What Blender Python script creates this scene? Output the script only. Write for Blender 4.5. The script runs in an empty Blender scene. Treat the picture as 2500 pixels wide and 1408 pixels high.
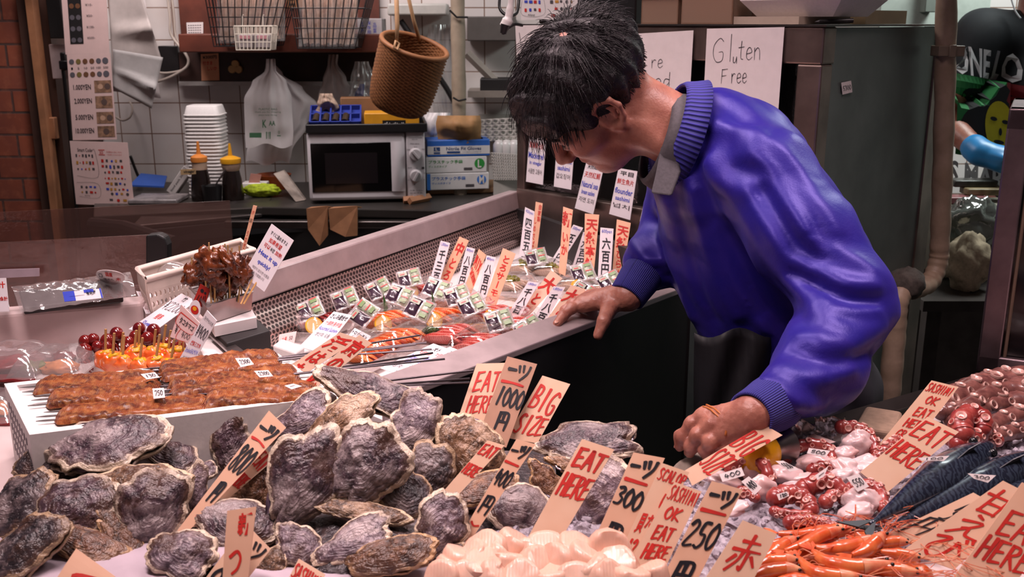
import bpy, bmesh, math, random
import numpy as np
from mathutils import Vector, Matrix, noise
SC = bpy.context.scene
COL = SC.collection
# ---------------------------------------------------------------- camera, world, lamps, exposure
CAM_H, TILT, F = 1.45, math.radians(15.0), 35.0 / 36.0 * 2500.0
cam_d = bpy.data.cameras.new('camera')
cam_d.lens = 35.0; cam_d.sensor_width = 36.0; cam_d.clip_start = 0.05
cam_d.dof.use_dof = True; cam_d.dof.focus_distance = 1.62; cam_d.dof.aperture_fstop = 10.0
cam = bpy.data.objects.new('camera', cam_d); COL.objects.link(cam)
cam.location = (0, 0, CAM_H); cam.rotation_euler = (math.pi / 2 - TILT, 0, 0)
SC.camera = cam
world = bpy.data.worlds.new('world'); SC.world = world; world.use_nodes = True
world.node_tree.nodes['Background'].inputs[0].default_value = (0.95, 0.80, 0.82, 1)
world.node_tree.nodes['Background'].inputs[1].default_value = 0.045
SC.view_settings.view_transform = 'Standard'; SC.view_settings.look = 'None'
SC.cycles.transparent_max_bounces = 20
SC.view_settings.exposure = 0.0; SC.view_settings.gamma = 1.0; SC.view_settings.use_curve_mapping = False
def area(name, loc, aim, sx, sy, watts, color, spread=180):
    l = bpy.data.lights.new(name, 'AREA'); l.shape = 'RECTANGLE'; l.size = sx; l.size_y = sy
    l.energy = watts; l.color = color; l.spread = math.radians(spread)
    o = bpy.data.objects.new(name, l); COL.objects.link(o); o.location = loc
    o.rotation_euler = (Vector(aim) - Vector(loc)).to_track_quat('-Z', 'Y').to_euler()
    return o
area('lamp_over_oysters', (-0.45, 1.00, 2.35), (-0.25, 1.25, 0.9), 0.9, 0.25, 10.5, (1.0, 0.77, 0.78), 92)
area('lamp_over_sashimi', (-0.15, 1.85, 2.30), (-0.10, 1.95, 0.85), 0.9, 0.25, 10.0, (1.0, 0.77, 0.78), 100)
area('lamp_over_octopus', (0.85, 1.42, 2.35), (0.76, 1.30, 0.9), 0.7, 0.25, 8.5, (1.0, 0.76, 0.77), 100)
area('lamp_back_kitchen', (-0.9, 3.0, 2.45), (-0.6, 3.7, 0.9), 1.6, 0.4, 28.0, (1.0, 0.88, 0.87), 150)
area('lamp_right_kitchen', (1.9, 3.2, 2.4), (1.7, 3.4, 0.9), 0.8, 0.4, 26.0, (0.92, 1.0, 0.97), 150)
# ---------------------------------------------------------------- helpers
CT, ST = math.cos(TILT), math.sin(TILT)
def ray(u, v):
    a = (u - 1250.0) / F; b = (704.0 - v) / F
    return Vector((a, CT + ST * b, -ST + CT * b))
def PY(u, v, y):
    d = ray(u, v); return Vector((0, 0, CAM_H)) + d * (y / d.y)
def PZ(u, v, z):
    d = ray(u, v); return Vector((0, 0, CAM_H)) + d * ((z - CAM_H) / d.z)
def PP(u, v, p0, n):
    d = ray(u, v); c = Vector((0, 0, CAM_H)); n = Vector(n)
    return c + d * ((Vector(p0) - c).dot(n) / d.dot(n))
def V(*a): return Vector(a)
def lin(h):
    h = h.lstrip('#'); c = [int(h[i:i + 2], 16) / 255.0 for i in (0, 2, 4)]
    return tuple(x / 12.92 if x <= 0.04045 else ((x + 0.055) / 1.055) ** 2.4 for x in c) + (1.0,)
OFF = {}
class MB:
    def __init__(s): s.v = []; s.f = []; s.m = []
    def add(s, vs, fs, mi=0):
        k = len(s.v); s.v.extend([Vector(p) for p in vs]); s.f.extend([tuple(i + k for i in f) for f in fs]); s.m.extend([mi] * len(fs)); return s
    def box(s, x0, x1, y0, y1, z0, z1, mi=0, M=None):
        vs = [V(x, y, z) for z in (z0, z1) for y in (y0, y1) for x in (x0, x1)]
        if M is not None: vs = [M @ p for p in vs]
        return s.add(vs, [(0, 2, 3, 1), (4, 5, 7, 6), (0, 1, 5, 4), (2, 6, 7, 3), (0, 4, 6, 2), (1, 3, 7, 5)], mi)
    def hexa(s, b, t, mi=0):   # bottom four, top four corners
        n = len(b); vs = list(b) + list(t)
        fs = [tuple(range(n - 1, -1, -1)), tuple(range(n, 2 * n))] + [(i, (i + 1) % n, n + (i + 1) % n, n + i) for i in range(n)]
        return s.add(vs, fs, mi)
    def prism(s, pts, off, mi=0):
        off = Vector(off); pts = [Vector(p) for p in pts]; n = len(pts)
        vs = pts + [p + off for p in pts]
        return s.add(vs, [tuple(range(n)), tuple(range(2 * n - 1, n - 1, -1))] + [(i, i + n, (i + 1) % n + n, (i + 1) % n) for i in range(n)], mi)
    def tube(s, pts, r, n=8, mi=0, caps=True, closed=False, flat=1.0, up=None):
        pts = [Vector(p) for p in pts]; m = len(pts)
        rs = list(r) if isinstance(r, (list, tuple)) else [r] * m
        vs = []; prev = None
        for i, p in enumerate(pts):
            if closed: d = pts[(i + 1) % m] - pts[i - 1]
            else: d = pts[min(i + 1, m - 1)] - pts[max(i - 1, 0)]
            if d.length < 1e-9: d = V(0, 0, 1)
            d.normalize()
            if prev is None:
                h = Vector(up) if up is not None else (V(0, 0, 1) if abs(d.z) < 0.9 else V(1, 0, 0))
                a = d.cross(h).normalized()
            else:
                a = (prev - d * prev.dot(d))
                a = a.normalized() if a.length > 1e-6 else d.orthogonal().normalized()
            prev = a; b = d.cross(a)
            for k in range(n):
                t = 2 * math.pi * k / n
                vs.append(p + a * (rs[i] * math.cos(t)) + b * (rs[i] * flat * math.sin(t)))
        fs = []
        for i in range(m if closed else m - 1):
            j = (i + 1) % m
            for k in range(n):
                k2 = (k + 1) % n
                fs.append((i * n + k, i * n + k2, j * n + k2, j * n + k))
        if caps and not closed:
            fs.append(tuple(range(n - 1, -1, -1))); fs.append(tuple((m - 1) * n + k for k in range(n)))
        return s.add(vs, fs, mi)
    def lathe(s, prof, M=None, n=20, mi=0, caps=True):
        vs = [V(r * math.cos(2 * math.pi * k / n), r * math.sin(2 * math.pi * k / n), z) for r, z in prof for k in range(n)]
        if M is not None: vs = [M @ p for p in vs]
        m = len(prof); fs = [(i * n + k, i * n + (k + 1) % n, (i + 1) * n + (k + 1) % n, (i + 1) * n + k) for i in range(m - 1) for k in range(n)]
        if caps:
            fs.append(tuple(range(n - 1, -1, -1))); fs.append(tuple((m - 1) * n + k for k in range(n)))
        return s.add(vs, fs, mi)
    def ell(s, c, r, M=None, nu=14, nv=10, mi=0, fn=None):
        c = Vector(c); vs = []; R = M.to_3x3() if M is not None else Matrix.Identity(3)
        def q(t, p):
            d = V(math.sin(t) * math.cos(p), math.sin(t) * math.sin(p), math.cos(t))
            k = fn(d) if fn else 1.0
            return c + R @ V(d.x * r[0] * k, d.y * r[1] * k, d.z * r[2] * k)
        vs.append(q(0, 0))
        for i in range(1, nv):
            for k in range(nu): vs.append(q(math.pi * i / nv, 2 * math.pi * k / nu))
        vs.append(q(math.pi, 0)); fs = []
        for k in range(nu): fs.append((0, 1 + k, 1 + (k + 1) % nu))
        for i in range(nv - 2):
            for k in range(nu):
                a = 1 + i * nu; b = a + nu
                fs.append((a + k, b + k, b + (k + 1) % nu, a + (k + 1) % nu))
        a = 1 + (nv - 2) * nu; e = len(vs) - 1
        for k in range(nu): fs.append((a + (k + 1) % nu, a + k, e))
        return s.add(vs, fs, mi)
    def grid(s, fn, nu, nv, mi=0):
        vs = [fn(i / (nu - 1), j / (nv - 1)) for j in range(nv) for i in range(nu)]
        fs = [(j * nu + i, j * nu + i + 1, (j + 1) * nu + i + 1, (j + 1) * nu + i) for j in range(nv - 1) for i in range(nu - 1)]
        return s.add(vs, fs, mi)
    def build(s, name, mats, parent=None, smooth=35, bevel=0, seg=2, solid=0, origin=None):
        if not isinstance(mats, (list, tuple)): mats = [mats]
        if parent is not None: off = OFF[parent.name]
        elif origin is not None: off = Vector(origin)
        else:
            xs = [p.x for p in s.v]; ys = [p.y for p in s.v]; zs = [p.z for p in s.v]
            off = V((min(xs) + max(xs)) / 2, (min(ys) + max(ys)) / 2, min(zs))
        me = bpy.data.meshes.new(name)
        me.from_pydata([p - off for p in s.v], [], s.f)
        for m in mats: me.materials.append(m)
        me.polygons.foreach_set('material_index', s.m)
        if smooth:
            me.polygons.foreach_set('use_smooth', [True] * len(s.f))
            if smooth < 180: me.set_sharp_from_angle(angle=math.radians(smooth))
        me.update()
        o = bpy.data.objects.new(name, me); COL.objects.link(o)
        if parent is not None: o.parent = parent
        else: o.location = off
        OFF[o.name] = off
        if solid:
            w = o.modifiers.new('Solidify', 'SOLIDIFY'); w.thickness = solid; w.offset = 0
        if bevel:
            b = o.modifiers.new('Bevel', 'BEVEL'); b.width = bevel; b.segments = seg; b.limit_method = 'ANGLE'
        return o
def tag(o, label, cat, group=None, kind=None):
    o['label'] = label; o['category'] = cat
    if group: o['group'] = group
    if kind: o['kind'] = kind
    return o
def struct(o): o['kind'] = 'structure'; return o
def thing(name, label, cat, loc, group=None):
    o = bpy.data.objects.new(name, None); COL.objects.link(o); o.location = loc; o.empty_display_size = 0.02
    OFF[o.name] = Vector(loc); return tag(o, label, cat, group)
def copy_tree(o, parent=None):
    c = o.copy(); COL.objects.link(c)
    if parent is not None: c.parent = parent
    for ch in list(o.children): copy_tree(ch, c)
    return c
def place(o, M, label=None, group=None):
    o.matrix_world = M
    if label: o['label'] = label
    if group: o['group'] = group
    return o
def frame_M(loc, ex, ez, scale=1.0):      # x axis along ex, z axis near ez
    ex = Vector(ex).normalized(); ez = Vector(ez); ez = (ez - ex * ez.dot(ex)).normalized(); ey = ez.cross(ex)
    M = Matrix((ex, ey, ez)).transposed().to_4x4() @ Matrix.Scale(scale, 4); M.translation = Vector(loc); return M
def smooth_path(pts, k=6):
    pts = [Vector(p) for p in pts]
    if len(pts) < 3: return pts
    out = []
    for i in range(len(pts) - 1):
        p0 = pts[max(i - 1, 0)]; p1 = pts[i]; p2 = pts[i + 1]; p3 = pts[min(i + 2, len(pts) - 1)]
        for j in range(k):
            t = j / k
            out.append(0.5 * ((2 * p1) + (p2 - p0) * t + (2 * p0 - 5 * p1 + 4 * p2 - p3) * t * t + (3 * p1 - p0 - 3 * p2 + p3) * t ** 3))
    out.append(pts[-1]); return out
def pbox(mb, u0, v0, u1, v1, y, dep, mi=0):    # box whose front face fills a pixel rectangle at depth y
    um, vm = (u0 + u1) / 2, (v0 + v1) / 2
    x0, x1 = PY(u0, vm, y).x, PY(u1, vm, y).x; z1, z0 = PY(um, v0, y).z, PY(um, v1, y).z
    mb.box(x0, x1, y, y + dep, z0, z1, mi); return x0, x1, z0, z1
# ---------------------------------------------------------------- materials
class NT:
    def __init__(s, name):
        s.m = bpy.data.materials.new(name); s.m.use_nodes = True; s.t = s.m.node_tree; s.b = s.t.nodes['Principled BSDF']
    def n(s, kind, **kw):
        x = s.t.nodes.new('ShaderNode' + kind)
        for k, v in kw.items():
            if k.startswith('_'): setattr(x, k[1:], v)
            else: x.inputs[k.replace('__', ' ')].default_value = v
        return x
    def l(s, a, b): s.t.links.new(a, b)
    def ramp(s, fac, stops):
        r = s.t.nodes.new('ShaderNodeValToRGB'); e = r.color_ramp.elements
        while len(e) < len(stops): e.new(0.5)
        for i, (p, c) in enumerate(stops): e[i].position = p; e[i].color = lin(c) if isinstance(c, str) else (c, c, c, 1)
        s.l(fac, r.inputs[0]); return r.outputs[0]
    def mix(s, f, a, b, mode='MIX'):
        x = s.t.nodes.new('ShaderNodeMix'); x.data_type = 'RGBA'; x.blend_type = mode
        for k, q in ((0, f), (6, a), (7, b)):
            if isinstance(q, (int, float)): x.inputs[k].default_value = q
            elif isinstance(q, tuple): x.inputs[k].default_value = q
            elif isinstance(q, str): x.inputs[k].default_value = lin(q)
            else: s.l(q, x.inputs[k])
        return x.outputs[2]
    def coord(s, kind='Object', scale=(1, 1, 1), rot=(0, 0, 0), loc=(0, 0, 0)):
        c = s.t.nodes.new('ShaderNodeTexCoord'); mp = s.t.nodes.new('ShaderNodeMapping')
        mp.inputs['Scale'].default_value = scale; mp.inputs['Rotation'].default_value = rot; mp.inputs['Location'].default_value = loc
        s.l(c.outputs[kind], mp.inputs[0]); return mp.outputs[0]
    def noise(s, co, scale, detail=4, rough=0.55, dist=0.0):
        x = s.n('TexNoise', Scale=scale, Detail=detail, Roughness=rough, Distortion=dist); s.l(co, x.inputs['Vector']); return x.outputs[0]
    def bump(s, h, strength=0.3, dist=0.002):
        x = s.n('Bump', Strength=strength, Distance=dist); s.l(h, x.inputs['Height']); s.l(x.outputs[0], s.b.inputs['Normal']); return x
    def set(s, **kw):
        for k, v in kw.items():
            i = s.b.inputs[k.replace('__', ' ')]
            if hasattr(v, 'is_linked'): s.l(v, i)
            else: i.default_value = v
        return s.m
MATS = {}
def M_(name, col, rough=0.5, metal=0.0, var=0.06, scale=30, bump=0.0, bdist=0.001, coat=0.0, sheen=0.0, sss=0.0, spec=0.5, alt=None):
    if name in MATS: return MATS[name]
    t = NT(name); co = t.coord(); nz = t.noise(co, scale)
    c = lin(col); d = lin(alt) if alt else tuple(max(0, x * (1 - 2.2 * var)) for x in c[:3]) + (1,)
    f = t.ramp(nz, [(0.35, 0.0), (0.68, 1.0)])
    t.set(Base__Color=t.mix(f, c, d), Roughness=rough, Metallic=metal)
    t.b.inputs['Specular IOR Level'].default_value = spec
    if coat: t.set(Coat__Weight=coat, Coat__Roughness=0.12)
    if sheen: t.set(Sheen__Weight=sheen)
    if sss: t.set(Subsurface__Weight=sss, Subsurface__Radius=(0.01, 0.004, 0.002)); t.b.inputs['Subsurface Scale'].default_value = 0.6
    if bump: t.bump(nz, bump, bdist)
    MATS[name] = t.m; return t.m
def clear_mat(name, tint='ffffff', gloss=0.12, rough=0.08, haze=0.0, hazecol='ffffff'):
    if name in MATS: return MATS[name]
    t = NT(name); nt = t.t
    tr = t.n('BsdfTransparent'); tr.inputs[0].default_value = lin(tint)
    gl = t.n('BsdfGlossy', Roughness=rough); lw = t.n('LayerWeight', Blend=0.25)
    co = t.coord(); bp = t.n('Bump', Strength=0.35, Distance=0.004); t.l(t.noise(co, 40, 3), bp.inputs['Height'])
    t.l(bp.outputs[0], gl.inputs['Normal'])
    mm = t.n('Math', _operation='MULTIPLY_ADD'); mm.inputs[1].default_value = 0.6; mm.inputs[2].default_value = gloss
    t.l(lw.outputs['Facing'], mm.inputs[0]); mx = t.n('MixShader'); t.l(mm.outputs[0], mx.inputs[0])
    base = tr.outputs[0]
    if haze:
        df = t.n('BsdfDiffuse'); df.inputs[0].default_value = lin(hazecol); m2 = t.n('MixShader'); m2.inputs[0].default_value = haze
        t.l(tr.outputs[0], m2.inputs[1]); t.l(df.outputs[0], m2.inputs[2]); base = m2.outputs[0]
    t.l(base, mx.inputs[1]); t.l(gl.outputs[0], mx.inputs[2]); t.l(mx.outputs[0], nt.nodes['Material Output'].inputs[0])
    MATS[name] = t.m; return t.m
# ---------------------------------------------------------------- lettering
_tc = {}
def text2d(s, off=0.0):
    k = (s, off)
    if k not in _tc:
        c = bpy.data.curves.new('t', 'FONT'); c.body = s; c.resolution_u = 2; c.offset = off
        o = bpy.data.objects.new('t', c); m = o.to_mesh()
        _tc[k] = ([(p.co.x, p.co.y) for p in m.vertices], [tuple(f.vertices) for f in m.polygons])
        o.to_mesh_clear(); bpy.data.objects.remove(o); bpy.data.curves.remove(c)
    return _tc[k]
G = {
 'E': [[(.16,.05),(.1,.95)],[(.14,.07),(.92,.03)],[(.12,.5),(.76,.45)],[(.1,.95),(.92,.88)]],
 'A': [[(.45,.03),(.05,.97)],[(.45,.03),(.95,.97)],[(.2,.62),(.8,.6)]], 'T': [[(.02,.08),(.98,.05)],[(.5,.08),(.45,.97)]],
 'H': [[(.15,.03),(.08,.97)],[(.9,.03),(.85,.97)],[(.1,.5),(.88,.45)]], 'R': [[(.15,.05),(.1,.97)],[(.12,.06),(.75,.08),(.8,.32),(.12,.5)],[(.3,.5),(.95,.95)]],
 'B': [[(.15,.04),(.1,.97)],[(.13,.05),(.75,.1),(.7,.4),(.12,.48)],[(.12,.48),(.88,.58),(.8,.88),(.1,.96)]], 'I': [[(.5,.03),(.48,.97)]],
 'G': [[(.9,.15),(.6,.03),(.15,.3),(.1,.7),(.4,.97),(.85,.9),(.88,.58),(.55,.58)]], 'S': [[(.88,.1),(.5,.03),(.18,.25),(.5,.48),(.85,.7),(.55,.97),(.08,.9)]],
 'Z': [[(.1,.06),(.9,.04),(.1,.94),(.95,.92)]], 'M': [[(.05,.97),(.2,.05),(.5,.7),(.8,.04),(.95,.97)]], 'X': [[(.05,.04),(.95,.97)],[(.92,.03),(.06,.97)]],
 'O': [[(.5,.03),(.12,.3),(.12,.7),(.5,.97),(.88,.7),(.88,.3),(.5,.03)]], 'K': [[(.12,.03),(.1,.97)],[(.85,.05),(.15,.55),(.92,.97)]],
 'C': [[(.9,.18),(.5,.03),(.12,.35),(.15,.75),(.5,.97),(.9,.85)]], 'L': [[(.15,.03),(.1,.95),(.9,.9)]], 'P': [[(.15,.05),(.1,.97)],[(.12,.06),(.85,.12),(.8,.45),(.12,.52)]],
 'N': [[(.1,.97),(.15,.05),(.85,.95),(.9,.03)]], 'F': [[(.16,.05),(.1,.97)],[(.14,.07),(.92,.03)],[(.12,.5),(.76,.45)]],
 '0': [[(.5,.03),(.1,.35),(.12,.75),(.45,.97),(.88,.7),(.88,.3),(.5,.03)]], '1': [[(.6,.03),(.35,.97)]], '2': [[(.15,.2),(.5,.03),(.85,.25),(.1,.92),(.95,.9)]],
 '3': [[(.15,.1),(.6,.04),(.8,.22),(.4,.45),(.85,.62),(.6,.92),(.05,.95)]], '4': [[(.4,.03),(.1,.6),(.95,.52)],[(.65,.25),(.55,.97)]],
 '5': [[(.85,.05),(.3,.08),(.2,.45),(.75,.5),(.8,.8),(.45,.97),(.08,.9)]], '7': [[(.1,.1),(.9,.06),(.4,.97)]],
 '8': [[(.85,.15),(.5,.03),(.2,.25),(.75,.65),(.6,.95),(.15,.88),(.2,.6),(.85,.2)]], '9': [[(.85,.2),(.45,.03),(.15,.3),(.5,.5),(.85,.2),(.7,.97)]],
 '円': [[(.14,.06),(.06,1.0)],[(.12,.08),(.9,.08),(.9,1.0)],[(.5,.1),(.5,.52)],[(.1,.55),(.9,.55)]],
 'ツ': [[(.08,.12),(.2,.48)],[(.42,.05),(.52,.42)],[(.96,.04),(.85,.5),(.42,.97)]], '一': [[(.02,.52),(.98,.46)]],
 '赤': [[(.22,.2),(.82,.17)],[(.52,0),(.5,.42)],[(.03,.43),(.97,.4)],[(.42,.45),(.36,.7),(.14,.97)],[(.6,.45),(.6,.9),(.5,.84)],[(.22,.58),(.06,.76)],[(.76,.55),(.97,.78)]],
 '甘': [[(.0,.3),(1.,.27)],[(.27,.02),(.24,.96)],[(.76,.0),(.73,.96)],[(.26,.6),(.74,.58)],[(.22,.93),(.76,.92)]],
 'え': [[(.4,.03),(.6,.12)],[(.15,.38),(.75,.3),(.08,.97)],[(.35,.66),(.52,.6),(.6,.88),(.97,.92)]],
 'び': [[(.05,.2),(.4,.14),(.12,.6),(.3,.95),(.55,.86),(.66,.4),(.68,.2),(.95,.62)],[(.8,.03),(.85,.14)],[(.95,-.02),(1.,.09)]],
 'つ': [[(.04,.32),(.6,.14),(.94,.4),(.75,.78),(.3,.97)]], '/': [[(.9,0),(.1,1)]], '-': [[(.1,.5),(.9,.46)]], '¥': [[(.1,.03),(.5,.45),(.9,.03)],[(.5,.45),(.5,.97)],[(.15,.5),(.85,.5)],[(.15,.68),(.85,.68)]],
}
class Quad:
    def __init__(s, tl, tr, br, bl):
        s.c = [Vector(p) for p in (tl, tr, br, bl)]; s.n = (s.c[3] - s.c[0]).cross(s.c[1] - s.c[0]).normalized()
        if s.n.dot(Vector((0, 0, CAM_H)) - s.c[0]) < 0: s.n = -s.n
        s.w = ((s.c[1] - s.c[0]).length + (s.c[2] - s.c[3]).length) / 2; s.h = ((s.c[3] - s.c[0]).length + (s.c[2] - s.c[1]).length) / 2
        s.fn = None
    def at(s, a, b, h=0.0):
        a0, a1, a2, a3 = s.c
        p = (a0 * (1 - a) + a1 * a) * (1 - b) + (a3 * (1 - a) + a2 * a) * b + s.n * h
        return s.fn(p, a, b) if s.fn else p
def stroke(mb, q, pts, wd, mi=0, lift=0.0006, sm=True):
    wd = wd * 0.60; P = [Vector((x * q.w, y * q.h)) for x, y in pts]
    if sm and len(P) > 2: P = smooth_path([p.to_3d() for p in P], 5); P = [p.to_2d() for p in P]
    m = len(P); vs = []; fs = []
    for i, p in enumerate(P):
        d = P[min(i + 1, m - 1)] - P[max(i - 1, 0)]
        if d.length < 1e-9: d = Vector((1, 0))
        d.normalize(); t = i / max(1, m - 1); w = wd * 0.5 * (1.12 - 0.35 * t + 0.12 * math.sin(7 * t + p.x * 90))
        nn = Vector((-d.y, d.x)) * w; e = d * (w * 0.5)
        if i == 0: p = p - e
        if i == m - 1: p = p + e
        vs += [p + nn, p - nn]
    fs = [(2 * i, 2 * i + 1, 2 * i + 3, 2 * i + 2) for i in range(m - 1)]
    k = 10
    for c in (P[0], P[-1]):
        b = len(vs); w = wd * (0.5 if c is P[0] else 0.4)
        vs += [c + Vector((math.cos(2 * math.pi * j / k), math.sin(2 * math.pi * j / k))) * w for j in range(k)]; fs.append(tuple(range(b, b + k)))
    mb.add([q.at(p.x / q.w, p.y / q.h, lift) for p in vs], fs, mi)
def lettering(mb, q, items, lift=0.0006, mi=0):
    for it in items:
        k = it[0]
        if k == 'f':                                   # printed words stretched into a rectangle
            _, s, s0, t0, s1, t1 = it[:6]; vs, fs = text2d(s, it[6] if len(it) > 6 else 0.0)
            if not vs: continue
            xs = [p[0] for p in vs]; ys = [p[1] for p in vs]; x0, x1, y0, y1 = min(xs), max(xs), min(ys), max(ys)
            mb.add([q.at(s0 + (s1 - s0) * (x - x0) / max(1e-6, x1 - x0), t1 + (t0 - t1) * (y - y0) / max(1e-6, y1 - y0), lift) for x, y in vs], fs, mi)
        elif k == 'v':                                 # a column of characters
            _, s, s0, t0, s1, t1 = it[:6]; dt = (t1 - t0) / len(s)
            for i, ch in enumerate(s):
                vs, fs = text2d(ch, it[6] if len(it) > 6 else 0.0); ww = 1.0 if ord(ch) > 0x2000 else 0.7
                if ch in 'ー': vs = [(0.5 + (y - .36), .38 - (x - .5)) for x, y in vs]
                mb.add([q.at(s0 + (s1 - s0) * x / ww, t0 + dt * (i + 0.9 - y * 0.95), lift) for x, y in vs], fs, mi)
        elif k == 'b':                                 # brush strokes, letters side by side
            _, s, s0, t0, s1, t1, w = it[:7]; n = len(s); dw = (s1 - s0) / n; sl = it[7] if len(it) > 7 else 0.0
            for i, ch in enumerate(s):
                for st in G.get(ch, []):
                    stroke(mb, q, [(s0 + dw * (i + 0.06 + 0.86 * x), t0 + (t1 - t0) * y + sl * (i + x)) for x, y in st], w, mi, lift)
        elif k == 'l': stroke(mb, q, it[1], it[2], mi, lift)
        elif k == 'r':
            _, s0, t0, s1, t1 = it[:5]; mb.add([q.at(s0, t0, lift), q.at(s0, t1, lift), q.at(s1, t1, lift), q.at(s1, t0, lift)], [(0, 1, 2, 3)], it[5] if len(it) > 5 else mi)
        elif k == 'd':
            _, cx, cy, r = it[:4]; ry = it[5] if len(it) > 5 else r * q.w / q.h
            mb.add([q.at(cx + r * math.cos(2 * math.pi * j / 16), cy + ry * math.sin(2 * math.pi * j / 16), lift) for j in range(16)], [tuple(range(16))], it[4] if len(it) > 4 else mi)
def board(name, label, cat, px, p0, n, mat, red=(), black=(), blue=(), grey=(), thick=0.0018, group=None, film=False, extra=None, bend=0.0):
    pts = [PP(u, v, p0, n) for u, v in px]; q = Quad(*pts)
    if bend: q.fn = lambda p, a, b: p - q.n * (bend * (1 - b) ** 2)
    mb = MB(); K = 7 if bend else 2
    fr = [[q.at(a / 1.0, j / (K - 1)) for a in (0, 1)] for j in range(K)]
    if K == 2: mb.prism([fr[0][0], fr[0][1], fr[1][1], fr[1][0]], -q.n * thick)
    else:
        for j in range(K - 1):
            a, b, c, d = fr[j][0], fr[j][1], fr[j + 1][1], fr[j + 1][0]; k = len(mb.v); o = -q.n * thick
            mb.add([a, b, c, d, a + o, b + o, c + o, d + o], [(0, 3, 2, 1), (4, 5, 6, 7), (0, 4, 7, 3), (1, 2, 6, 5)] + ([(0, 1, 5, 4)] if j == 0 else []) + ([(3, 7, 6, 2)] if j == K - 2 else []))
    o = mb.build(name, mat, smooth=0 if not bend else 40); tag(o, label, cat, group)
    for nm, its, m in (('red_lettering', red, INK_R), ('black_lettering', black, INK_K), ('blue_lettering', blue, INK_B), ('grey_lettering', grey, INK_G)):
        if its:
            lb = MB(); lettering(lb, q, its, 0.0006 + 0.0002 * ('rbg'.find(nm[0])))
            if lb.v: lb.build(nm, m, o, smooth=0)
    return o, q
INK_R = M_('red_ink', 'c8281e', 0.55, alt='a81a14'); INK_K = M_('black_ink', '15131c', 0.5); INK_B = M_('blue_print', '3546b8', 0.5); INK_G = M_('grey_print', '4a4448', 0.55)
# ================================================================ the setting
WALL_Y = 4.0
def tile_mat():
    t = NT('white_tile'); co = t.coord('Object', rot=(math.pi / 2, 0, 0))
    br = t.n('TexBrick', Scale=1.0, Mortar__Size=0.0022, Brick__Width=0.121, Row__Height=0.121, Bias=0.0, Mortar__Smooth=0.1)
    br.offset = 0.0; br.inputs['Color1'].default_value = lin('d9d2cf'); br.inputs['Color2'].default_value = lin('cfc8c6'); br.inputs['Mortar'].default_value = lin('7d5f50')
    t.l(co, br.inputs['Vector']); nz = t.noise(t.coord(), 6, 3)
    col = t.mix(t.ramp(nz, [(0.45, 0.0), (0.8, 0.35)]), br.outputs[0], 'b9a79c')
    t.set(Base__Color=col, Roughness=0.22); t.bump(t.ramp(br.outputs[1], [(0, 1.0), (1, 0.0)]), 0.4, 0.002); return t.m
def brick_mat():
    t = NT('red_brick'); co = t.coord('Object', rot=(math.pi / 2, 0, 0))
    br = t.n('TexBrick', Scale=1.0, Mortar__Size=0.0045, Brick__Width=0.165, Row__Height=0.079, Bias=-0.1, Mortar__Smooth=0.25)
    br.inputs['Color1'].default_value = lin('9a4f36'); br.inputs['Color2'].default_value = lin('7c3d2c'); br.inputs['Mortar'].default_value = lin('4d3a35')
    t.l(co, br.inputs['Vector']); c2 = t.coord(); nz = t.noise(c2, 35, 5); n2 = t.noise(c2, 7, 2)
    col = t.mix(t.ramp(n2, [(0.4, 0.0), (0.75, 0.6)]), br.outputs[0], '6b3a35'); col = t.mix(t.ramp(nz, [(0.5, 0.0), (0.9, 0.6)]), col, 'b36a4c')
    t.set(Base__Color=col, Roughness=0.75); t.bump(t.ramp(br.outputs[1], [(0, 1.0), (1, 0.0)]), 0.8, 0.006); return t.m
TILE = tile_mat()
m = MB(); m.box(-2.9, 3.2, WALL_Y, WALL_Y + 0.1, 0, 2.6); struct(m.build('wall_back', TILE, origin=(0.014, WALL_Y, 0.05)))
m = MB(); m.box(-3.2, PY(70, 250, 3.6).x, 3.6, 3.7, 0, 2.6); struct(m.build('wall_left', brick_mat(), origin=(-1.78, 3.6, 0.03)))
m = MB(); m.box(-3.3, 3.4, -0.6, 5.2, -0.05, 0); struct(m.build('floor', M_('wet_concrete', '55504e', 0.35, bump=0.2)))
m = MB(); m.box(-3.3, 3.4, 2.4, 5.2, 2.6, 2.65); struct(m.build('ceiling', M_('ceiling_grey', '6c6664', 0.8)))
m = MB(); m.box(3.2, 3.3, 2.4, 5.1, 0, 2.6); struct(m.build('wall_right', M_('pale_panel', 'c3cdc6', 0.5)))
DKWOOD = M_('dark_wood', '3a211b', 0.55, var=0.2, scale=12, bump=0.2); BRWOOD = M_('brown_wood', '6b3527', 0.5, var=0.22, scale=10, bump=0.25)
PILLAR = M_('pillar_brown', '4a3129', 0.5); TANWOOD = M_('tan_wood', 'a7714f', 0.6, var=0.15, scale=14)
for i, (u0, u1, mt, yy, d) in enumerate(((70, 91, PILLAR, 3.58, 0.4), (91, 107, TANWOOD, 3.56, 0.05), (107, 142, PILLAR, 3.62, 0.36))):
    m = MB(); a, b = PY(u0, 250, yy).x, PY(u1, 250, yy).x; m.box(a, b, yy, yy + d, 0, 2.6); struct(m.build('trim_%d' % (i + 1), mt))
m = MB(); x0, x1, z0, z1 = pbox(m, 436, 199, 905, 209, 3.955, 0.045); struct(m.build('trim_4', M_('white_rail', 'b9b3b0', 0.4)))
ALU = M_('steel_brushed', 'a79c9b', 0.32, 1.0, var=0.12, scale=18); STEEL_D = M_('steel_dark', '6e6664', 0.38, 1.0, var=0.15, scale=12)
BLACK = M_('black_plastic', '161416', 0.4); BLKMAT = M_('black_panel', '1b1718', 0.55); WHITE = M_('white_plastic', 'd8d2d0', 0.4); PAPER = M_('white_paper', 'd9cfce', 0.75, var=0.03)
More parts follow.
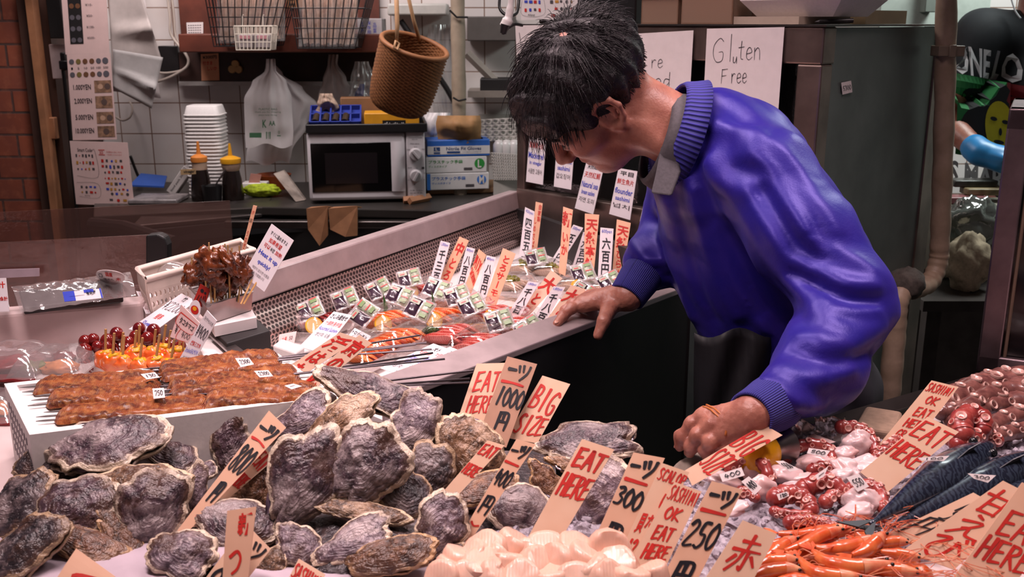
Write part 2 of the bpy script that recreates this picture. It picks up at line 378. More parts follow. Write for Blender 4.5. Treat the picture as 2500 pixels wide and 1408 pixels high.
PINKPAPER = M_('pinkish_paper', 'd8b8b4', 0.7, var=0.03); FOAM = M_('white_foam', 'e3dddb', 0.6, var=0.03, scale=160, bump=0.15); CLEAR = clear_mat('clear_plastic'); PLBAG = clear_mat('bag_plastic', haze=0.12, gloss=0.18, rough=0.2)
CARD = M_('cardboard', '9a6a48', 0.8, var=0.1); ORANGECARD = M_('tag_orange', 'cf8f6c', 0.7); BOARDW = M_('board_white', 'e2d8da', 0.35, var=0.02)
# ---- shelf on the wall
sh = thing('wall_shelf', 'dark brown wooden wall shelf carrying wire baskets above the hanging bags', 'shelf', PY(680, 110, 3.95))
m = MB(); pbox(m, 436, 83, 930, 128, 3.76, 0.235); m.build('plank', BRWOOD, sh, bevel=0.004)
m = MB(); pbox(m, 436, -60, 925, 84, 3.97, 0.029); m.build('back_panel', BRWOOD, sh)
m = MB(); pbox(m, 436, 128, 925, 199, 3.965, 0.034); m.build('lower_panel', DKWOOD, sh)
n0 = (0, -1, 0)
board('price_tag', 'orange price tag with red writing pinned to the dark board below the shelf', 'tag', [(490, 132), (533, 130), (536, 196), (492, 197)], (0, 3.96, 0), n0, ORANGECARD,
      black=[('f', '¥300円', .1, .06, .9, .2, .02)], red=[('f', '付きま', .1, .27, .65, .42, .02), ('f', 'しいか', .35, .48, .9, .62, .02)])
board('pocket_calendar', 'small white calendar slip stuck to the left of the shelf back', 'calendar', [(455, 55), (496, 54), (496, 83), (457, 84)], (0, 3.965, 0), n0, PAPER,
      grey=[('l', [(.1 + .14 * i, .25 + .2 * j), (.17 + .14 * i, .25 + .2 * j)], .004) for i in range(6) for j in range(4)])
m = MB()
for du, dv in ((0, -8), (-8, 5), (8, 5)):
    c = PY(575 + du, 164 + dv, 3.955); m.lathe([(0.002, -.008), (.014, -.008), (.016, 0), (.014, .008), (.002, .008)], Matrix.Translation(c) @ Matrix.Rotation(math.pi / 2, 4, 'X'), 16)
tag(m.build('wooden_knob', M_('pale_wood', 'c79a63', 0.5)), 'three round pale wooden discs set as a trefoil on dark board', 'knob')
# ---- wire baskets
WIRE = M_('wire_black', '1d1a1b', 0.35); WIREW = M_('wire_white', 'cfc4b6', 0.4)
def wire_basket(name, label, top, bot, yf, yb, mat, nx, nz, r=0.0022, cat='basket'):
    # top: (u0,u1,v) bottom: (u0,u1,v) at front depth yf
    t0, t1 = PY(top[0], top[2], yf), PY(top[1], top[2], yf); b0, b1 = PY(bot[0], bot[2], yf), PY(bot[1], bot[2], yf)
    bk = lambda p: V(p.x, yb, p.z); m = MB()
    for k in range(nz + 1):
        f = k / nz; a, b = b0.lerp(t0, f), b1.lerp(t1, f); m.tube([a, b, bk(b), bk(a)], r * (1.6 if k == nz else 1), 6, closed=True)
    for k in range(nx + 1):
        f = k / nx; a, b = b0.lerp(b1, f), t0.lerp(t1, f); m.tube([bk(b), bk(a), a, b], r, 6)
    for s in (0, 1):
        a, b = (b0, t0) if s == 0 else (b1, t1)
        for k in range(1, 4):
            f = k / 4; p, q = a.lerp(bk(a), f), b.lerp(bk(b), f); m.tube([p, q], r, 6)
    return tag(m.build(name, mat, smooth=60), label, cat), (t0, t1, b0, b1)
wire_basket('wire_basket', 'black wire basket of bagged chopsticks at the left end of shelf', (497, 705, -30), (522, 668, 113), 3.60, 3.752, WIRE, 11, 6)
wire_basket('wire_basket', 'black wire basket of bagged chopsticks in the middle of shelf', (702, 905, -30), (727, 866, 118), 3.60, 3.752, WIRE, 10, 6)
wb, _ = wire_basket('wire_basket', 'small white wire basket hooked on the front of a black wire basket', (571, 665, 64), (577, 660, 122), 3.52, 3.598, WIREW, 9, 3, 0.0018)
m = MB()
for u in (592, 642): m.tube([PY(u, 66, 3.596), PY(u, 40, 3.595), PY(u + 2, 36, 3.592)], 0.0018, 6)
m.build('hook', WIREW, wb)
CHOP = M_('chopstick_wood', 'e3bda6', 0.6, var=0.15, scale=60)
def chop_pack(name, label, u0, u1, v0, v1, n, seed, grp=None):
    rnd = random.Random(seed); t = thing(name, label, 'chopsticks', PY((u0 + u1) / 2, v1, 3.69), grp)
    m = MB()
    for i in range(n):
        f = (i + .5) / n; row = i % 3; uu = u0 + (u1 - u0) * f
        a = PY(uu * .92 + .08 * (u0 + u1) / 2 + rnd.uniform(-2, 2), v1 - 4 - rnd.uniform(0, 6), 3.64 + .03 * row); b = PY(uu + rnd.uniform(-3, 3) + 6, v0, 3.64 + .03 * row); m.tube([a, b], 0.0048, 6)
    m.build('chopsticks', CHOP, t, smooth=60)
    m = MB(); w = lambda a, b: PY(u0 - 6 + (u1 - u0 + 12) * a, v0 + (v1 - v0) * b, 3.622 + .006 * math.sin(a * 23 + b * 9) + .004 * math.sin(b * 31))
    m.grid(w, 22, 14); m.build('plastic_bag', PLBAG, t, smooth=180); return t
chop_pack('chopstick_bundle', 'bag of pale chopsticks standing in the left black wire basket', 535, 640, -25, 106, 26, 1)
chop_pack('chopstick_bundle', 'bag of pale chopsticks at right side of left wire basket', 645, 690, -25, 100, 12, 2)
chop_pack('chopstick_bundle', 'large bag of pale chopsticks filling the middle wire basket', 735, 868, -25, 114, 34, 3)
for i, u in enumerate((579, 622)):
    m = MB(); pbox(m, u, 84, u + 38, 118, 3.535, 0.05); t = tag(m.build('clear_packet', M_('packet_grey', 'a59a9a', 0.25), bevel=0.004), ('left' if i == 0 else 'right') + ' grey packet inside the small white wire basket', 'packet')
    b = MB(); pbox(b, u + 6, 86, u + 31, 95, 3.533, 0.002); b.build('pink_label', M_('label_pink', 'c98f97', 0.5), t)
m = MB(); x0, x1, z0, z1 = pbox(m, 873, 45, 933, 90, 3.80, 0.12); b = tag(m.build('carton', M_('carton_white', 'b7b0b2', 0.6), bevel=0.003), 'white carton with blue print at right end of the shelf', 'carton')
q = Quad(V(x0, 3.80, z1), V(x1, 3.80, z1), V(x1, 3.80, z0), V(x0, 3.80, z0)); l = MB()
lettering(l, q, [('v', '印刷', .12, .15, .24, .8), ('v', '保存用', .38, .12, .55, .85), ('v', '品質', .62, .2, .78, .8)]); l.build('blue_print', INK_B, b, smooth=0)
m = MB(); m.lathe([(.001, 0), (.05, 0), (.055, .06), (.05, .16), (.03, .2), (.001, .2)], Matrix.Translation(PY(735, 20, 3.80)), 18); tag(m.build('paper_roll', CARD), 'brown paper roll standing between the wire baskets', 'roll')
# ---- crumpled plastic carrier bags
def bag_sheet(mb, px, y, amp, seed, nu=26, nv=30, mi=0, thick=0.03):
    # px: rows of (v, u_left, u_right); a gathered sheet hanging in folds, closed at the back
    rnd = random.Random(seed); ph = rnd.uniform(0, 6); vs0, vs1 = px[0][0], px[-1][0]
    def w(v):
        for i in range(len(px) - 1):
            if px[i][0] <= v <= px[i + 1][0]:
                f = (v - px[i][0]) / (px[i + 1][0] - px[i][0]); f = f * f * (3 - 2 * f)
                return px[i][1] + (px[i + 1][1] - px[i][1]) * f, px[i][2] + (px[i + 1][2] - px[i][2]) * f
        return px[-1][1], px[-1][2]
    def fn(sgn):
        def g(a, b):
            v = vs0 + (vs1 - vs0) * b; l, r = w(v); bulge = math.sin(math.pi * a) ** 0.6
            fold = amp * (math.sin(a * 17 + ph + 2.2 * b) * .6 + math.sin(a * 31 + ph * 2 - 3 * b) * .4) * (1.15 - b) * bulge + amp * .6 * noise.noise(V(a * 4, b * 5, seed))
            return PY(l + (r - l) * a, v + 6 * math.sin(a * 9 + ph) * b, y - sgn * thick * bulge * (0.25 + .75 * math.sin(math.pi * min(1, b * 1.1 + .05))) + fold)
        return g
    mb.grid(fn(1), nu, nv, mi); mb.grid(fn(-1), nu, nv, mi)
BAGW = M_('bag_white', 'e0dadb', 0.4, var=0.05, scale=9); BAGG = M_('print_green', '3f6b4d', 0.5)
hb = thing('carrier_bags', 'bunch of white plastic carrier bags with green print hung below the shelf', 'bags', PY(668, 395, 3.86))
m = MB(); bag_sheet(m, [(144, 650, 672), (170, 648, 674), (200, 615, 700), (240, 596, 712), (330, 598, 716), (356, 600, 714)], 3.80, .012, 1)
m.build('front_bag', BAGW, hb, smooth=180)
m = MB(); bag_sheet(m, [(150, 652, 668), (180, 645, 690), (215, 630, 740), (255, 640, 775), (300, 660, 752), (372, 602, 712), (398, 600, 706)], 3.87, .012, 5)
m.build('rear_bag', BAGW, hb, smooth=180)
q = Quad(PY(600, 230, 3.762), PY(712, 230, 3.762), PY(712, 352, 3.762), PY(600, 352, 3.762)); l = MB()
lettering(l, q, [('f', 'PLASTIC BAG', .3, .27, .7, .31), ('f', 'thank you for shopping', .22, .33, .78, .37), ('f', 'please reuse this bag', .3, .39, .7, .43), ('f', 'K', .38, .5, .47, .66, .03), ('f', 'AA', .52, .52, .66, .62, .03),
    ('r', .1, .76, .36, .86), ('l', [(.47, .75), (.47, .88)], .006), ('l', [(.51, .75), (.51, .88)], .004), ('l', [(.545, .75), (.545, .88)], .007), ('f', '0', .72, .72, .76, .78), ('r', .7, .81, .78, .83)])
for p in l.v: p.y -= .012
l.build('green_print', BAGG, hb, smooth=0)
m = MB(); m.tube([PY(668, 145, 3.95), PY(666, 146, 3.85), PY(664, 152, 3.80)], .004, 6); m.build('hook', ALU, hb)
hb = thing('carrier_bag', 'small white plastic bag gathered at the neck hanging beside wicker basket', 'bag', PY(820, 240, 3.88))
m = MB(); bag_sheet(m, [(133, 802, 826), (155, 800, 824), (195, 788, 846), (235, 776, 868), (246, 782, 862)], 3.88, .012, 9); m.build('sack', M_('bag_thin', 'bdb4b2', 0.35), hb, smooth=180)
hb = thing('clear_bag', 'clear plastic bag with blue corner hanging behind the wicker basket', 'bag', PY(880, 245, 3.84))
m = MB(); bag_sheet(m, [(150, 866, 900), (190, 856, 915), (250, 850, 925)], 3.84, .012, 13); m.build('sack', PLBAG, hb, smooth=180)
m = MB(); bag_sheet(m, [(205, 878, 890), (230, 866, 888), (246, 862, 882)], 3.845, .004, 14, 8, 8, thick=.006); m.build('blue_corner', M_('film_blue', '2c4a9c', 0.35), hb, smooth=180)
# ---- wicker basket
def wicker_mat():
    t = NT('wicker'); uv = t.n('UVMap'); sp = t.n('SeparateXYZ'); t.l(uv.outputs[0], sp.inputs[0])
    ch = t.n('TexChecker', Scale=1.0); mp = t.n('Mapping'); mp.inputs['Scale'].default_value = (48, 40, 1); t.l(uv.outputs[0], mp.inputs[0]); t.l(mp.outputs[0], ch.inputs[0])
    nz = t.noise(t.coord(), 25, 4); col = t.mix(nz, '754826', 'a3693f'); col = t.mix(t.ramp(ch.outputs[1], [(0, 0.0), (1, .45)]), col, '4a2815')
    t.set(Base__Color=col, Roughness=0.6); return t.m
WICK = wicker_mat()
wk = thing('wicker_basket', 'round brown wicker basket hanging tilted from ropes over the microwave', 'basket', PY(990, 285, 3.25))
c0 = PY(972, 262, 3.25); c1 = PY(1012, 112, 3.20); ax = (c1 - c0); H = ax.length; az = ax.normalized()
ex = V(1, 0, 0); ex = (ex - az * ex.dot(az)).normalized(); ey = az.cross(ex)
rw = (PY(1094, 120, 3.2) - PY(930, 100, 3.2)).length / 2
prof = [(.02, -.035), (.35, -.03), (.80, 0.0), (.93, .08), (.99, .22), (1.03, .45), (1.05, .7), (1.06, 1.0)]
def wall_r(f):
    for (r0, z0), (r1, z1) in zip(prof, prof[1:]):
        if z0 <= f <= z1: return r0 + (r1 - r0) * (f - z0) / max(1e-6, z1 - z0)
    return 1.06
NU, NV = 96, 40; vs = []; fs = []
for j in range(NV):
    f = -.035 + 1.035 * (j / (NV - 1)) ** .9; r = wall_r(f) * rw * .93
    for i in range(NU):
        a = 2 * math.pi * i / NU; w = .0032 * (1 if ((i // 2) + j) % 2 else -1) + .0006 * math.sin(i * 1.7 + j)
        rr = r + (w if f > .02 else 0); vs.append(c0 + az * (f * H) + ex * (rr * math.cos(a)) + ey * (rr * math.sin(a)))
for j in range(NV - 1):
    for i in range(NU): fs.append((j * NU + i, j * NU + (i + 1) % NU, (j + 1) * NU + (i + 1) % NU, (j + 1) * NU + i))
m = MB(); m.add(vs, fs); o = m.build('body', WICK, wk, smooth=180, solid=.006)
uvl = o.data.uv_layers.new(name='UVMap')
for li, lp in enumerate(o.data.loops):
    k = lp.vertex_index; uvl.data[li].uv = ((k % NU) / NU, (k // NU) / NV)
m = MB(); m.tube([c0 + az * H + ex * (rw * math.cos(a)) + ey * (rw * math.sin(a)) for a in [2 * math.pi * i / 40 for i in range(40)]], .008, 8, closed=True); m.build('rim', WICK, wk, smooth=180)
ROPE = M_('rope_tan', 'b48a64', 0.75, scale=80)
m = MB(); m.tube([PY(968, 108, 3.09), PY(970, 60, 3.1), PY(966, -60, 3.12)], [.004, .007, .007], 8); m.tube([PY(1025, 100, 3.3), PY(1010, 50, 3.28), PY(985, -60, 3.25)], .006, 8)
m.tube([PY(966, 100, 3.085), PY(962, 118, 3.075), PY(970, 122, 3.075), PY(974, 106, 3.09)], .004, 6, closed=True); m.tube([PY(966, -60, 3.12), PY(975, -150, 3.2), V(PY(975, 0, 3.2).x, 3.2, 2.6)], .007, 8); m.build('rope', ROPE, wk, smooth=180)
# ---- pipes and braces near the centre
BEIGE = M_('beige_wrap', '9a8a78', 0.6, var=0.12, scale=20, bump=0.3, bdist=.004)
pp = thing('wrapped_pipe', 'thin vertical pipe wrapped in beige tape right of the wicker basket', 'pipe', (PY(1120, 200, 3.7).x, 3.7, .826))
m = MB(); xx = PY(1120, 200, 3.7).x; m.tube([V(xx, 3.7, .826 + (1.77 * i / 30)) for i in range(31)], [.026 + .0015 * math.sin(i * 2.1) for i in range(31)], 14); m.build('tube', BEIGE, pp, smooth=60)
m = MB(); m.tube([PY(1098, 25, 3.66), PY(1115, 42, 3.66), PY(1142, 42, 3.67)], .004, 6); m.tube([PY(1106, 238, 3.66), PY(1120, 246, 3.66), PY(1138, 242, 3.67)], .004, 6); m.build('cable_tie', BLACK, pp)
m = MB(); m.tube([PY(978, 50, 3.9), PY(1090, 215, 3.9), PY(1132, 290, 3.9)], .011, 8); tag(m.build('brace_bar', BLACK), 'thin black bar leaning diagonally behind the wicker basket', 'bar')
br = thing('wall_bracket', 'grey metal bracket shelf on the tiled wall left of the hand written signs', 'bracket', PY(1210, 290, 3.85))
m = MB(); m.tube([PY(1140, 130, 3.86), PY(1255, 245, 3.86)], .017, 4); m.build('strut', M_('bracket_grey', '8a8078', 0.5), br)
m = MB(); pbox(m, 1142, 222, 1290, 238, 3.80, .19); m.build('shelf_plate', M_('bracket_grey', '8a8078', 0.5), br)
m = MB(); pbox(m, 1172, 192, 1268, 224, 3.82, .12); tag(m.build('dark_box', BLKMAT, bevel=.004), 'low black tray resting on the grey bracket shelf', 'tray')
m = MB(); pbox(m, 1140, 40, 1260, 100, 3.86, .13); tag(m.build('wall_cabinet', M_('cab_grey', '5b5552', 0.6), bevel=.004), 'grey wall cabinet high on tiles right of the pipe', 'cabinet')
m = MB(); pbox(m, 945, 8, 1092, 38, 3.86, .13); tag(m.build('wall_heater', M_('pale_metal', 'b3b0ab', 0.4), bevel=.008), 'pale metal casing on the tiled wall behind the hanging rope', 'casing')
m = MB(); bag_sheet(m, [(60, 1045, 1100), (120, 1040, 1102), (200, 1050, 1108), (290, 1060, 1112)], 3.95, .01, 21); tag(m.build('clear_sheet', PLBAG, smooth=180), 'hanging clear plastic sheet on tiles beside the beige pipe', 'sheet')
# ---- back counter
CZ = .826
cf = [PZ(228, 528, CZ), PZ(640, 505, CZ), PZ(1300, 505, CZ)]
ct = thing('back_counter', 'dark steel work counter along the tiled wall under the microwave', 'counter', (-.6, 3.6, 0))
top = [V(cf[0].x, cf[0].y, 0), V(cf[1].x, cf[1].y, 0), V(PY(1300, 400, 3.3).x, 3.33, 0), V(PY(1300, 400, 3.99).x, 3.99, 0), V(PY(228, 400, 3.99).x, 3.99, 0)]
m = MB(); m.prism([p + V(0, 0, CZ - .03) for p in top], (0, 0, .03)); m.build('worktop', M_('counter_top', '4a4542', 0.35, .6, scale=8), ct, smooth=0, bevel=.004)
ctr = V(-.6, 3.7, 0); m = MB(); m.prism([p.lerp(V(p.x, ctr.y, 0), .08) + V(0, 0, .08) for p in top], (0, 0, CZ - .11)); m.build('body', BLKMAT, ct, smooth=0)
m = MB(); m.box(cf[1].x - .1, PY(1230, 400, 3.3).x, 3.30, 3.335, .775, .80); m.build('front_rail', STEEL_D, ct, bevel=.004)
m = MB(); m.tube([V(cf[0].x - .01, cf[0].y, .80), V(cf[0].x + .12, cf[0].y - .05, .80), V(cf[0].x + .33, cf[0].y - .2, .78)], .022, 10); m.build('round_rail', BLACK, ct)
gr = thing('griddle', 'low black and grey griddle let in at the front of the work counter', 'griddle', PZ(520, 540, .80))
g0, g1, g2, g3 = PZ(322, 560, .79), PZ(640, 530, .79), PZ(640, 508, .832), PZ(330, 512, .832)
m = MB(); m.prism([g0, g1, g1 + V(0, .16, .03), g0 + V(0, .16, .03)], (0, 0, .012)); m.build('lid', STEEL_D, gr, smooth=0, bevel=.003)
m = MB(); m.prism([g0 + V(0, -.01, -.005), g1 + V(0, -.01, -.005), g1 + V(.45, .06, -.005), g1 + V(.45, .06, -.055), g1 + V(0, -.01, -.055), g0 + V(0, -.01, -.055)], (0, .05, 0)); m.build('front_bar', BLACK, gr, smooth=0, bevel=.003)
for i, (u0, u1, lab) in enumerate(((748, 800, 'left'), (802, 872, 'right'))):
    yy = 3.27 if i == 0 else 3.26
    m = MB(); m.prism([PY(u0, 512, yy), PY(u1, 505, yy), PY(u1, 575, yy), PY((u0 + u1) / 2 + 6, 600 if i == 0 else 578, yy - .01), PY(u0 + 4, 560, yy)], (0, .012, 0)); m.prism([PY(u0, 512, yy), PY(u1, 505, yy), V(PY(u1, 505, yy).x, 3.36, .835), V(PY(u0, 512, yy).x, 3.36, .835)], (0, 0, .004))
    tag(m.build('cardboard_flap', CARD, smooth=0), lab + ' brown cardboard flap hanging over the front of counter below microwave', 'cardboard')
# ---- microwave
p0, p1 = PZ(756, 491, CZ + .012), PZ(1040, 485, CZ + .012); W = (p1 - p0).length; exm = (p1 - p0).normalized(); eym = V(-exm.y, exm.x, 0)
MM = Matrix((exm, eym, V(0, 0, 1))).transposed().to_4x4(); MM.translation = p0; MH = (PY(754, 325, p0.y) - p0).z; D = .33
WM = M_('microwave_white', 'cbc4c8', 0.35, var=.03)
mw = thing('microwave', 'white microwave oven with dark window standing on the work counter', 'microwave', MM @ V(W / 2, D / 2, -.012))
m = MB(); m.box(0, W, .03, D, 0, MH, 0, MM); m.box(.03, .05, .05, .07, -.012, 0, 1, MM); m.box(W - .05, W - .03, .05, .07, -.012, 0, 1, MM); m.box(.03, .05, D - .05, D - .03, -.012, 0, 1, MM); m.box(W - .05, W - .03, D - .05, D - .03, -.012, 0, 1, MM)
for j in range(7):
    for k in range(3): m.box(-.001, .001, .08 + k * .035, .1 + k * .035, .05 + j * .02, .057 + j * .02, 1, MM)
m.build('case', [WM, BLACK], mw, bevel=.006)
dw = W * .835; m = MB(); m.box(0, dw, 0, .028, 0, MH, 0, MM); d = m.build('door', WM, mw, bevel=.012, seg=3)
m = MB(); m.box(.012, dw - .05, -.003, .002, .03, MH - .035, 0, MM); m.build('window', M_('window_black', '0c0a0b', 0.12, var=0), d, bevel=.002)
m = MB(); m.box(.06, dw - .1, -.0038, -.0028, .06, MH - .07, 0, MM); m.build('inner_screen', M_('window_mesh', '151013', 0.3, var=0), d)
m = MB(); m.grid(lambda a, b: MM @ V(dw - .052 + .048 * a, -.004 - .012 * math.sin(math.pi * a) * math.sin(math.pi * (.08 + .84 * b)), .03 + (MH - .062) * b), 9, 14); m.build('handle', WM, d, smooth=180)
m = MB(); m.box(dw + .002, W, 0, .03, 0, MH, 0, MM); cp = m.build('control_panel', WM, mw, bevel=.004)
pq = Quad(MM @ V(dw + .004, -.0005, MH), MM @ V(W, -.0005, MH), MM @ V(W, -.0005, 0), MM @ V(dw + .004, -.0005, 0))
l = MB(); lettering(l, pq, [('f', 'TOUGH KITCHEN', .12, .075, .85, .095), ('f', 'MW-170', .3, .105, .6, .12), ('f', 'MW 60Hz', .2, .165, .7, .185), ('f', '500', .4, .215, .58, .235), ('f', '200', .0, .25, .18, .27), ('f', '700', .82, .25, .99, .27),
    ('f', '0', .5, .525, .56, .545), ('f', '30', .02, .52, .25, .54), ('f', '1', .8, .52, .95, .55), ('f', '2', .9, .6, .98, .62), ('f', '4', .88, .7, .95, .72), ('f', '12', .0, .7, .1, .72), ('f', '8', .35, .77, .42, .79), ('f', '冷凍 ごはん', .1, .86, .85, .88), ('f', '温め牛乳', .1, .9, .85, .92), ('f', '酒・弁当', .1, .94, .8, .96)]); l.build('panel_lettering', INK_G, cp, smooth=0)
for zz, nm in ((.67, 1), (.35, 2)):
    cc = MM @ V((dw + W) / 2, 0, MH * zz); Mk = Matrix.Translation(cc) @ MM.to_3x3().to_4x4() @ Matrix.Rotation(math.pi / 2, 4, 'X')
    m = MB(); m.lathe([(.001, 0), (.023, 0), (.022, .012), (.019, .018), (.001, .018)], Mk, 24); m.box(-.004, .004, -.018, .018, .018, .026, 0, Mk @ Matrix.Rotation(.7 if nm == 1 else -.5, 4, 'Z')); m.build('dial', M_('dial_grey', 'b9b2b5', 0.35), cp, bevel=.001)
mt = MM @ V(0, 0, MH)
tr = thing('black_tray', 'shallow black tray lying on top of the microwave', 'tray', MM @ V(W / 2, .15, MH))
m = MB(); m.box(.01, W + .0, .0, .24, MH, MH + .006, 0, MM); m.box(.0, W + .01, -.01, .0, MH, MH + .03, 0, MM); m.box(.0, W + .01, .24, .25, MH, MH + .03, 0, MM); m.box(.0, .01, 0, .24, MH, MH + .03, 0, MM); m.box(W, W + .01, 0, .24, MH, MH + .03, 0, MM); m.build('tray', BLACK, tr, bevel=.003)
bt = thing('tool_tray', 'blue plastic organiser tray of sockets on the black tray', 'tray', MM @ V(.07, .1, MH + .006))
BLUEP = M_('blue_plastic', '2c3b8e', 0.4)
Mt = MM @ Matrix.Translation((.0, .03, MH + .012)) @ Matrix.Rotation(math.radians(22), 4, 'X')
m = MB(); m.box(.01, .19, 0, .13, 0, .008, 0, Mt)
for xx in (.01, .045, .08, .115, .15, .185): m.box(xx, xx + .005, 0, .13, .008, .026, 0, Mt)
for yy in (0, .06, .125): m.box(.01, .19, yy, yy + .005, .008, .026, 0, Mt)
m.box(.02, .18, .05, .12, -.03, 0, 0, Mt); m.build('organiser', BLUEP, bt)
for k in range(4):
    m = MB(); m.tube([Mt @ V(.03 + .034 * k, .01, .02), Mt @ V(.035 + .034 * k, .055, .022)], .012, 12); m.tube([Mt @ V(.031 + .034 * k, .009, .02), Mt @ V(.0312 + .034 * k, .011, .02)], .008, 12, 1); m.build('socket', [M_('socket_brass', '6b5a4c', .35, .9), BLACK], bt)
def text_box(name, label, cat, p, ex, ey, w, d, h, mat, inks, bevel=.003, tilt=None, sub=()):
    M = Matrix((ex, ey, V(0, 0, 1))).transposed().to_4x4(); M.translation = p
    if tilt: M = M @ tilt
    m = MB(); m.box(0, w, 0, d, 0, h, 0, M); o = tag(m.build(name, mat, bevel=bevel), label, cat)
    q = Quad(M @ V(0, 0, h), M @ V(w, 0, h), M @ V(w, 0, 0), M @ V(0, 0, 0))
    for nm, its, ik in inks:
        l = MB(); lettering(l, q, its, .0008); l.build(nm, ik, o, smooth=0)
    return o, M
YELLOW = M_('yellow_box', 'c98a16', 0.5); o, _ = text_box('rubber_band_box', 'yellow box of rubber bands lying on the black tray', 'box', MM @ V(W * .49, .03, MH + .008), exm, eym, W * .47, .12, .055, YELLOW,
    [('black_label', [('r', .33, .45, .75, .98)], BLACK), ('white_lettering', [], WHITE)])
q = Quad(*[MM @ V(W * .49 + W * .47 * a, .0285, MH + .008 + .055 * b) for a, b in ((.36, .5), (.72, .5), (.72, .05), (.36, .05))]); l = MB(); lettering(l, q, [('f', 'ゴムバンド', 0, .12, 1, .92, .015)], .0004); l.build('lettering', WHITE, o, smooth=0)
text_box('carton', 'brown open carton behind the yellow rubber band box', 'carton', MM @ V(W * .28, .16, MH + .008), exm, eym, W * .62, .07, .10, M_('kraft_brown', '7d5637', .7), [])
m = MB(); c = MM @ V(.02, .2, MH + .03)
bag_sheet(m, [(228, 780, 812), (262, 772, 828), (272, 770, 820)], 3.62, .012, 31); tag(m.build('paper_wrap', M_('wrap_tan', 'a78f7e', .7), smooth=180), 'crumpled tan paper wrap behind the blue organiser', 'paper')
# ---- glove boxes on a board
cb0, cb1 = PZ(1042, 476, CZ), PZ(1262, 470, CZ)
m = MB(); e = (cb1 - cb0).normalized(); f = V(-e.y, e.x, 0); Lb = (cb1 - cb0).length
pts = [cb0 + e * (.015), cb0 + e * (Lb), cb0 + e * Lb + f * .2, cb0 + f * .2, cb0 + f * .015]
m.prism(pts, (0, 0, .022)); tag(m.build('cutting_board', M_('board_wood', 'a07655', .6, var=.15, scale=14), smooth=0, bevel=.006), 'wooden cutting board under the stack of glove boxes', 'board')
z = CZ + .022; gp = PZ(1043, 465, z); hb_ = (PY(1043, 424, gp.y) - gp).z
BOXW = M_('glovebox_white', 'cfcaca', .5, var=.03); BLUEB = M_('glovebox_blue', '2f62b5', .45); GREENP = M_('print_green_bright', '2f8a3c', .5); BLUEL = M_('print_blue_bright', '2f6fc0', .5)
wbx = (PZ(1195, 463, z) - gp).length
def pill(t): return ('r', .62, .68, .76, .84)
o, M1 = text_box('glove_box', 'white and blue glove box marked M at bottom of the stack', 'box', gp, e, f, wbx, .11, hb_, BOXW, [('blue_lettering', [('f', 'プラスチック手袋', .08, .2, .62, .42, .01), ('f', 'ディスポタイプ', .08, .52, .38, .66)], BLUEL), ('blue_disc', [('d', .88, .42, .075)], BLUEL), ('grey_pill', [pill(0)], INK_G), ('blue_side', [('r', 0, .02, .055, .98)], BLUEL)])
l = MB(); q = Quad(*[M1 @ V(wbx * a, -.001, hb_ * b) for a, b in ((.84, .82), (.92, .82), (.92, .34), (.84, .34))]); lettering(l, q, [('f', 'M', 0, 0, 1, 1, .02)]); l.build('white_lettering', WHITE, o, smooth=0)
o, M2 = text_box('glove_box', 'white and green glove box marked L in middle of the stack', 'box', gp + V(-.002, .0, hb_ + .0005), e, f, wbx * .975, .11, hb_ * .97, BOXW, [('green_lettering', [('f', 'プラスチック手袋', .04, .2, .6, .42, .01), ('f', 'ディスポタイプ', .04, .52, .34, .66)], GREENP), ('green_disc', [('d', .88, .45, .085)], GREENP), ('grey_pill', [pill(0)], INK_G)])
l = MB(); q = Quad(*[M2 @ V(wbx * .975 * a, -.001, hb_ * .97 * b) for a, b in ((.85, .78), (.91, .78), (.91, .3), (.85, .3))]); lettering(l, q, [('f', 'L', 0, 0, 1, 1, .03)]); l.build('white_lettering', WHITE, o, smooth=0)
o, M3 = text_box('glove_box', 'blue and white nitrile glove box on top of the stack', 'box', gp + V(.004, .0, hb_ * 1.97 + .001), e, f, wbx * 1.0, .11, hb_ * .97, BLUEB, [('white_band', [('r', .0, .36, 1, .86)], BOXW)])
q = Quad(M3 @ V(0, 0, hb_ * .97), M3 @ V(wbx, 0, hb_ * .97), M3 @ V(wbx, 0, 0), M3 @ V(0, 0, 0)); l = MB(); lettering(l, q, [('f', 'Nitrile Fit Gloves', .3, .42, .86, .62, .008), ('f', 'ニトリルフィットグローブ', .56, .68, .86, .8), ('r', .1, .42, .2, .66), ('r', .1, .72, .2, .82), ('r', .31, .68, .52, .8)], .0016); l.build('blue_lettering', M_('print_navy', '27406f', .5), o, smooth=0)
l = MB(); q2 = Quad(*[M3 @ V(wbx * a, -.0018, hb_ * .97 * b) for a, b in ((.13, .55), (.17, .55), (.17, .38), (.13, .38))]); lettering(l, q2, [('f', 'L', 0, 0, 1, 1)]); l.build('white_lettering', WHITE, o, smooth=0)
m = MB(); m.box(wbx * .68, wbx * .9, .02, .08, hb_ * .97, hb_ * .97 + .004, 0, M3); m.build('torn_opening', BLACK, o)
for i, (u0, v0, u1, v1, w) in enumerate(((985, 497, 1010, 488, .02), (1000, 499, 1048, 482, .025))):
    m = MB(); a, b = PZ(u0, v0, CZ), PZ(u1, v1 + 8, CZ); m.tube([a + V(0, 0, .012), b + V(0, 0, .014)], .014, 4); tag(m.build('wood_block', TANWOOD, smooth=0), ('short' if i == 0 else 'long') + ' offcut of wood lying in front of the glove boxes', 'wood')
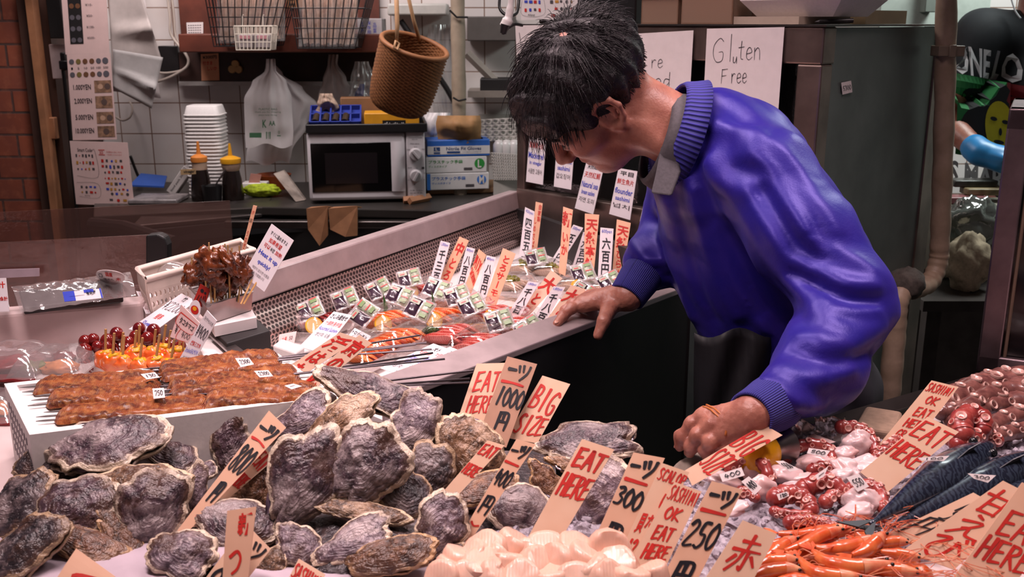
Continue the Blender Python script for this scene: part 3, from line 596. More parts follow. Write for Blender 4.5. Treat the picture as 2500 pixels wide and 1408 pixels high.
# ---- bottles, cup, sponge, trays
def lathe_thing(prof, c, n=22): m = MB(); m.lathe(prof, Matrix.Translation(c), n); return m
SAUCE = M_('soy_brown', '1d1412', .25, coat=.3); ORN = M_('cap_orange', 'd07d33', .45); YEL = M_('cap_yellow', 'd99a18', .45); CLOUD = M_('bottle_clear', 'b79a86', .35)
for i, (u, vb, vt, r, cap, lab) in enumerate(((494, 492, 345, .036, ORN, 'dark sauce bottle with orange nozzle and paper label'), (570, 492, 350, .038, YEL, 'dark sauce bottle with wide yellow nozzle'))):
    c = PZ(u, vb - 3, CZ); h = (PY(u, vt, c.y) - c).z; t = thing('sauce_bottle', lab, 'bottle', c)
    lathe_thing([(.001, 0), (r, 0), (r * 1.03, h * .1), (r * .9, h * .38), (r * .75, h * .52), (r * .74, h * .53), (.001, h * .53)], c).build('sauce', SAUCE, t, smooth=50)
    lathe_thing([(r * .74, h * .53), (r * .73 if i == 0 else r * .88, h * .6), (r * .75 if i == 0 else r * .9, h * .67), (.001, h * .67)], c).build('clear_neck', CLOUD, t, smooth=50)
    k = 1.0 if i == 0 else 1.18
    lathe_thing([(r * .8 * k, h * .66), (r * .82 * k, h * .7), (r * .8 * k, h * .74), (r * .5, h * .775), (.008, h * .79), (.004, h), (.001, h)], c).build('nozzle_cap', cap, t, smooth=50)
    if i == 0:
        q = Quad(c + V(-.058, -.036, h * .55), c + V(-.002, -.042, h * .57), c + V(-.002, -.042, h * .48), c + V(-.058, -.036, h * .46)); mm = MB(); mm.prism([q.at(0, 0), q.at(1, 0), q.at(1, 1), q.at(0, 1)], (0, .002, 0)); lb = mm.build('paper_label', M_('label_tan', 'b3946c', .6), t, smooth=0)
        l = MB(); lettering(l, q, [('f', 'vinegar', .2, .2, .95, .85, .02)]); l.build('lettering', INK_K, lb, smooth=0)
c = PZ(520, 494, CZ); t = thing('sauce_cup', 'black cup of sauce with a spoon in front of bottles', 'cup', c)
lathe_thing([(.001, 0), (.03, 0), (.036, .06), (.0365, .062), (.033, .06), (.03, .05), (.001, .05)], c).build('cup', BLACK, t, smooth=40)
m = MB(); m.tube([c + V(.005, 0, .05), c + V(.03, .0, .085), c + V(.052, .005, .115)], [.003, .003, .005], 8); m.build('spoon', ALU, t)
m = MB(); c = PZ(640, 480, CZ); m.ell(c + V(0, 0, .024), (.07, .035, .024), nu=40, nv=24, fn=lambda d: 1 + .18 * noise.noise(d * 3.0) + .10 * noise.noise(d * 9 + V(3, 1, 2)) + .05 * math.sin(d.x * 40) * math.sin(d.y * 40)); tag(m.build('sponge_cloth', M_('lime_green', 'a5b81c', .8, var=.2, scale=90, bump=.8, bdist=.004), smooth=180), 'crumpled lime green cloth lying on the work counter', 'cloth')
c = PZ(655, 470, CZ); c.y += .1; lathe_thing([(.001, 0), (.05, 0), (.068, .05), (.064, .05), (.045, .008), (.001, .008)], c, 26).build
o = lathe_thing([(.001, 0), (.05, 0), (.068, .055), (.064, .055), (.045, .008), (.001, .008)], c, 26).build('bowl', M_('bowl_orange', '9a4a1e', .35), smooth=40); tag(o, 'orange brown bowl behind the lime green cloth', 'bowl')
c = PZ(612, 482, CZ); c.y += .05; o = tag(MB().box(c.x - .045, c.x + .045, c.y, c.y + .06, CZ, CZ + .045).build('condiment_carton', WHITE, bevel=.003), 'small white carton of sachets beside the yellow capped bottle', 'carton')
m = MB(); m.prism([c + V(-.02, .01, .045), c + V(.02, .01, .045), c + V(.03, .01, .075), c + V(-.01, .01, .08)], (0, .003, 0)); m.build('sachet', M_('sachet_red', 'b07a74', .4), o, smooth=0)
m = MB(); a, b, cc, dd = PZ(742, 490, CZ), PY(716, 490, 3.5), PY(668, 420, 3.62), PY(700, 415, 3.64)
m.prism([PZ(745, 488, CZ + .002), PZ(722, 492, CZ + .002), PY(668, 424, 3.66), PY(692, 416, 3.68)], (.0, .02, 0)); tag(m.build('folded_magazine', M_('mag_grey', '9d9086', .5, var=.3, scale=14), smooth=0), 'folded grey leaflet leaning against left side of the microwave', 'leaflet')
# foam tray stack
def tray_mb(l, w, h):
    m = MB()
    def ring(a, b, r, z):
        return [V(x, y, z) for x, y in [(sx * (a - r) + r * math.cos(t), sy * (b - r) + r * math.sin(t)) for sx, sy, t0 in ((1, 1, 0), (-1, 1, 90), (-1, -1, 180), (1, -1, 270)) for t in [math.radians(t0 + k * 30) for k in range(4)]]]
    rs = [ring(l * .80, w * .80, .015, h), ring(l * .83, w * .83, .015, h * .92), ring(l * .95, w * .95, .02, h * .12), ring(l, w, .024, h * .1), ring(l, w, .024, 0)]
    vs = [p for r in rs for p in r]; n = 16; fs = [tuple(range(n))]
    for i in range(4):
        for k in range(n): fs.append((i * n + k, (i + 1) * n + k, (i + 1) * n + (k + 1) % n, i * n + (k + 1) % n))
    m.add(vs, fs); return m
bx = PZ(482, 496, CZ); bx.y += .17; hN = (PY(482, 256, bx.y) - V(0, 0, CZ)).z; wN = (PY(531, 300, bx.y).x - PY(440, 300, bx.y).x) / 2; NTR = 24
o = tray_mb(wN, .06, .035).build('foam_tray', FOAM, origin=(0, 0, 0), smooth=50); stp = (hN - .035) / (NTR - 1)
for k in range(NTR):
    c = o if k == 0 else o.copy()
    if k: COL.objects.link(c)
    c.location = (bx.x + .0015 * math.sin(k * 5), bx.y, CZ + k * stp)
    tag(c, 'white foam tray in the upturned stack beside the sauce bottles' if k < NTR - 1 else 'topmost white foam tray of the upturned stack beside sauce bottles', 'tray', 'stacked white foam trays')
c = PZ(408, 482, CZ); text_box('carton', 'grey white carton leaning on the left of the foam tray stack', 'carton', c + V(.02, .05, .01), V(1, 0, 0), V(0, 1, 0), .12, .05, .035, M_('carton_pale', 'bcb4b2', .6), [('grey_lettering', [('f', 'food pack 200', .1, .3, .8, .6)], INK_G)], tilt=Matrix.Rotation(math.radians(-52), 4, 'Y') @ Matrix.Translation((-.02, 0, 0)))
m = MB(); c = PZ(375, 497, CZ); m.box(c.x - .085, c.x + .09, c.y - .02, c.y + .12, CZ, CZ + .018); tag(m.build('packed_tray', M_('pack_silver', '8f8687', .22, var=.25, scale=20), bevel=.005), 'flat wrapped silver pack lying at left end of work counter', 'pack')
m = MB(); c = PZ(352, 470, CZ); m.prism([c + V(-.06, .02, .02), c + V(.07, .02, .015), c + V(.05, .12, .04), c + V(-.05, .12, .05)], (0, 0, .006)); tag(m.build('blue_folder', M_('folder_blue', '2f56a8', .4), smooth=0), 'blue plastic folder behind the wrapped silver pack', 'folder')
# white crates on the far right of the counter
CRATE = M_('crate_white', 'aaa59f', .5)
def holed_panel(m, p00, p10, p11, p01, nx, nz, th, r=.32):
    # panel with nx x nz round holes cut through (grid of octagon rings)
    q = Quad(p01, p11, p10, p00)
    for i in range(nx):
        for j in range(nz):
            s0, s1, t0, t1 = i / nx, (i + 1) / nx, j / nz, (j + 1) / nz; cs, ct_ = (s0 + s1) / 2, (t0 + t1) / 2
            out = [(s0, t0), (cs, t0), (s1, t0), (s1, ct_), (s1, t1), (cs, t1), (s0, t1), (s0, ct_)]
            inn = [(cs + (s1 - s0) * r * math.cos(a), ct_ + (t1 - t0) * r * math.sin(a)) for a in [math.radians(225 + 45 * k) for k in range(8)]]
            vs = [q.at(*p) for p in out] + [q.at(*p) for p in inn]
            m.add(vs, [(k, (k + 1) % 8, 8 + (k + 1) % 8, 8 + k) for k in range(8)])
m = MB(); holed_panel(m, PY(1170, 345, 3.78), PY(1290, 345, 3.72), PY(1290, 285, 3.72), PY(1166, 292, 3.78), 7, 4, .003, .26); m.box(PY(1166, 340, 3.78).x, PY(1290, 340, 3.78).x, 3.79, 3.98, PY(1200, 345, 3.78).z, PY(1200, 341, 3.78).z); m.box(PY(1166, 340, 3.78).x, PY(1290, 340, 3.78).x, 3.975, 3.98, PY(1200, 345, 3.78).z, PY(1200, 291, 3.78).z)
x_ = PY(1180, 340, 3.9).x; m.box(x_, x_ + .02, 3.9, 3.92, CZ, PY(1200, 345, 3.78).z); m.box(x_ + .12, x_ + .14, 3.9, 3.92, CZ, PY(1200, 345, 3.78).z)
tag(m.build('perforated_crate', CRATE, solid=.004), 'white perforated plastic crate standing right of the brown paper bag', 'crate')
m = MB(); holed_panel(m, PY(1205, 440, 3.66), PY(1292, 440, 3.62), PY(1292, 378, 3.62), PY(1198, 372, 3.66), 16, 9, .003, .3); m.box(PY(1205, 440, 3.66).x, PY(1292, 440, 3.66).x, 3.665, 3.85, CZ, CZ + .01); a = PY(1205, 440, 3.66); m.box(a.x, PY(1292, 440, 3.66).x, 3.66, 3.665, CZ, a.z)
tag(m.build('mesh_crate', CRATE, solid=.003), 'white mesh crate of round pots right of glove boxes', 'crate')
for k in range(3):
    c = PY(1218 + 19 * k, 372, 3.72); lz = MB(); lz.lathe([(.001, -.11), (.02, -.11), (.022, 0), (.021, .03), (.012, .045), (.001, .048)], Matrix.Translation(c), 16); tag(lz.build('spice_pot', M_('pot_white', 'c4c0bf', .3), smooth=50), ['left', 'middle', 'right'][k] + ' of the three white round topped pots in the mesh crate', 'pot')
c = PZ(1205, 440, CZ); c.y += .12; m = MB(); m.lathe([(.001, 0), (.025, 0), (.035, .05), (.03, .05), (.001, .045)], Matrix.Translation(c), 14); tag(m.build('pale_cup', M_('cup_green', 'a9b8a3', .4), smooth=40), 'pale green ribbed cup right of the green glove box', 'cup')
m = MB(); bag_sheet(m, [(282, 1068, 1172), (300, 1064, 1175), (345, 1070, 1174)], 3.68, .012, 41, 14, 12, thick=.05); tag(m.build('paper_bag', M_('kraft_bag', '9a7147', .7, var=.12), smooth=180), 'brown paper bag lying on top of the glove boxes', 'bag')
m = MB(); bag_sheet(m, [(275, 1030, 1100), (300, 1020, 1095), (345, 1035, 1070)], 3.78, .014, 44, 14, 12, thick=.03); tag(m.build('green_white_bag', BAGW, smooth=180), 'white plastic bag with green print squeezed behind the brown paper bag', 'bag')
# ---- left wall: cards, papers, socket, cables
CY = 3.50
struct(MB().box(-2.2, -1.0, CY + .004, CY + .03, 1.62, 1.65).build('trim_5', PILLAR))
def coin_items(rows, cols, x0, dx, y0, dy, r): return [('d', x0 + dx * i, y0 + dy * j, r) for j in range(rows) for i in range(cols)]
o, q = board('coin_chart', 'top pink chart with coin photos hanging beside the pillar', 'chart', [(146, -60), (257, -60), (267, 129), (160, 133)], (0, CY, 0), n0, PINKPAPER,
    grey=[('f', '¥10-', .52, .355, .68, .385), ('f', '¥50-', .53, .495, .68, .525), ('f', '¥100-', .52, .64, .7, .67), ('f', '¥500-', .52, .78, .7, .81)])
l = MB(); lettering(l, q, [('r', .13, .0, .43, .87)], .0005); l.build('black_panel', BLKMAT, o, smooth=0)
COIN = M_('coin_grey', '87818a', .4, .6); COINC = M_('coin_copper', '8a5f46', .4, .4); COINY = M_('coin_brass', '93804c', .4, .4)
l = MB(); lettering(l, q, coin_items(3, 2, .21, .14, .53, .145, .055), .0009); l.build('coin_print', COIN, o, smooth=0)
l = MB(); lettering(l, q, coin_items(1, 2, .21, .14, .385, .145, .055), .0009); l.build('coin_print', COINC, o, smooth=0)
o, q = board('money_chart', 'middle pink chart with coins and yen note prices beside the pillar', 'chart', [(163, 133), (269, 129), (285, 340), (178, 342)], (0, CY, 0), n0, PINKPAPER,
    black=[('f', '1.000YEN', .1, .35, .5, .41, .012), ('f', '2.000YEN', .1, .51, .5, .57, .012), ('f', '5.000YEN', .1, .70, .5, .76, .012), ('f', '10.000YEN', .08, .86, .5, .92, .012),
           ('f', '1', .08, .15, .12, .175), ('f', '5', .23, .15, .27, .175), ('f', '10', .38, .15, .45, .175), ('f', '50', .53, .15, .61, .175), ('f', '100', .66, .15, .76, .175), ('f', '500', .82, .15, .93, .175)])
for nm, mt, its in (('grey_coin_print', COIN, (0, 4, 5)), ('brass_coin_print', COINY, (1,)), ('copper_coin_print', COINC, (2, 3))):
    l = MB(); lettering(l, q, [('d', .1 + .155 * i, yy, .058 if i < 5 else .07) for i in its for yy in (.085, .235)], .0008); l.build(nm, mt, o, smooth=0)
NOTE = M_('banknote', 'a77f66', .6, var=.3, scale=60); l = MB(); lettering(l, q, [('r', .58, .31, .97, .45), ('r', .58, .49, .97, .63), ('r', .58, .675, .97, .81), ('r', .58, .84, .97, .97)], .0006); l.build('banknote_print', NOTE, o, smooth=0)
l = MB(); lettering(l, q, [('d', .88 if i in (0, 2) else .78, t, .07) for i, t in enumerate((.38, .56, .745, .905))], .0009); l.build('portrait_print', M_('note_dark', '5e4a45', .6), o, smooth=0)
l = MB(); lettering(l, q, [('d', .72, t, .06) for t in (.38, .745)], .0009); l.build('seal_print', M_('note_pale', 'c79f86', .6), o, smooth=0)
rnd = random.Random(8); cols = {'red': [], 'blue': [], 'dark': [], 'yellow': []}; kk = list(cols)
PM = {'red': INK_R, 'blue': INK_B, 'dark': INK_G, 'yellow': M_('print_ochre', 'b9822f', .6)}
def logo_rows(rows):
    for s0, s1, t, n, h in rows:
        for i in range(n):
            a = s0 + (s1 - s0) * (i + .15) / n; b = a + (s1 - s0) / n * rnd.uniform(.4, .75); k = rnd.choice(['red', 'red', 'blue', 'dark', 'dark', 'yellow'])
            cols[k].append(('r', a, t, b, t + h * rnd.uniform(.6, 1)) if rnd.random() < .7 else ('d', (a + b) / 2, t + h / 2, (b - a) * .4))
logo_rows([(.07, .4, .2, 6, .05), (.07, .4, .31, 6, .05), (.07, .4, .41, 5, .05), (.1, .4, .7, 4, .04), (.1, .4, .78, 4, .04), (.5, .9, .27, 5, .05), (.5, .9, .36, 6, .055), (.53, .88, .45, 5, .05), (.53, .93, .55, 7, .035), (.54, .92, .63, 5, .045), (.54, .95, .72, 6, .045), (.6, .95, .79, 4, .04), (.57, .92, .89, 3, .045)])
o, q = board('payment_chart', 'lowest pink card covered with tiny payment logos beside the pillar', 'card', [(170, 344), (311, 348), (328, 504), (186, 498)], (0, CY - .004, 0), n0, PINKPAPER,
    black=[('f', 'Smart Code', .12, .105, .37, .16, .005), ('l', [(.37, .14), (.42, .15), (.43, .55), (.07, .54)], .0016), ('l', [(.05, .65), (.41, .66), (.41, .88), (.07, .87)], .0012), ('f', 'Bank Pay', .17, .845, .26, .865)],
    red=[('f', 'お支払いはこちら', .62, .14, .88, .165), ('f', 'ご利用いただけます', .62, .185, .88, .205), ('r', .48, .12, .59, .13), ('r', .48, .195, .59, .205), ('f', 'acs', .5, .14, .56, .185)])
for k in kk:
    l = MB(); lettering(l, q, cols[k], .0007); l.build(k + '_logos', PM[k], o, smooth=0)
wp = thing('hanging_papers', 'sheaf of white paper sheets hanging folded on the wall by the charts', 'papers', PY(330, 262, 3.75))
m = MB()
def sheet(pts, y, seed, amp=.012):
    tl, tr, br, bl = pts
    def g(a, b):
        u = (tl[0] * (1 - a) + tr[0] * a) * (1 - b) + (bl[0] * (1 - a) + br[0] * a) * b; v = (tl[1] * (1 - a) + tr[1] * a) * (1 - b) + (bl[1] * (1 - a) + br[1] * a) * b
        fold = .035 * math.exp(-((b - .52 - .1 * a) / .06) ** 2) * (a ** .7) ; return PY(u, v, y - fold + amp * math.sin(a * 2.4 + seed) + amp * .4 * noise.noise(V(a * 3, b * 3, seed)))
    return g
m.grid(sheet(((262, -60), (330, -60), (396, 150), (276, 205)), 3.74, 1), 18, 24); m.build('upper_sheet', M_('sheet_warm', 'b9aeaa', .6), wp, smooth=180, solid=.002)
m = MB(); m.grid(sheet(((276, 120), (398, 140), (370, 265), (276, 215)), 3.70, 2, .006), 16, 14); m.build('lower_sheet', M_('sheet_cool', 'b3afae', .6), wp, smooth=180, solid=.002)
m = MB(); m.grid(sheet(((268, -60), (345, -60), (392, 240), (274, 222)), 3.80, 3), 12, 16); m.build('rear_sheet', PAPER, wp, smooth=180, solid=.002)
m = MB(); x_ = PY(300, -40, 3.8).x; m.tube([V(x_, 3.81, 1.6), V(x_, 3.9, 1.62), V(x_, 3.995, 1.62)], .005, 6); m.build('hook', ALU, wp)
m = MB(); x0, x1, z0, z1 = pbox(m, 123, 108, 168, 193, 3.60, .02); tag(m.build('socket_plate', M_('plate_pale', 'b7a3a3', .4), bevel=.003), 'pale wall socket plate on the pillar behind the charts', 'socket')
t = thing('power_plug', 'black plug with black cable running down beside the charts', 'plug', PY(155, 160, 3.55))
m = MB(); pbox(m, 147, 128, 160, 172, 3.57, .03); pbox(m, 143, 148, 166, 170, 3.56, .03); m.build('plug_body', BLACK, t, bevel=.004)
m = MB(); m.tube(smooth_path([PY(154, 170, 3.58), PY(160, 220, 3.58), PY(172, 340, 3.58), PY(186, 500, 3.57), PY(192, 560, 3.55), PY(192, 700, 3.50)]), .007, 8); m.build('cable', BLACK, t, smooth=180)
m = MB(); pbox(m, 114, -40, 150, 94, 3.58, .035); tag(m.build('black_box', BLKMAT, bevel=.003), 'black box fixed high on pillar above the socket plate', 'box')
m = MB(); pbox(m, 118, 287, 134, 340, 3.585, .03); tag(m.build('wood_hook', TANWOOD, bevel=.003), 'small wooden block fixed on the dark pillar', 'block')
m = MB(); m.tube(smooth_path([PY(402, -60, 3.93), PY(415, 40, 3.93), PY(418, 85, 3.93), PY(452, 130, 3.92), PY(460, 155, 3.92), PY(440, 175, 3.92), PY(395, 196, 3.93), PY(330, 210, 3.95)]), .0055, 8); m.tube(smooth_path([PY(412, -60, 3.945), PY(424, 30, 3.945), PY(430, 90, 3.945), PY(458, 140, 3.94), PY(450, 168, 3.94), PY(410, 178, 3.95), PY(380, 176, 3.95)]), .0045, 8)
tag(m.build('white_cable', M_('cable_white', 'b9aca2', .5), smooth=180), 'looped white electric cable hanging on wall left of the shelf', 'cable')
m = MB(); m.tube(smooth_path([PY(318, 380, 3.96), PY(340, 435, 3.96), PY(366, 470, 3.94), PY(368, 486, 3.9)]), .006, 8); tag(m.build('black_cable', BLACK, smooth=180), 'thin black cable sagging on the tiles down to work counter', 'cable')
m = MB(); pbox(m, 388, 112, 436, 180, 3.96, .04); tag(m.build('dark_recess_box', BLACK, bevel=.003), 'black box on wall behind the looped white cable', 'box')
m = MB(); m.tube(smooth_path([PY(284, 286, 3.9), PY(300, 294, 3.88), PY(318, 285, 3.9), PY(323, 262, 3.95), PY(316, 248, 3.98)]), .004, 8); tag(m.build('short_white_cable', M_('cable_white', 'b9aca2', .5), smooth=180), 'short white cable loop below the hanging papers', 'cable')
# ================================================================ glass fronted fridge with hand written signs
FO = V(.028, 2.712, 0); FD = V(.695, -.719, 0).normalized(); FN = V(-FD.y, FD.x, 0)      # along the front / into the cabinet
FW, FDP, FZ = .872, .567, 1.44
def FP(s, d, z): return FO + FD * s + FN * d + V(0, 0, z)
GREEN_D = M_('fridge_side', '565d5a', .42, .0, var=.2, scale=7); RUST = M_('rust_frame', '8a7770', .36, .8, var=.2, scale=10)
fr = thing('display_fridge', 'large steel framed glass fronted fridge carrying the hand written signs', 'fridge', FP(FW / 2, FDP / 2, 0))
def fbox(m, s0, s1, d0, d1, z0, z1, mi=0): m.hexa([FP(s0, d0, z0), FP(s1, d0, z0), FP(s1, d1, z0), FP(s0, d1, z0)], [FP(s0, d0, z1), FP(s1, d0, z1), FP(s1, d1, z1), FP(s0, d1, z1)], mi)
m = MB(); fbox(m, 0, FW, 0, FDP, 0, .935); fbox(m, 0, FW, FDP - .02, FDP, .935, FZ - .03); fbox(m, 0, .02, .03, FDP, .935, FZ - .03); m.build('cabinet', M_('fridge_inner', '3a4140', .5), fr, smooth=0)
m = MB(); fbox(m, FW - .022, FW + .004, .03, FDP + .01, 0, FZ - .002); m.build('side_panel', GREEN_D, fr, smooth=0)
m = MB(); fbox(m, FW - .03, FW + .008, FDP - .05, FDP + .02, .0, FZ - .001); m.build('rear_post', RUST, fr, smooth=0, bevel=.003)
m = MB(); fbox(m, 0, FW + .006, -.012, .04, FZ - .075, FZ); fbox(m, -.01, .02, -.012, .04, .935, FZ - .02); fbox(m, FW - .05, FW + .006, -.012, .035, .875, FZ - .075); fbox(m, -.01, FW, -.014, .04, .93, 1.009); m.build('front_frame', RUST, fr, smooth=0, bevel=.004)
m = MB(); fbox(m, 0, FW + .012, -.015, FDP + .02, FZ, FZ + .004); m.build('top_sheet', STEEL_D, fr, smooth=0)
m = MB(); fbox(m, .02, FW - .05, .012, .016, 1.0, FZ - .07); m.build('glass', clear_mat('fridge_glass', 'a9b3b0', gloss=.08), fr, smooth=0)
m = MB(); fbox(m, .02, FW - .03, .05, FDP - .03, 1.16, 1.17); fbox(m, FW - .16, FW - .13, .06, .09, 1.03, FZ - .08); m.build('shelf', M_('fridge_shelf', '8fa39b', .4), fr, smooth=0)
FNv = -FN; FP0 = FP(.3, -.018, 1.2)
def hand(s, s0, t0, s1, t1, w=.0022): return [('b', s, s0, t0, s1, t1, w)]
G['l'] = [[(.5, 0), (.45, 1)]]; G['u'] = [[(.1, .45), (.15, .9), (.6, .85), (.8, .45)], [(.8, .45), (.85, .98)]]; G['t'] = [[(.5, .1), (.45, .85), (.8, .95)], [(.1, .4), (.9, .36)]]
G['e'] = [[(.1, .7), (.85, .62), (.6, .4), (.2, .5), (.15, .85), (.5, .98), (.95, .85)]]; G['n'] = [[(.1, .42), (.12, .98)], [(.12, .6), (.5, .42), (.8, .55), (.88, .98)]]
G['r'] = [[(.15, .42), (.18, .98)], [(.18, .62), (.5, .42), (.85, .46)]]; G['d'] = [[(.8, .5), (.3, .45), (.1, .75), (.35, .98), (.8, .7)], [(.85, .0), (.82, .98)]]; G['W'] = [[(.0, 0), (.25, 1), (.5, .2), (.7, 1), (1., 0)]]
board('welcome_poster', 'white hand written poster on the fridge glass behind the man\'s face', 'poster', [(1258, 62), (1416, 60), (1424, 330), (1268, 286)], FP0, FNv, PAPER, black=hand('W', .04, .08, .42, .5) + hand('el', .44, .06, .75, .46), thick=.0008)
board('warning_poster', 'white hand written poster on the fridge glass behind the man\'s nape', 'poster', [(1520, 84), (1693, 74), (1680, 310), (1506, 312)], FP0 + FNv * .002, FNv, PAPER, black=hand('re', .44, .22, .62, .37) + hand('ed', .5, .42, .74, .57), thick=.0008)
board('gluten_free_poster', 'white hand written poster reading Gluten Free on the fridge glass', 'poster', [(1726, 70), (1915, 66), (1897, 310), (1714, 312)], FP0 + FNv * .001, FNv, PAPER,
      black=hand('G', .08, .09, .27, .34) + hand('l', .31, .06, .37, .33) + hand('u', .37, .23, .44, .35) + hand('ten', .43, .11, .74, .32) + hand('F', .22, .4, .33, .55) + hand('ree', .36, .38, .58, .55) + hand('ne', .62, .72, .8, .84), thick=.0008)
LAM = M_('laminated_white', 'ddd6da', .25, var=.02)
CP0 = FP(.3, -.03, 1.05); CPN = (FNv + V(-.1, 0, .12)).normalized()
for nm, jp, red, b1, b2, ko, px in (('mackerel', 'きずし', '醋醃青花魚', 'Mackerel', 'in vinegar', '시큼한 고등어', [(1293, 319), (1334, 326), (1325, 451), (1284, 443)]), ('cuttlefish', '墨いか', '墨魚刺身', 'Golden Cuttlefish', 'sashimi', '갑오징어', [(1361, 330), (1404, 336), (1394, 463), (1352, 455)]),
        ('sea bream', '天然紅鯛', '天然紅鯛', 'Natural sea', 'bream sashimi', '자연 도미', [(1432, 393), (1476, 400), (1448, 523), (1403, 508)]), ('flounder', '平目', '鮮生魚片', 'flounder', 'sashimi', '넙치', [(1510, 410), (1556, 418), (1538, 537), (1487, 522)])):
    board('menu_card', 'laminated white card naming %s hung on the fridge rail' % nm, 'card', px, CP0, CPN, LAM, black=[('f', jp, .15, .05, .85, .14, .01)], red=[('f', red, .08, .2, .92, .32, .005)], blue=[('f', b1, .06, .4, .94, .52, .01), ('f', b2, .15, .57, .85, .66, .01)], grey=[('f', ko, .1, .72, .9, .82)], thick=.0012)
board('menu_card', 'half hidden laminated white card on the fridge rail next to blue sleeve', 'card', [(1573, 490), (1615, 496), (1600, 556), (1562, 540)], CP0, CPN, LAM, grey=[('f', '메뉴', .2, .3, .8, .5)], thick=.0012)
q_ = [(2054, 202), (2078, 197), (2081, 225), (2057, 231)]
SN = FD; SP0 = FP(FW + .0075, .2, 1.2)
board('price_slip', 'small white slip reading 5300 stuck on the dark fridge side', 'slip', q_, SP0, SN, PAPER, black=[('b', '5300', .08, .3, .92, .7, .0022)], thick=.0006)
# things on top of the fridge
TUB = clear_mat('tub_plastic', 'd6b9a0', gloss=.06, rough=.3, haze=.45, hazecol='c0a08a')
def tub(name, label, s0, s1, d0, d1, h, fill=None):
    t = thing(name, label, 'tub', FP((s0 + s1) / 2, (d0 + d1) / 2, FZ + .004)); m = MB(); z = FZ + .0045
    i = .006; fbox(m, s0 + i, s1 - i, d0 + i, d1 - i, z, z + .003); fbox(m, s0 + i, s1 - i, d0 + i, d0 + i + .003, z, z + h); fbox(m, s0 + i, s1 - i, d1 - i - .003, d1 - i, z, z + h); fbox(m, s0 + i, s0 + i + .003, d0 + i, d1 - i, z, z + h); fbox(m, s1 - i - .003, s1 - i, d0 + i, d1 - i, z, z + h)
    m.build('box', TUB, t, smooth=0); m = MB(); fbox(m, s0 - .002, s1 + .002, d0 - .002, d1 + .002, z + h, z + h + .007); m.build('lid', M_('lid_orange', 'b58a6b', .4), t, smooth=0, bevel=.002)
    if fill: m = MB(); fbox(m, s0 + .03, s1 - .03, d0 + .02, d1 - .03, z + .004, z + h * .6); m.build('contents', fill, t, bevel=.01)
    return t
tub('plastic_tub', 'cloudy plastic tub with orange lid at left on top of the fridge', .37, .49, .02, .14, .062, M_('tub_fill', 'bb9f88', .6))
tub('plastic_tub', 'larger cloudy plastic tub with lid in the middle on top of fridge', .495, .645, .01, .14, .075, PAPER)
tub('plastic_tub', 'low cloudy plastic tub next to the foam tray on top of fridge', .65, .695, .06, .16, .05)
t = thing('foam_tray', 'white foam tray holding a red rubber piece on top of the fridge', 'tray', FP(.76, .16, FZ + .02)); o = MB()
fbox(o, .68, .86, .05, .20, FZ + .022, FZ + .026)
def strip(m, a, b, c, d): m.hexa([a, b, b + V(0, 0, -.004), a + V(0, 0, -.004)], [d, c, c + V(0, 0, -.004), d + V(0, 0, -.004)])
z0, z1 = FZ + .024, FZ + .058
for (a, b, c, d) in (((.68, .05), (.86, .05), (.89, .025), (.65, .025)), ((.68, .20), (.86, .20), (.89, .225), (.65, .225)), ((.68, .05), (.68, .20), (.65, .225), (.65, .025)), ((.86, .05), (.86, .20), (.89, .225), (.89, .025))):
    strip(o, FP(*a, z0), FP(*b, z0), FP(*c, z1), FP(*d, z1))
o.build('tray', FOAM, t, smooth=30)
m = MB(); m.ell(FP(.73, .1, FZ + .038), (.02, .012, .012)); m.tube([FP(.73, .1, FZ + .034), FP(.77, .1, FZ + .034)], .006, 8); tag(m.build('rubber_plug', M_('plug_red', '7d1f30', .5), smooth=180), 'dark red rubber plug lying in the foam tray on the fridge', 'plug')
m = MB(); m.prism([FP(.64, .02, FZ + .0045), FP(.80, .02, FZ + .0045), FP(.82, .2, FZ + .0045), FP(.66, .2, FZ + .0045)], (0, 0, .016)); tag(m.build('paper_pile', M_('pile_paper', 'b5a292', .7), smooth=0), 'pile of papers under the white foam tray on the fridge', 'papers')
m = MB(); m.tube([FP(.83, .05, FZ + .010), FP(.885, .09, FZ + .012)], .005, 10); m.tube([FP(.83, .05, FZ + .010), FP(.823, .045, FZ + .0095)], [.004, .001], 8); tag(m.build('marker_pen', BLACK, smooth=60), 'black marker pen lying near right end of the fridge top', 'pen')
m = MB(); m.prism([FP(.79, .25, FZ + .0045), FP(.83, .25, FZ + .0045), FP(.83, .45, FZ + .0045), FP(.7, .45, FZ + .0045)], (0, 0, .03)); tag(m.build('kraft_envelopes', M_('kraft', '9c805f', .7), smooth=0), 'brown kraft envelopes behind the foam tray on the fridge', 'envelopes')
# payment card, cables and sprayer above the posters
db = FP(.2, .03, FZ + .004); m = MB(); fbox(m, .0, .33, .06, .1, FZ + .0045, FZ + .14); tag(m.build('dark_monitor', BLACK, bevel=.004), 'dark flat monitor standing on top left of the fridge', 'monitor')
cols = {'red': [], 'blue': [], 'dark': [], 'yellow': []}
rnd = random.Random(77); logo_rows([(.06, .4, .46, 4, .1), (.06, .4, .68, 4, .1), (.52, .95, .46, 5, .1), (.6, .95, .66, 4, .09), (.53, .95, .85, 3, .09)])
o, q = board('payment_card', 'white card of payment logos standing on the fridge above the first poster', 'card', [(1270, -40), (1410, -40), (1410, 47), (1272, 49)], FP(.1, .05, FZ), FNv, PAPER, black=[('l', [(.03, .44), (.03, .86), (.42, .86), (.42, .4)], .001), ('f', 'Alipay', .13, .83, .26, .9)])
for k in kk:
    l = MB(); lettering(l, q, cols[k], .0007)
    if l.v: l.build(k + '_logos', PM[k], o, smooth=0)
sp = thing('spray_nozzle', 'white spray nozzle hanging on black cables left of the first poster', 'nozzle', PY(1240, 85, 2.5))
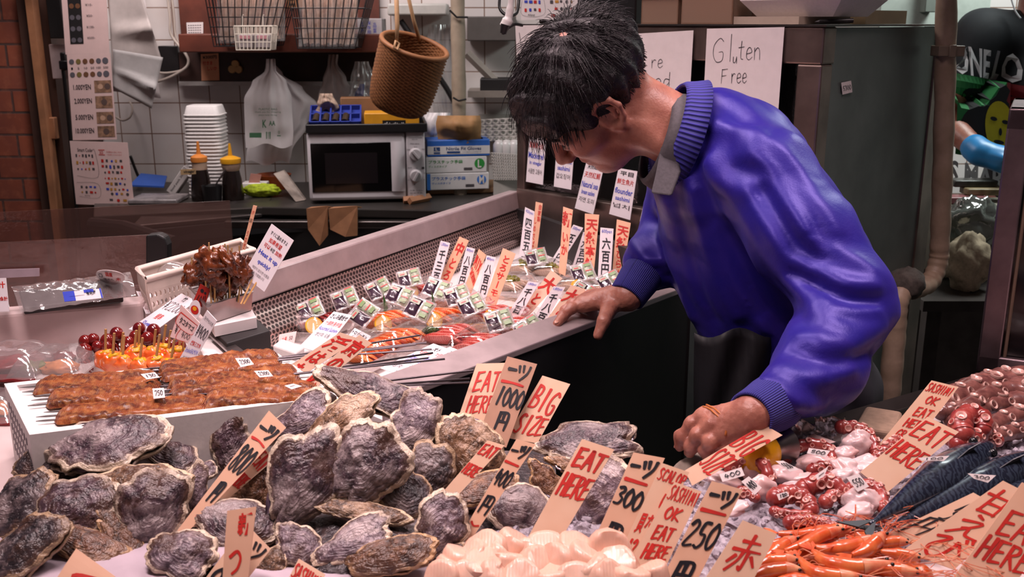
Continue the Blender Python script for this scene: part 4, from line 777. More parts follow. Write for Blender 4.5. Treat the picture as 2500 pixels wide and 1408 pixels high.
m = MB(); m.tube(smooth_path([PY(1250, -20, 2.5), PY(1246, 20, 2.5), PY(1240, 48, 2.5), PY(1232, 66, 2.5)]), [.008] * 6 + [.010] * 6 + [.014] * 7, 10); m.build('nozzle', WHITE, sp, smooth=180)
m = MB(); m.tube([PY(1234, 60, 2.49), PY(1228, 82, 2.49)], [.012, .008], 10); m.build('tip', BLACK, sp, smooth=60)
m = MB(); m.tube(smooth_path([PY(1222, -20, 2.52), PY(1220, 20, 2.51), PY(1240, 38, 2.5), PY(1262, 30, 2.52), PY(1268, -20, 2.54)]), .004, 6); m.tube(smooth_path([PY(1275, 62, 2.52), PY(1255, 60, 2.5), PY(1232, 75, 2.49), PY(1228, 84, 2.49)]), .004, 6); m.build('cable', BLACK, sp, smooth=180)
# ================================================================ sashimi display case
B0, B1 = PZ(560, 690, 1.0), PZ(1272, 464, 1.0); R0, R1 = PZ(985, 958, .92), PZ(1690, 693, .92)
for p in (B0, B1, R0, R1): p.z = 0
B1 -= (B1 - B0).normalized() * .016
bd = (B1 - B0).normalized(); bn = V(bd.y, -bd.x, 0); rd = (R1 - R0).normalized(); rn = V(-rd.y, rd.x, 0)   # bn, rn point into the case
def hexm(name):
    t = NT(name); uv = t.n('UVMap'); S = .0105
    def cell(off):
        mp = t.n('Mapping'); mp.inputs['Scale'].default_value = (1 / S, 1 / (S * 1.732), 1); mp.inputs['Location'].default_value = off; t.l(uv.outputs[0], mp.inputs[0])
        fr_ = t.n('VectorMath', _operation='FRACTION'); t.l(mp.outputs[0], fr_.inputs[0]); su = t.n('VectorMath', _operation='SUBTRACT'); su.inputs[1].default_value = (.5, .5, 0); t.l(fr_.outputs[0], su.inputs[0])
        mu = t.n('VectorMath', _operation='MULTIPLY'); mu.inputs[1].default_value = (1, 1.732, 0); t.l(su.outputs[0], mu.inputs[0]); le = t.n('VectorMath', _operation='LENGTH'); t.l(mu.outputs[0], le.inputs[0]); return le.outputs['Value']
    mn = t.n('Math', _operation='MINIMUM'); t.l(cell((0, 0, 0)), mn.inputs[0]); t.l(cell((.5, .5, 0)), mn.inputs[1])
    f = t.ramp(mn.outputs[0], [(.34, 0.0), (.38, 1.0)]); mt = t.n('Math', _operation='MULTIPLY'); mt.inputs[1].default_value = .85; t.l(f, mt.inputs[0])
    t.set(Base__Color=t.mix(f, '2a1c1c', 'c2aaa4'), Roughness=.35, Metallic=mt.outputs[0]); return t.m
BRT = M_('steel_bright', 'c4b2b3', .33, .5, var=.08, scale=25)
cs = thing('sashimi_case', 'long stainless open display case filled with sashimi trays', 'case', (B0 + R0 + B1 + R1) / 4)
L = (B1 - B0).length
m = MB(); a, b = B0 + V(0, 0, 1.0), B1 + V(0, 0, 1.0)
m.hexa([a - bn * .03 - V(0, 0, .05), b - bn * .03 - V(0, 0, .05), b + bn * .008 - V(0, 0, .05), a + bn * .008 - V(0, 0, .05)], [a - bn * .03, b - bn * .03, b, a]); m.build('back_ledge', BRT, cs, smooth=0, bevel=.004)
prof = [(.010, .950), (.012, .935), (.020, .925), (.034, .912), (.044, .900), (.046, .890), (.040, .880), (.036, .870), (.040, .855), (.05, .845)]
m = MB(); NX = 40; vs = []; uvs = []; acc = 0
for j, (d, z) in enumerate(prof):
    if j: acc += math.hypot(d - prof[j - 1][0], z - prof[j - 1][1])
    for i in range(NX): vs.append(B0 + bd * (L * i / (NX - 1)) + bn * d + V(0, 0, z)); uvs.append((L * i / (NX - 1), acc))
m.add(vs, [(j * NX + i, j * NX + i + 1, (j + 1) * NX + i + 1, (j + 1) * NX + i) for j in range(len(prof) - 1) for i in range(NX - 1)])
o = m.build('perforated_back', hexm('perforated_steel'), cs, smooth=180); ul = o.data.uv_layers.new(name='UVMap')
for li, lp in enumerate(o.data.loops): ul.data[li].uv = uvs[lp.vertex_index]
FL = .862
m = MB(); m.prism([B0 + V(0, 0, FL), B1 + V(0, 0, FL), R1 + rn * .02 + V(0, 0, FL), R0 + rn * .02 + V(0, 0, FL)], (0, 0, -.02)); m.build('white_bed', M_('ice_white', 'dcd2d0', .5, var=.06, scale=25, bump=.2), cs, smooth=0)
m = MB(); a, b = R0 + V(0, 0, .92), R1 + V(0, 0, .92); LR = (R1 - R0).length
m.hexa([a - V(0, 0, .012), b - V(0, 0, .012), b + rn * .05 - V(0, 0, .005), a + rn * .05 - V(0, 0, .005)], [a, b, b + rn * .05 + V(0, 0, .014), a + rn * .05 + V(0, 0, .014)]); m.hexa([a + rn * .046 - V(0, 0, .07), b + rn * .046 - V(0, 0, .07), b + rn * .05 - V(0, 0, .07), a + rn * .05 - V(0, 0, .07)], [a + rn * .046 - V(0, 0, .01), b + rn * .046 - V(0, 0, .01), b + rn * .05 - V(0, 0, .0), a + rn * .05 - V(0, 0, .0)])
m.build('front_rim', BRT, cs, smooth=0, bevel=.002)
m = MB(); m.hexa([R0 + rn * .004, R1 + rn * .004, R1 + rn * .03, R0 + rn * .03], [R0 + rn * .004 + V(0, 0, .91), R1 + rn * .004 + V(0, 0, .91), R1 + rn * .03 + V(0, 0, .91), R0 + rn * .03 + V(0, 0, .91)]); m.build('front_panel', M_('front_black', '1a1a1c', .45, var=.1), cs, smooth=0)
m = MB(); m.prism([B0 - bn * .02, B1 - bn * .02, B1 + bn * .004, B0 + bn * .004], (0, 0, .95)); m.prism([B1 + bn * .0, R1 + rn * .0, R1 + rn * .02 - rd * .02, B1 - bd * .02], (0, 0, .955)); m.build('back_body', BLKMAT, cs, smooth=0)
# ---- signs standing in the case
WOODP = M_('sign_wood', 'dcab8c', .6, var=.1, scale=14, alt='d29c7c'); WOODP2 = M_('sign_paper', 'e3bfa6', .6, var=.05, scale=10)
NS = V(-.12, -.93, .34).normalized()
def case_sign(name, label, px, zb, mat, **kw):
    b = PZ((px[2][0] + px[3][0]) / 2, (px[2][1] + px[3][1]) / 2, zb); return board(name, label, 'sign', px, b, NS, mat, thick=.0014, **kw)
def price(yen, s): return dict(blue=[('f', yen, .12, .03, .88, .11)], black=[('v', s, .18, .16, .86, .16 + .235 * len(s), .022)])
case_sign('price_strip', 'white price strip of 1,300yen standing leftmost of the tall strips', [(1076, 587), (1099, 593), (1069, 705), (1045, 700)], .885, LAM, **price('1,300yen', '千三百'))
case_sign('name_strip', 'orange strip with red writing between the 1,300yen and first 800yen strips', [(1122, 577), (1145, 587), (1092, 702), (1068, 690)], .885, WOODP, red=[('v', '中', .1, .06, .95, .36, .03), ('v', 'とろ', .15, .4, .85, .9, .03)])
case_sign('price_strip', 'white 800yen strip left of the MIX SASHIMI strip', [(1139, 602), (1160, 607), (1132, 712), (1110, 708)], .885, LAM, **price('800yen', '八百円'))
case_sign('name_strip', 'orange strip in red reading MIX SASHIMI', [(1169, 607), (1187, 622), (1148, 722), (1131, 709)], .885, WOODP, red=[('b', 'MIX', .05, .1, .95, .38, .0032, .04), ('b', 'SASHIMI', -.02, .42, .98, .58, .002, .03)])
case_sign('price_strip', 'white 800yen strip right of the MIX SASHIMI strip', [(1188, 623), (1211, 628), (1186, 735), (1163, 728)], .888, LAM, **price('800yen', '八百円'))
case_sign('name_strip', 'tall orange strip in red kana right of the second 800yen strip', [(1228, 605), (1259, 619), (1210, 748), (1182, 740)], .888, WOODP, red=[('v', 'とろサーモン', .18, .08, .82, 1.0, .025)])
case_sign('price_strip', 'white 1,800yen strip farther from the hand, leaning right', [(1290, 686), (1316, 690), (1264, 782), (1236, 772)], .89, LAM, **price('1,800yen', '千八百'))
case_sign('name_strip', 'wide pale orange strip between the two 1,800yen strips', [(1346, 659), (1373, 679), (1286, 776), (1264, 765)], .89, WOODP2, red=[('v', '大', -.05, .06, 1.1, .42, .03), ('v', 'とろ', .1, .45, .85, 1.0, .03)])
case_sign('price_strip', 'white 1,800yen strip nearer the hand, leaning right', [(1352, 698), (1380, 701), (1322, 803), (1293, 790)], .892, LAM, **price('1,800yen', '千八百'))
case_sign('name_strip', 'wide pale orange strip touching the fingertips of the far hand', [(1394, 695), (1431, 706), (1358, 806), (1318, 804)], .892, WOODP2, red=[('v', '大', .0, .04, .95, .36, .03), ('v', 'とろ', .15, .42, .85, .98, .03)])
case_sign('price_strip', 'white 450yen strip at the far corner of the case', [(1282, 505), (1305, 516), (1296, 632), (1267, 628)], .885, LAM, **price('450yen', '四百五十'))
case_sign('name_strip', 'narrow orange strip beside the 450yen strip at the far corner', [(1308, 492), (1325, 496), (1311, 612), (1296, 610)], .885, WOODP, red=[('v', '自家製', .45, .03, .95, .4, .02), ('v', 'しめさば', .0, .3, .45, .95, .02)])
case_sign('name_strip', 'tall orange strip with three red characters below the cuttlefish card', [(1375, 504), (1399, 512), (1380, 673), (1364, 666)], .885, WOODP, red=[('v', '新', .0, .04, 1.0, .28, .03), ('v', 'いか', .1, .34, .85, .72, .03)])
case_sign('price_strip', 'white price strip leaning behind the three character orange strip', [(1400, 548), (1424, 556), (1362, 655), (1336, 652)], .88, LAM, **price('500yen', '五百円'))
case_sign('price_strip', 'white price strip leaning behind the orange strip under sea bream card', [(1424, 566), (1446, 570), (1424, 662), (1394, 660)], .88, LAM, **price('900yen', '九百円'))
case_sign('name_strip', 'orange strip standing directly below the sea bream card', [(1428, 521), (1463, 524), (1450, 664), (1425, 660)], .885, WOODP, red=[('v', '天然本鮪', .1, .06, .95, .98, .03)])
case_sign('price_strip', 'white 600yen strip standing upright below the flounder card', [(1466, 555), (1498, 558), (1490, 690), (1459, 688)], .885, LAM, **price('600yen', '六百円'))
case_sign('name_strip', 'orange strip right of the 600yen strip, next to blue sleeve', [(1506, 535), (1540, 544), (1519, 680), (1494, 676)], .885, WOODP, red=[('v', '天然', .1, .06, .95, .48, .03), ('v', 'ひらめ', .15, .5, .8, 1.0, .02)])
# ---- cards lying in the case
LN = V(-.25, -.35, .9).normalized()
def lying(name, label, px, z, mat=LAM, **kw):
    b = PZ(sum(p[0] for p in px) / 4, sum(p[1] for p in px) / 4, z); return board(name, label, 'card', px, b, LN, mat, thick=.001, **kw)
lying('info_card', 'laminated assorted sashimi card lying among the trays', [(815, 760), (859, 769), (786, 862), (730, 846)], .90, black=[('f', 'さしみ盛合せ', .1, .05, .95, .18, .02)], red=[('f', '什錦刺身拼盤', .12, .24, .92, .36)], blue=[('f', 'Assorted Sashimi', .06, .4, .95, .5)], grey=[('f', '생선회 모둠', .15, .56, .8, .66)])
lying('info_card', 'small laminated fatty salmon card lying at the front of case', [(866, 800), (906, 820), (872, 862), (832, 842)], .895, black=[('f', 'トロサーモン', .05, .1, .9, .28, .02)], grey=[('f', '참치', .3, .6, .7, .75)])
lying('info_card', 'left of the two fatty tuna cards lying against the front rim', [(1058, 838), (1110, 857), (978, 916), (928, 898)], .90, black=[('f', '大トロ', .35, .06, .8, .18, .02)], red=[('f', '大肥鮪魚刺身', .1, .24, .9, .34)], blue=[('f', 'Fattest Tuna', .1, .42, .9, .54), ('f', 'Sashimi', .2, .56, .7, .66)], grey=[('f', '참치 회', .2, .74, .75, .86)])
lying('info_card', 'right of the two fatty tuna cards lying against the front rim', [(1099, 846), (1145, 864), (1001, 921), (966, 902)], .902, black=[('f', '大トロ', .35, .06, .8, .18, .02)], red=[('f', '大肥鮪魚刺身', .1, .24, .9, .34)], blue=[('f', 'Fattest Tuna', .1, .42, .9, .54), ('f', 'Sashimi', .2, .56, .7, .66)], grey=[('f', '참치 회', .2, .74, .75, .86)])
case_sign('price_strip', 'white price strip lying on its side behind the black box', [(727, 768), (731, 800), (666, 815), (655, 786)], .88, LAM, black=[('v', '三百四', .1, .1, .95, .95, .02)])
lying('pink_card', 'small pinkish card propped behind the black box', [(682, 816), (724, 808), (718, 838), (678, 846)], .89, PINKPAPER, red=[('f', '水産', .2, .3, .5, .75)], grey=[('f', '50', .65, .35, .85, .65)])
# ---- sashimi trays
def fish_mat(name, c1, c2, band, scale):
    t = NT(name); co = t.coord('Object', rot=(0, 0, .5)); wv = t.n('TexWave', Scale=scale, Distortion=4.0, Detail=2.0); wv.inputs['Detail Scale'].default_value = 1.5; t.l(co, wv.inputs['Vector'])
    f = t.ramp(wv.outputs[1], [(band, 0.0), (min(1, band + .2), .75)]); t.set(Base__Color=t.mix(f, c1, c2), Roughness=.22, Coat__Weight=.4); t.b.inputs['Coat Roughness'].default_value = .1
    t.set(Subsurface__Weight=.15, Subsurface__Radius=(.006, .002, .001)); return t.m
SALMON = fish_mat('salmon_flesh', 'ea7f3e', 'f2b58c', .8, 60); TUNA = fish_mat('tuna_pink', 'd46a62', 'e5a39a', .75, 70); REDF = fish_mat('tuna_red', '9a2a2a', 'b2524c', .85, 60); WHITEF = fish_mat('white_flesh', 'd9c3b2', 'c9a290', .85, 50)
def slice_mesh(m, M, l=.048, w=.024, th=.006, seed=0):
    rnd = random.Random(seed); NU_, NV_ = 9, 7
    def f(top):
        def g(a, b):
            x = (a - .5) * l; y = (b - .5) * w; e = (1 - abs(2 * a - 1) ** 6) * (1 - abs(2 * b - 1) ** 6); bend = -.005 * (2 * a - 1) ** 2 + .0012 * math.sin(a * 9 + seed) ; return M @ V(x + .006 * (b - .5), y * (1 - .25 * abs(2 * a - 1) ** 2), bend + (th * e * .5 if top else -th * e * .5))
        return g
    m.grid(f(1), NU_, NV_); k = MB().grid(f(0), NU_, NV_); m.add(k.v, [tuple(reversed(q)) for q in k.f])
PARS = M_('parsley_green', '3f5a1c', .5, var=.35, scale=120, bump=.5); YFL = M_('chrysanthemum', '8f8a1f', .5, var=.3, scale=150); LEAF = M_('leaf_green', '2f5a22', .4)
def parsley(parent, c, r, mat, seed, nm='parsley'):
    rnd = random.Random(seed); m = MB()
    for k in range(10):
        p = V(rnd.uniform(-1, 1) * r, rnd.uniform(-1, 1) * r * .6, rnd.uniform(.1, .9) * r); m.ell(c + p, (r * .45,) * 3, nu=9, nv=7, fn=lambda d: 1 + .5 * noise.noise(d * 5 + p * 300))
    return m.build(nm, mat, parent, smooth=0)
def lemon_slice(parent, c, r, M):
    m = MB(); Mq = Matrix.Translation(c) @ M; m.lathe([(.001, 0), (r, 0), (r, .005), (.001, .005)], Mq, 20); o = m.build('lemon_rind', M_('lemon_yellow', 'd9a21f', .45), parent); m = MB(); m.lathe([(.001, 0), (r * .85, 0), (r * .85, .0058), (.001, .0058)], Mq @ Matrix.Translation((0, 0, -.0004)), 20); m.build('lemon_flesh', M_('lemon_flesh', 'e0bd84', .35), o)
GOLD = M_('tray_gold', 'c48a32', .3, .2); LIDM = clear_mat('lid_clear', gloss=.05, rough=.08)
names = {'s': ('orange salmon', SALMON), 't': ('pink tuna', TUNA), 'r': ('deep red tuna', REDF), 'w': ('white fish', WHITEF)}
case_ang = math.atan2(bd.y, bd.x)
def sashimi(u, v, kind, label, z=.866, rot=0.0, base='c', garnish='', n=6, lid=True, wide=1.0):
    c = PZ(u, v, z + .012); c.z = z; R = Matrix.Translation(c) @ Matrix.Rotation(case_ang + rot, 4, 'Z') @ Matrix.Rotation(math.radians(-6), 4, 'X') @ Matrix.Scale(1.28 if v > 770 else 1.05, 4); seed = int(u * 7 + v)
    t = thing('sashimi_tray', label, 'sashimi', c, 'sashimi trays in the case')
    a, b = .055 * wide, .036; m = MB(); m.box(-a, a, -b, b, 0, .003, 0, R)
    for (x0, x1, y0, y1) in ((-a, a, -b, -b + .003), (-a, a, b - .003, b), (-a, -a + .003, -b, b), (a - .003, a, -b, b)): m.box(x0, x1, y0, y1, 0, .014, 0, R)
    m.build('tray', {'c': clear_mat('tray_clear', gloss=.1, haze=.25, hazecol='f0e4e0'), 'g': GOLD, 'k': BLACK, 'w': FOAM}[base], t, bevel=.001)
    for k in range(n):
        f = (k + .5) / n - .5; mm = R @ Matrix.Translation((f * .07 * wide, .003 * math.sin(k * 2.1 + seed), .016)) @ Matrix.Rotation(math.radians(90 + 8 * math.sin(k + seed)), 4, 'Z') @ Matrix.Rotation(math.radians(38), 4, 'X')
        m = MB(); slice_mesh(m, mm, seed=seed + k, l=.062, w=.03, th=.008); m.build('fish_slice', names[kind][1], t, smooth=180)
    if 'p' in garnish: parsley(t, R @ V(-.02 if 'l' in garnish else .038, -.03, .012), .012, PARS, seed)
    if 'y' in garnish: parsley(t, R @ V(.0, .0, .022), .012, YFL, seed, 'chrysanthemum')
    if 'l' in garnish: lemon_slice(t, R @ V(-.04, -.02, .02), .017, Matrix.Rotation(1.0, 4, 'X') @ Matrix.Rotation(.4, 4, 'Y'))
    if 'f' in garnish: m = MB(); m.prism([R @ V(.02, .02, .02), R @ V(.03, .024, .05), R @ V(.036, .022, .024)], (.0, .001, 0)); m.build('leaf', LEAF, t, smooth=0)
    if lid:
        m = MB(); N_ = 8
        m.grid(lambda p, q: R @ V((2 * p - 1) * a * 1.01, (2 * q - 1) * b * 1.01, .013 + .026 * (1 - (2 * p - 1) ** 6) * (1 - (2 * q - 1) ** 6)), 15, 11); m.build('clear_lid', LIDM, t, smooth=40)
    return t, R
T = [(785, 795, 'r', 'deep red tuna tray at the left end, beside the assorted sashimi card', .0, 'c', 'l'), (880, 762, 'r', 'tray of red tuna behind two sachets near the perforated steel', .0, 'c', ''), (965, 735, 'r', 'red tuna tray in the second row under a slanted sachet', 0, 'c', 'f'),
     (1010, 712, 't', 'pink tuna tray with lemon nearest the perforated steel', 0, 'c', 'l'), (948, 790, 's', 'salmon tray with yellow lemon strip and leaf, left of the lattice salmon', .0, 'c', 'lf'), (1068, 782, 's', 'bright salmon tray left of the gold tray', 0, 'c', 'lf'),
     (1110, 742, 's', 'salmon tray partly under sachets behind the gold tray', 0, 'c', ''), (975, 835, 's', 'salmon tray with dark parsley in the front row', .0, 'c', 'p'), (900, 868, 's', 'salmon tray under skewers in the near corner', .0, 'c', ''),
     (1110, 825, 't', 'larger pink tuna tray beside the fatty tuna cards', .05, 'c', ''), (1178, 848, 't', 'pink tuna tray touching the front rim right of fatty tuna cards', .05, 'c', ''), (1205, 776, 't', 'gold edged tuna tray with lemon and parsley', 0, 'g', 'pl'),
     (1272, 806, 't', 'gold edged tuna tray with parsley against the front rim', .05, 'g', 'pl'), (1285, 660, 'w', 'white fish tray with yellow flower under the far sachet', 0, 'c', 'y'), (1255, 700, 'w', 'white fish tray with yellow flower right of the tall kana strip', 0, 'c', 'y'),
     (1350, 665, 'w', 'white fish tray with yellow flower below the cuttlefish card strip', 0, 'c', 'y'), (1410, 700, 'w', 'white fish tray below the sea bream strip', 0, 'c', 'l'), (1475, 712, 'w', 'white fish tray behind the fingers of the hand', 0, 'c', '')]
for (u, v, k, lab, rot, base, g) in T: sashimi(u, v, k, lab, rot=rot, base=base, garnish=g)
# ---- soy and wasabi sachet pairs
SFILM = clear_mat('sachet_film', gloss=.12, rough=.15, haze=.4, hazecol='d8cfcf'); SOYD = M_('sachet_soy', '3b2a38', .2, coat=.5); WASB = M_('sachet_wasabi', '98a08a', .3, var=.15, scale=200); SGR = M_('sachet_green', '6d8a55', .4); SRED = M_('sachet_red_print', 'b23a36', .4); SLAB = M_('sachet_label', '8f9480', .4)
def sachet():
    t = bpy.data.objects.new('sauce_sachet', None); COL.objects.link(t); OFF[t.name] = V(0, 0, 0)
    m = MB(); m.grid(lambda a, b: V((a - .5) * .052, (b - .5) * .05, .002 + .0012 * math.sin(a * 12) * math.sin(b * 9)), 14, 12); m.build('film', SFILM, t, smooth=180, solid=.0012)
    def pad(x0, x1, y0, y1, z, mat, nm, h=.004):
        m = MB(); m.grid(lambda a, b: V(x0 + (x1 - x0) * a, y0 + (y1 - y0) * b, z + h * (math.sin(math.pi * a) * math.sin(math.pi * b)) ** .5 + .0006 * math.sin(a * 14 + b * 11)), 9, 9); return m.build(nm, mat, t, smooth=180)
    a = pad(-.024, -.001, -.019, .019, .003, SOYD, 'soy_pouch', .005); b = pad(.002, .023, -.021, .021, .003, WASB, 'wasabi_pouch')
    for y0, y1, x0, x1, mt, nm, p in ((.004, .014, -.022, -.003, SLAB, 'label', a), (.007, .010, -.018, -.008, SRED, 'label_lettering', a), (.009, .017, .006, .019, SGR, 'green_print', b), (-.017, -.009, .006, .019, SGR, 'green_print', b), (.017, .02, .005, .02, SRED, 'red_print', b), (-.004, -.001, .005, .02, SRED, 'red_print', b)):
        m = MB(); zz = .0088 if p is a else .0075; zz += .0006 if 'lettering' in nm else 0; m.grid(lambda q, r: V(x0 + (x1 - x0) * q, y0 + (y1 - y0) * r, zz), 2, 2); m.build(nm, mt, p, smooth=0)
    return t
sproto = sachet()
SL = [(757, 757, 32, 'leftmost sauce sachet pair, against the perforated steel'), (843, 730, 30, 'sachet pair just right of the leftmost one'), (888, 765, 60, 'sachet pair standing over red tuna behind the salmon tray'), (925, 706, 35, 'sachet pair nearest the perforated steel left of white 1,300yen strip'),
      (1000, 680, 20, 'topmost sachet pair left of the 1,300yen strip'), (975, 722, -25, 'slanted sachet pair over the second row of tuna'), (1024, 755, -30, 'sachet pair lying over the lattice salmon'), (1066, 705, -25, 'sachet pair in front of the 1,300yen strip'), (1117, 722, 25, 'sachet pair in front of the MIX sign'), (1152, 745, 30, 'sachet pair behind the lemon of the gold tray'),
      (1219, 783, 22, 'sachet pair on the tuna tray between both lemons'), (1293, 803, 38, 'sachet pair touching the front rim near the fingertips'), (1309, 628, 15, 'sachet pair at the far corner below the 450yen strip'), (1423, 665, 18, 'sachet pair at the foot of strips below sea bream card'), (1490, 688, 32, 'sachet pair beside the blue cuff'), (1425, 715, -40, 'sachet pair behind the wide pale strip at the fingertips')]
for i, (u, v, ang, lab) in enumerate(SL):
    o = sproto if i == 0 else copy_tree(sproto); c = PZ(u, v, .915); a = math.radians(ang)
    tag(o, lab, 'sachet', 'soy and wasabi sachets on the sashimi'); nz = V(-.1, -.62, .78).normalized(); rt = V(math.cos(a), .5 * math.sin(a), .6 * math.sin(a))
    place(o, frame_M(c, rt, nz, 1.0))
# ================================================================ the long fish counter and its left end
TZ = .855
COUNTER = M_('counter_white', 'd9c6c4', .4, var=.04, scale=12)
ct2 = thing('fish_counter', 'long white topped market counter carrying the oysters, eels and octopus', 'counter', (-.1, 1.1, 0))
poly = [V(-1.7, .55, 0), V(1.7, .55, 0), V(1.7, 2.03, 0), V(.24, 1.262, 0), V(.06, 1.21, 0), V(-.185, 1.335, 0), V(-.55, 1.665, 0), V(-.64, 2.02, 0), V(-1.7, 2.02, 0)]
m = MB(); m.prism([p + V(0, 0, TZ - .03) for p in poly], (0, 0, .03)); m.build('worktop', COUNTER, ct2, smooth=0, bevel=.004)
cc_ = V(-.1, 1.1, 0); m = MB(); m.prism([cc_ + (p - cc_) * .94 for p in poly], (0, 0, TZ - .031)); m.build('body', BLKMAT, ct2, smooth=0)
# ---- foam box of grilled eel
EZ = .965
fl, frp, bl = PZ(72, 1061, EZ), PZ(822, 967, EZ), PZ(10, 936, EZ); ed = (frp - fl).normalized(); en = (bl - fl).normalized(); EL = (frp - fl).length; ED = (bl - fl).length
EM = Matrix((ed, en, V(0, 0, 1))).transposed().to_4x4(); EM.translation = V(fl.x, fl.y, TZ)
EH = EZ - TZ
eb = thing('foam_box', 'white foam box with dotted side under the grilled eel skewers', 'box', EM @ V(EL / 2, ED / 2, 0))
m = MB(); w = .014; m.box(0, EL, 0, ED, 0, EH - .008, 0, EM)
for (x0, x1, y0, y1) in ((0, EL, 0, w), (0, EL, ED - w, ED), (0, w, w, ED - w), (EL - w, EL, w, ED - w)): m.box(x0, x1, y0, y1, EH - .008, EH, 0, EM)
m.build('foam_shell', FOAM, eb, smooth=0)
m = MB()
for i in range(5):
    for j in range(9): m.box(-.0008, .001, ED * (.16 + .085 * j), ED * (.16 + .085 * j) + .004, EH * (.2 + .14 * i), EH * (.2 + .14 * i) + .009, 0, EM)
m.build('dotted_holes', M_('foam_hole', '6b5e6a', .7), eb, smooth=0)
def eel_mat():
    t = NT('grilled_eel'); co = t.coord(); n1 = t.noise(t.coord('Object', scale=(.4, 1.5, 1)), 34, 6, .7, .5); n2 = t.noise(co, 140, 3); wv = t.n('TexWave', Scale=170.0, Distortion=3.0, Detail=2.0); uv = t.n('UVMap'); t.l(co, wv.inputs['Vector'])
    col = t.ramp(n1, [(.32, '2a0f08'), (.44, '6a2c12'), (.58, '9a5024'), (.78, 'b8743f')]); col = t.mix(t.ramp(n2, [(.45, 0.0), (.7, .5)]), col, 'c98a4e'); t.set(Base__Color=col, Roughness=.4, Coat__Weight=.2)
    t.b.inputs['Coat Roughness'].default_value = .2; ad = t.n('Math', _operation='ADD'); t.l(n2, ad.inputs[0]); mm = t.n('Math', _operation='MULTIPLY'); mm.inputs[1].default_value = .5; t.l(wv.outputs[1], mm.inputs[0]); t.l(mm.outputs[0], ad.inputs[1]); t.bump(ad.outputs[0], .7, .003); return t.m
EELM = eel_mat(); SKEW = M_('skewer_steel', '8f8988', .3, .95, var=.1); SKEWD = M_('skewer_grey', '5a5256', .4, .8)
def eel(label, A, B, w, z, seed, ext=(), h=.013):
    a, b = PZ(A[0], A[1], z), PZ(B[0], B[1], z); d = (b - a); L = d.length; d.normalize(); s = V(0, 0, 1).cross(d).normalized(); t = thing('eel_fillet', label, 'eel', a.lerp(b, .5), 'grilled eel fillets on metal skewers'); sd = V(seed * 3.1, seed, 0)
    m = MB(); NU_, NV_ = 64, 18
    def f(top):
        def g(p, q):
            wd = w * 1.13 * (1 + .10 * noise.noise(V(p * 7, q * 2, seed)) + .05 * noise.noise(V(p * 25, q, seed * 2))) * (1 - .5 * max(0, (abs(2 * p - 1) - .9) / .1) ** 2)
            y = (q - .5) * wd; x = (p - .5) * L * (1 + .03 * noise.noise(V(q * 6, seed, 1)) * (abs(2 * p - 1)))
            prof = (.55 + .45 * math.cos((q - .5) * 4 * math.pi)) * .35 + .65; edge = max(0, 1 - abs(2 * q - 1) ** 5) * max(0, 1 - abs(2 * p - 1) ** 16); zz = h * edge * prof * (1 + .35 * noise.noise(V(p * 14, q * 5, seed)) + .15 * noise.noise(V(p * 40, q * 14, seed)))
            return a.lerp(b, .5) + d * x + s * y + V(0, 0, (zz if top else 0) + .002)
        return g
    m.grid(f(1), NU_, NV_); k = MB().grid(f(0), NU_, NV_); m.add(k.v, [tuple(reversed(q)) for q in k.f]); m.build('fillet', EELM, t, smooth=180)
    for i, (off, l0, end) in enumerate(ext):
        p0 = a - d * l0 + s * (off * w) + V(0, 0, .004); p1 = PZ(end[0], end[1], z + .015) if end else b + d * .03 + s * (off * w) + V(0, 0, .004)
        mb = MB(); mb.tube([p0, p0 + (p1 - p0).normalized() * .012, p1], [.0004, .0015, .0015], 6); mb.build('metal_skewer', SKEW if not end else SKEWD, t, smooth=60)
    return t
ez = TZ + EH - .007
eel('farthest left eel fillet, along the back edge of foam box', (86, 950), (388, 928), .056, ez, 1, [(-.35, .012, None), (0, .02, None), (.35, .016, None)])
eel('second left eel fillet, under the lower 730 slip', (116, 982), (398, 955), .056, ez, 2, [(-.3, .024, None), (.05, .02, None), (.35, .018, None)])
eel('left eel fillet nearest the front edge of foam box', (138, 1021), (512, 991), .050, ez, 3, [(-.3, .022, None), (.3, .018, None), (0, .024, None)])
eel('farthest right eel fillet under the upper 2300 slip', (388, 916), (684, 880), .072, ez + .006, 4, [(-.3, .01, (1024, 818)), (-.1, .02, (1015, 841)), (.15, .02, (1041, 836)), (.35, .02, (1054, 852))], .016)
eel('middle right eel fillet under the lower 2300 slip', (412, 958), (728, 915), .062, ez + .004, 5, [(-.3, .02, (1057, 861)), (.0, .03, (1046, 873)), (.3, .02, (1086, 876))], .015)
eel('right eel fillet nearest the front, below the unmarked slip', (500, 979), (776, 962), .060, ez + .003, 6, [(-.3, .015, (1156, 904)), (.0, .03, (1147, 924)), (.3, .034, (1147, 933))], .014)
def slip(label, px, z, s, mat=PAPER, n=None, w=.0016):
    b = PZ(sum(p[0] for p in px) / 4, sum(p[1] for p in px) / 4, z); return board('price_slip', label, 'slip', px, b, n or V(-.15, -.45, .88), mat, thick=.0005, black=[('b', s, .15, .25, .88, .75, w)])
slip('small slip reading 2300 on the farthest right eel', [(574, 874), (608, 873), (620, 889), (588, 896)], ez + .03, '2300')
slip('small slip reading 2300 on the middle right eel', [(620, 905), (655, 903), (667, 918), (634, 921)], ez + .027, '2300')
slip('small folded slip on the eel nearest the oysters', [(694, 941), (716, 936), (738, 942), (712, 950)], ez + .025, '-')
slip('small slip reading 730 between the left and right eels', [(372, 948), (400, 946), (403, 970), (375, 973)], ez + .024, '750')
slip('small slip reading 130 at the back edge between the eels', [(343, 913), (378, 908), (390, 921), (358, 926)], ez + .024, '130')
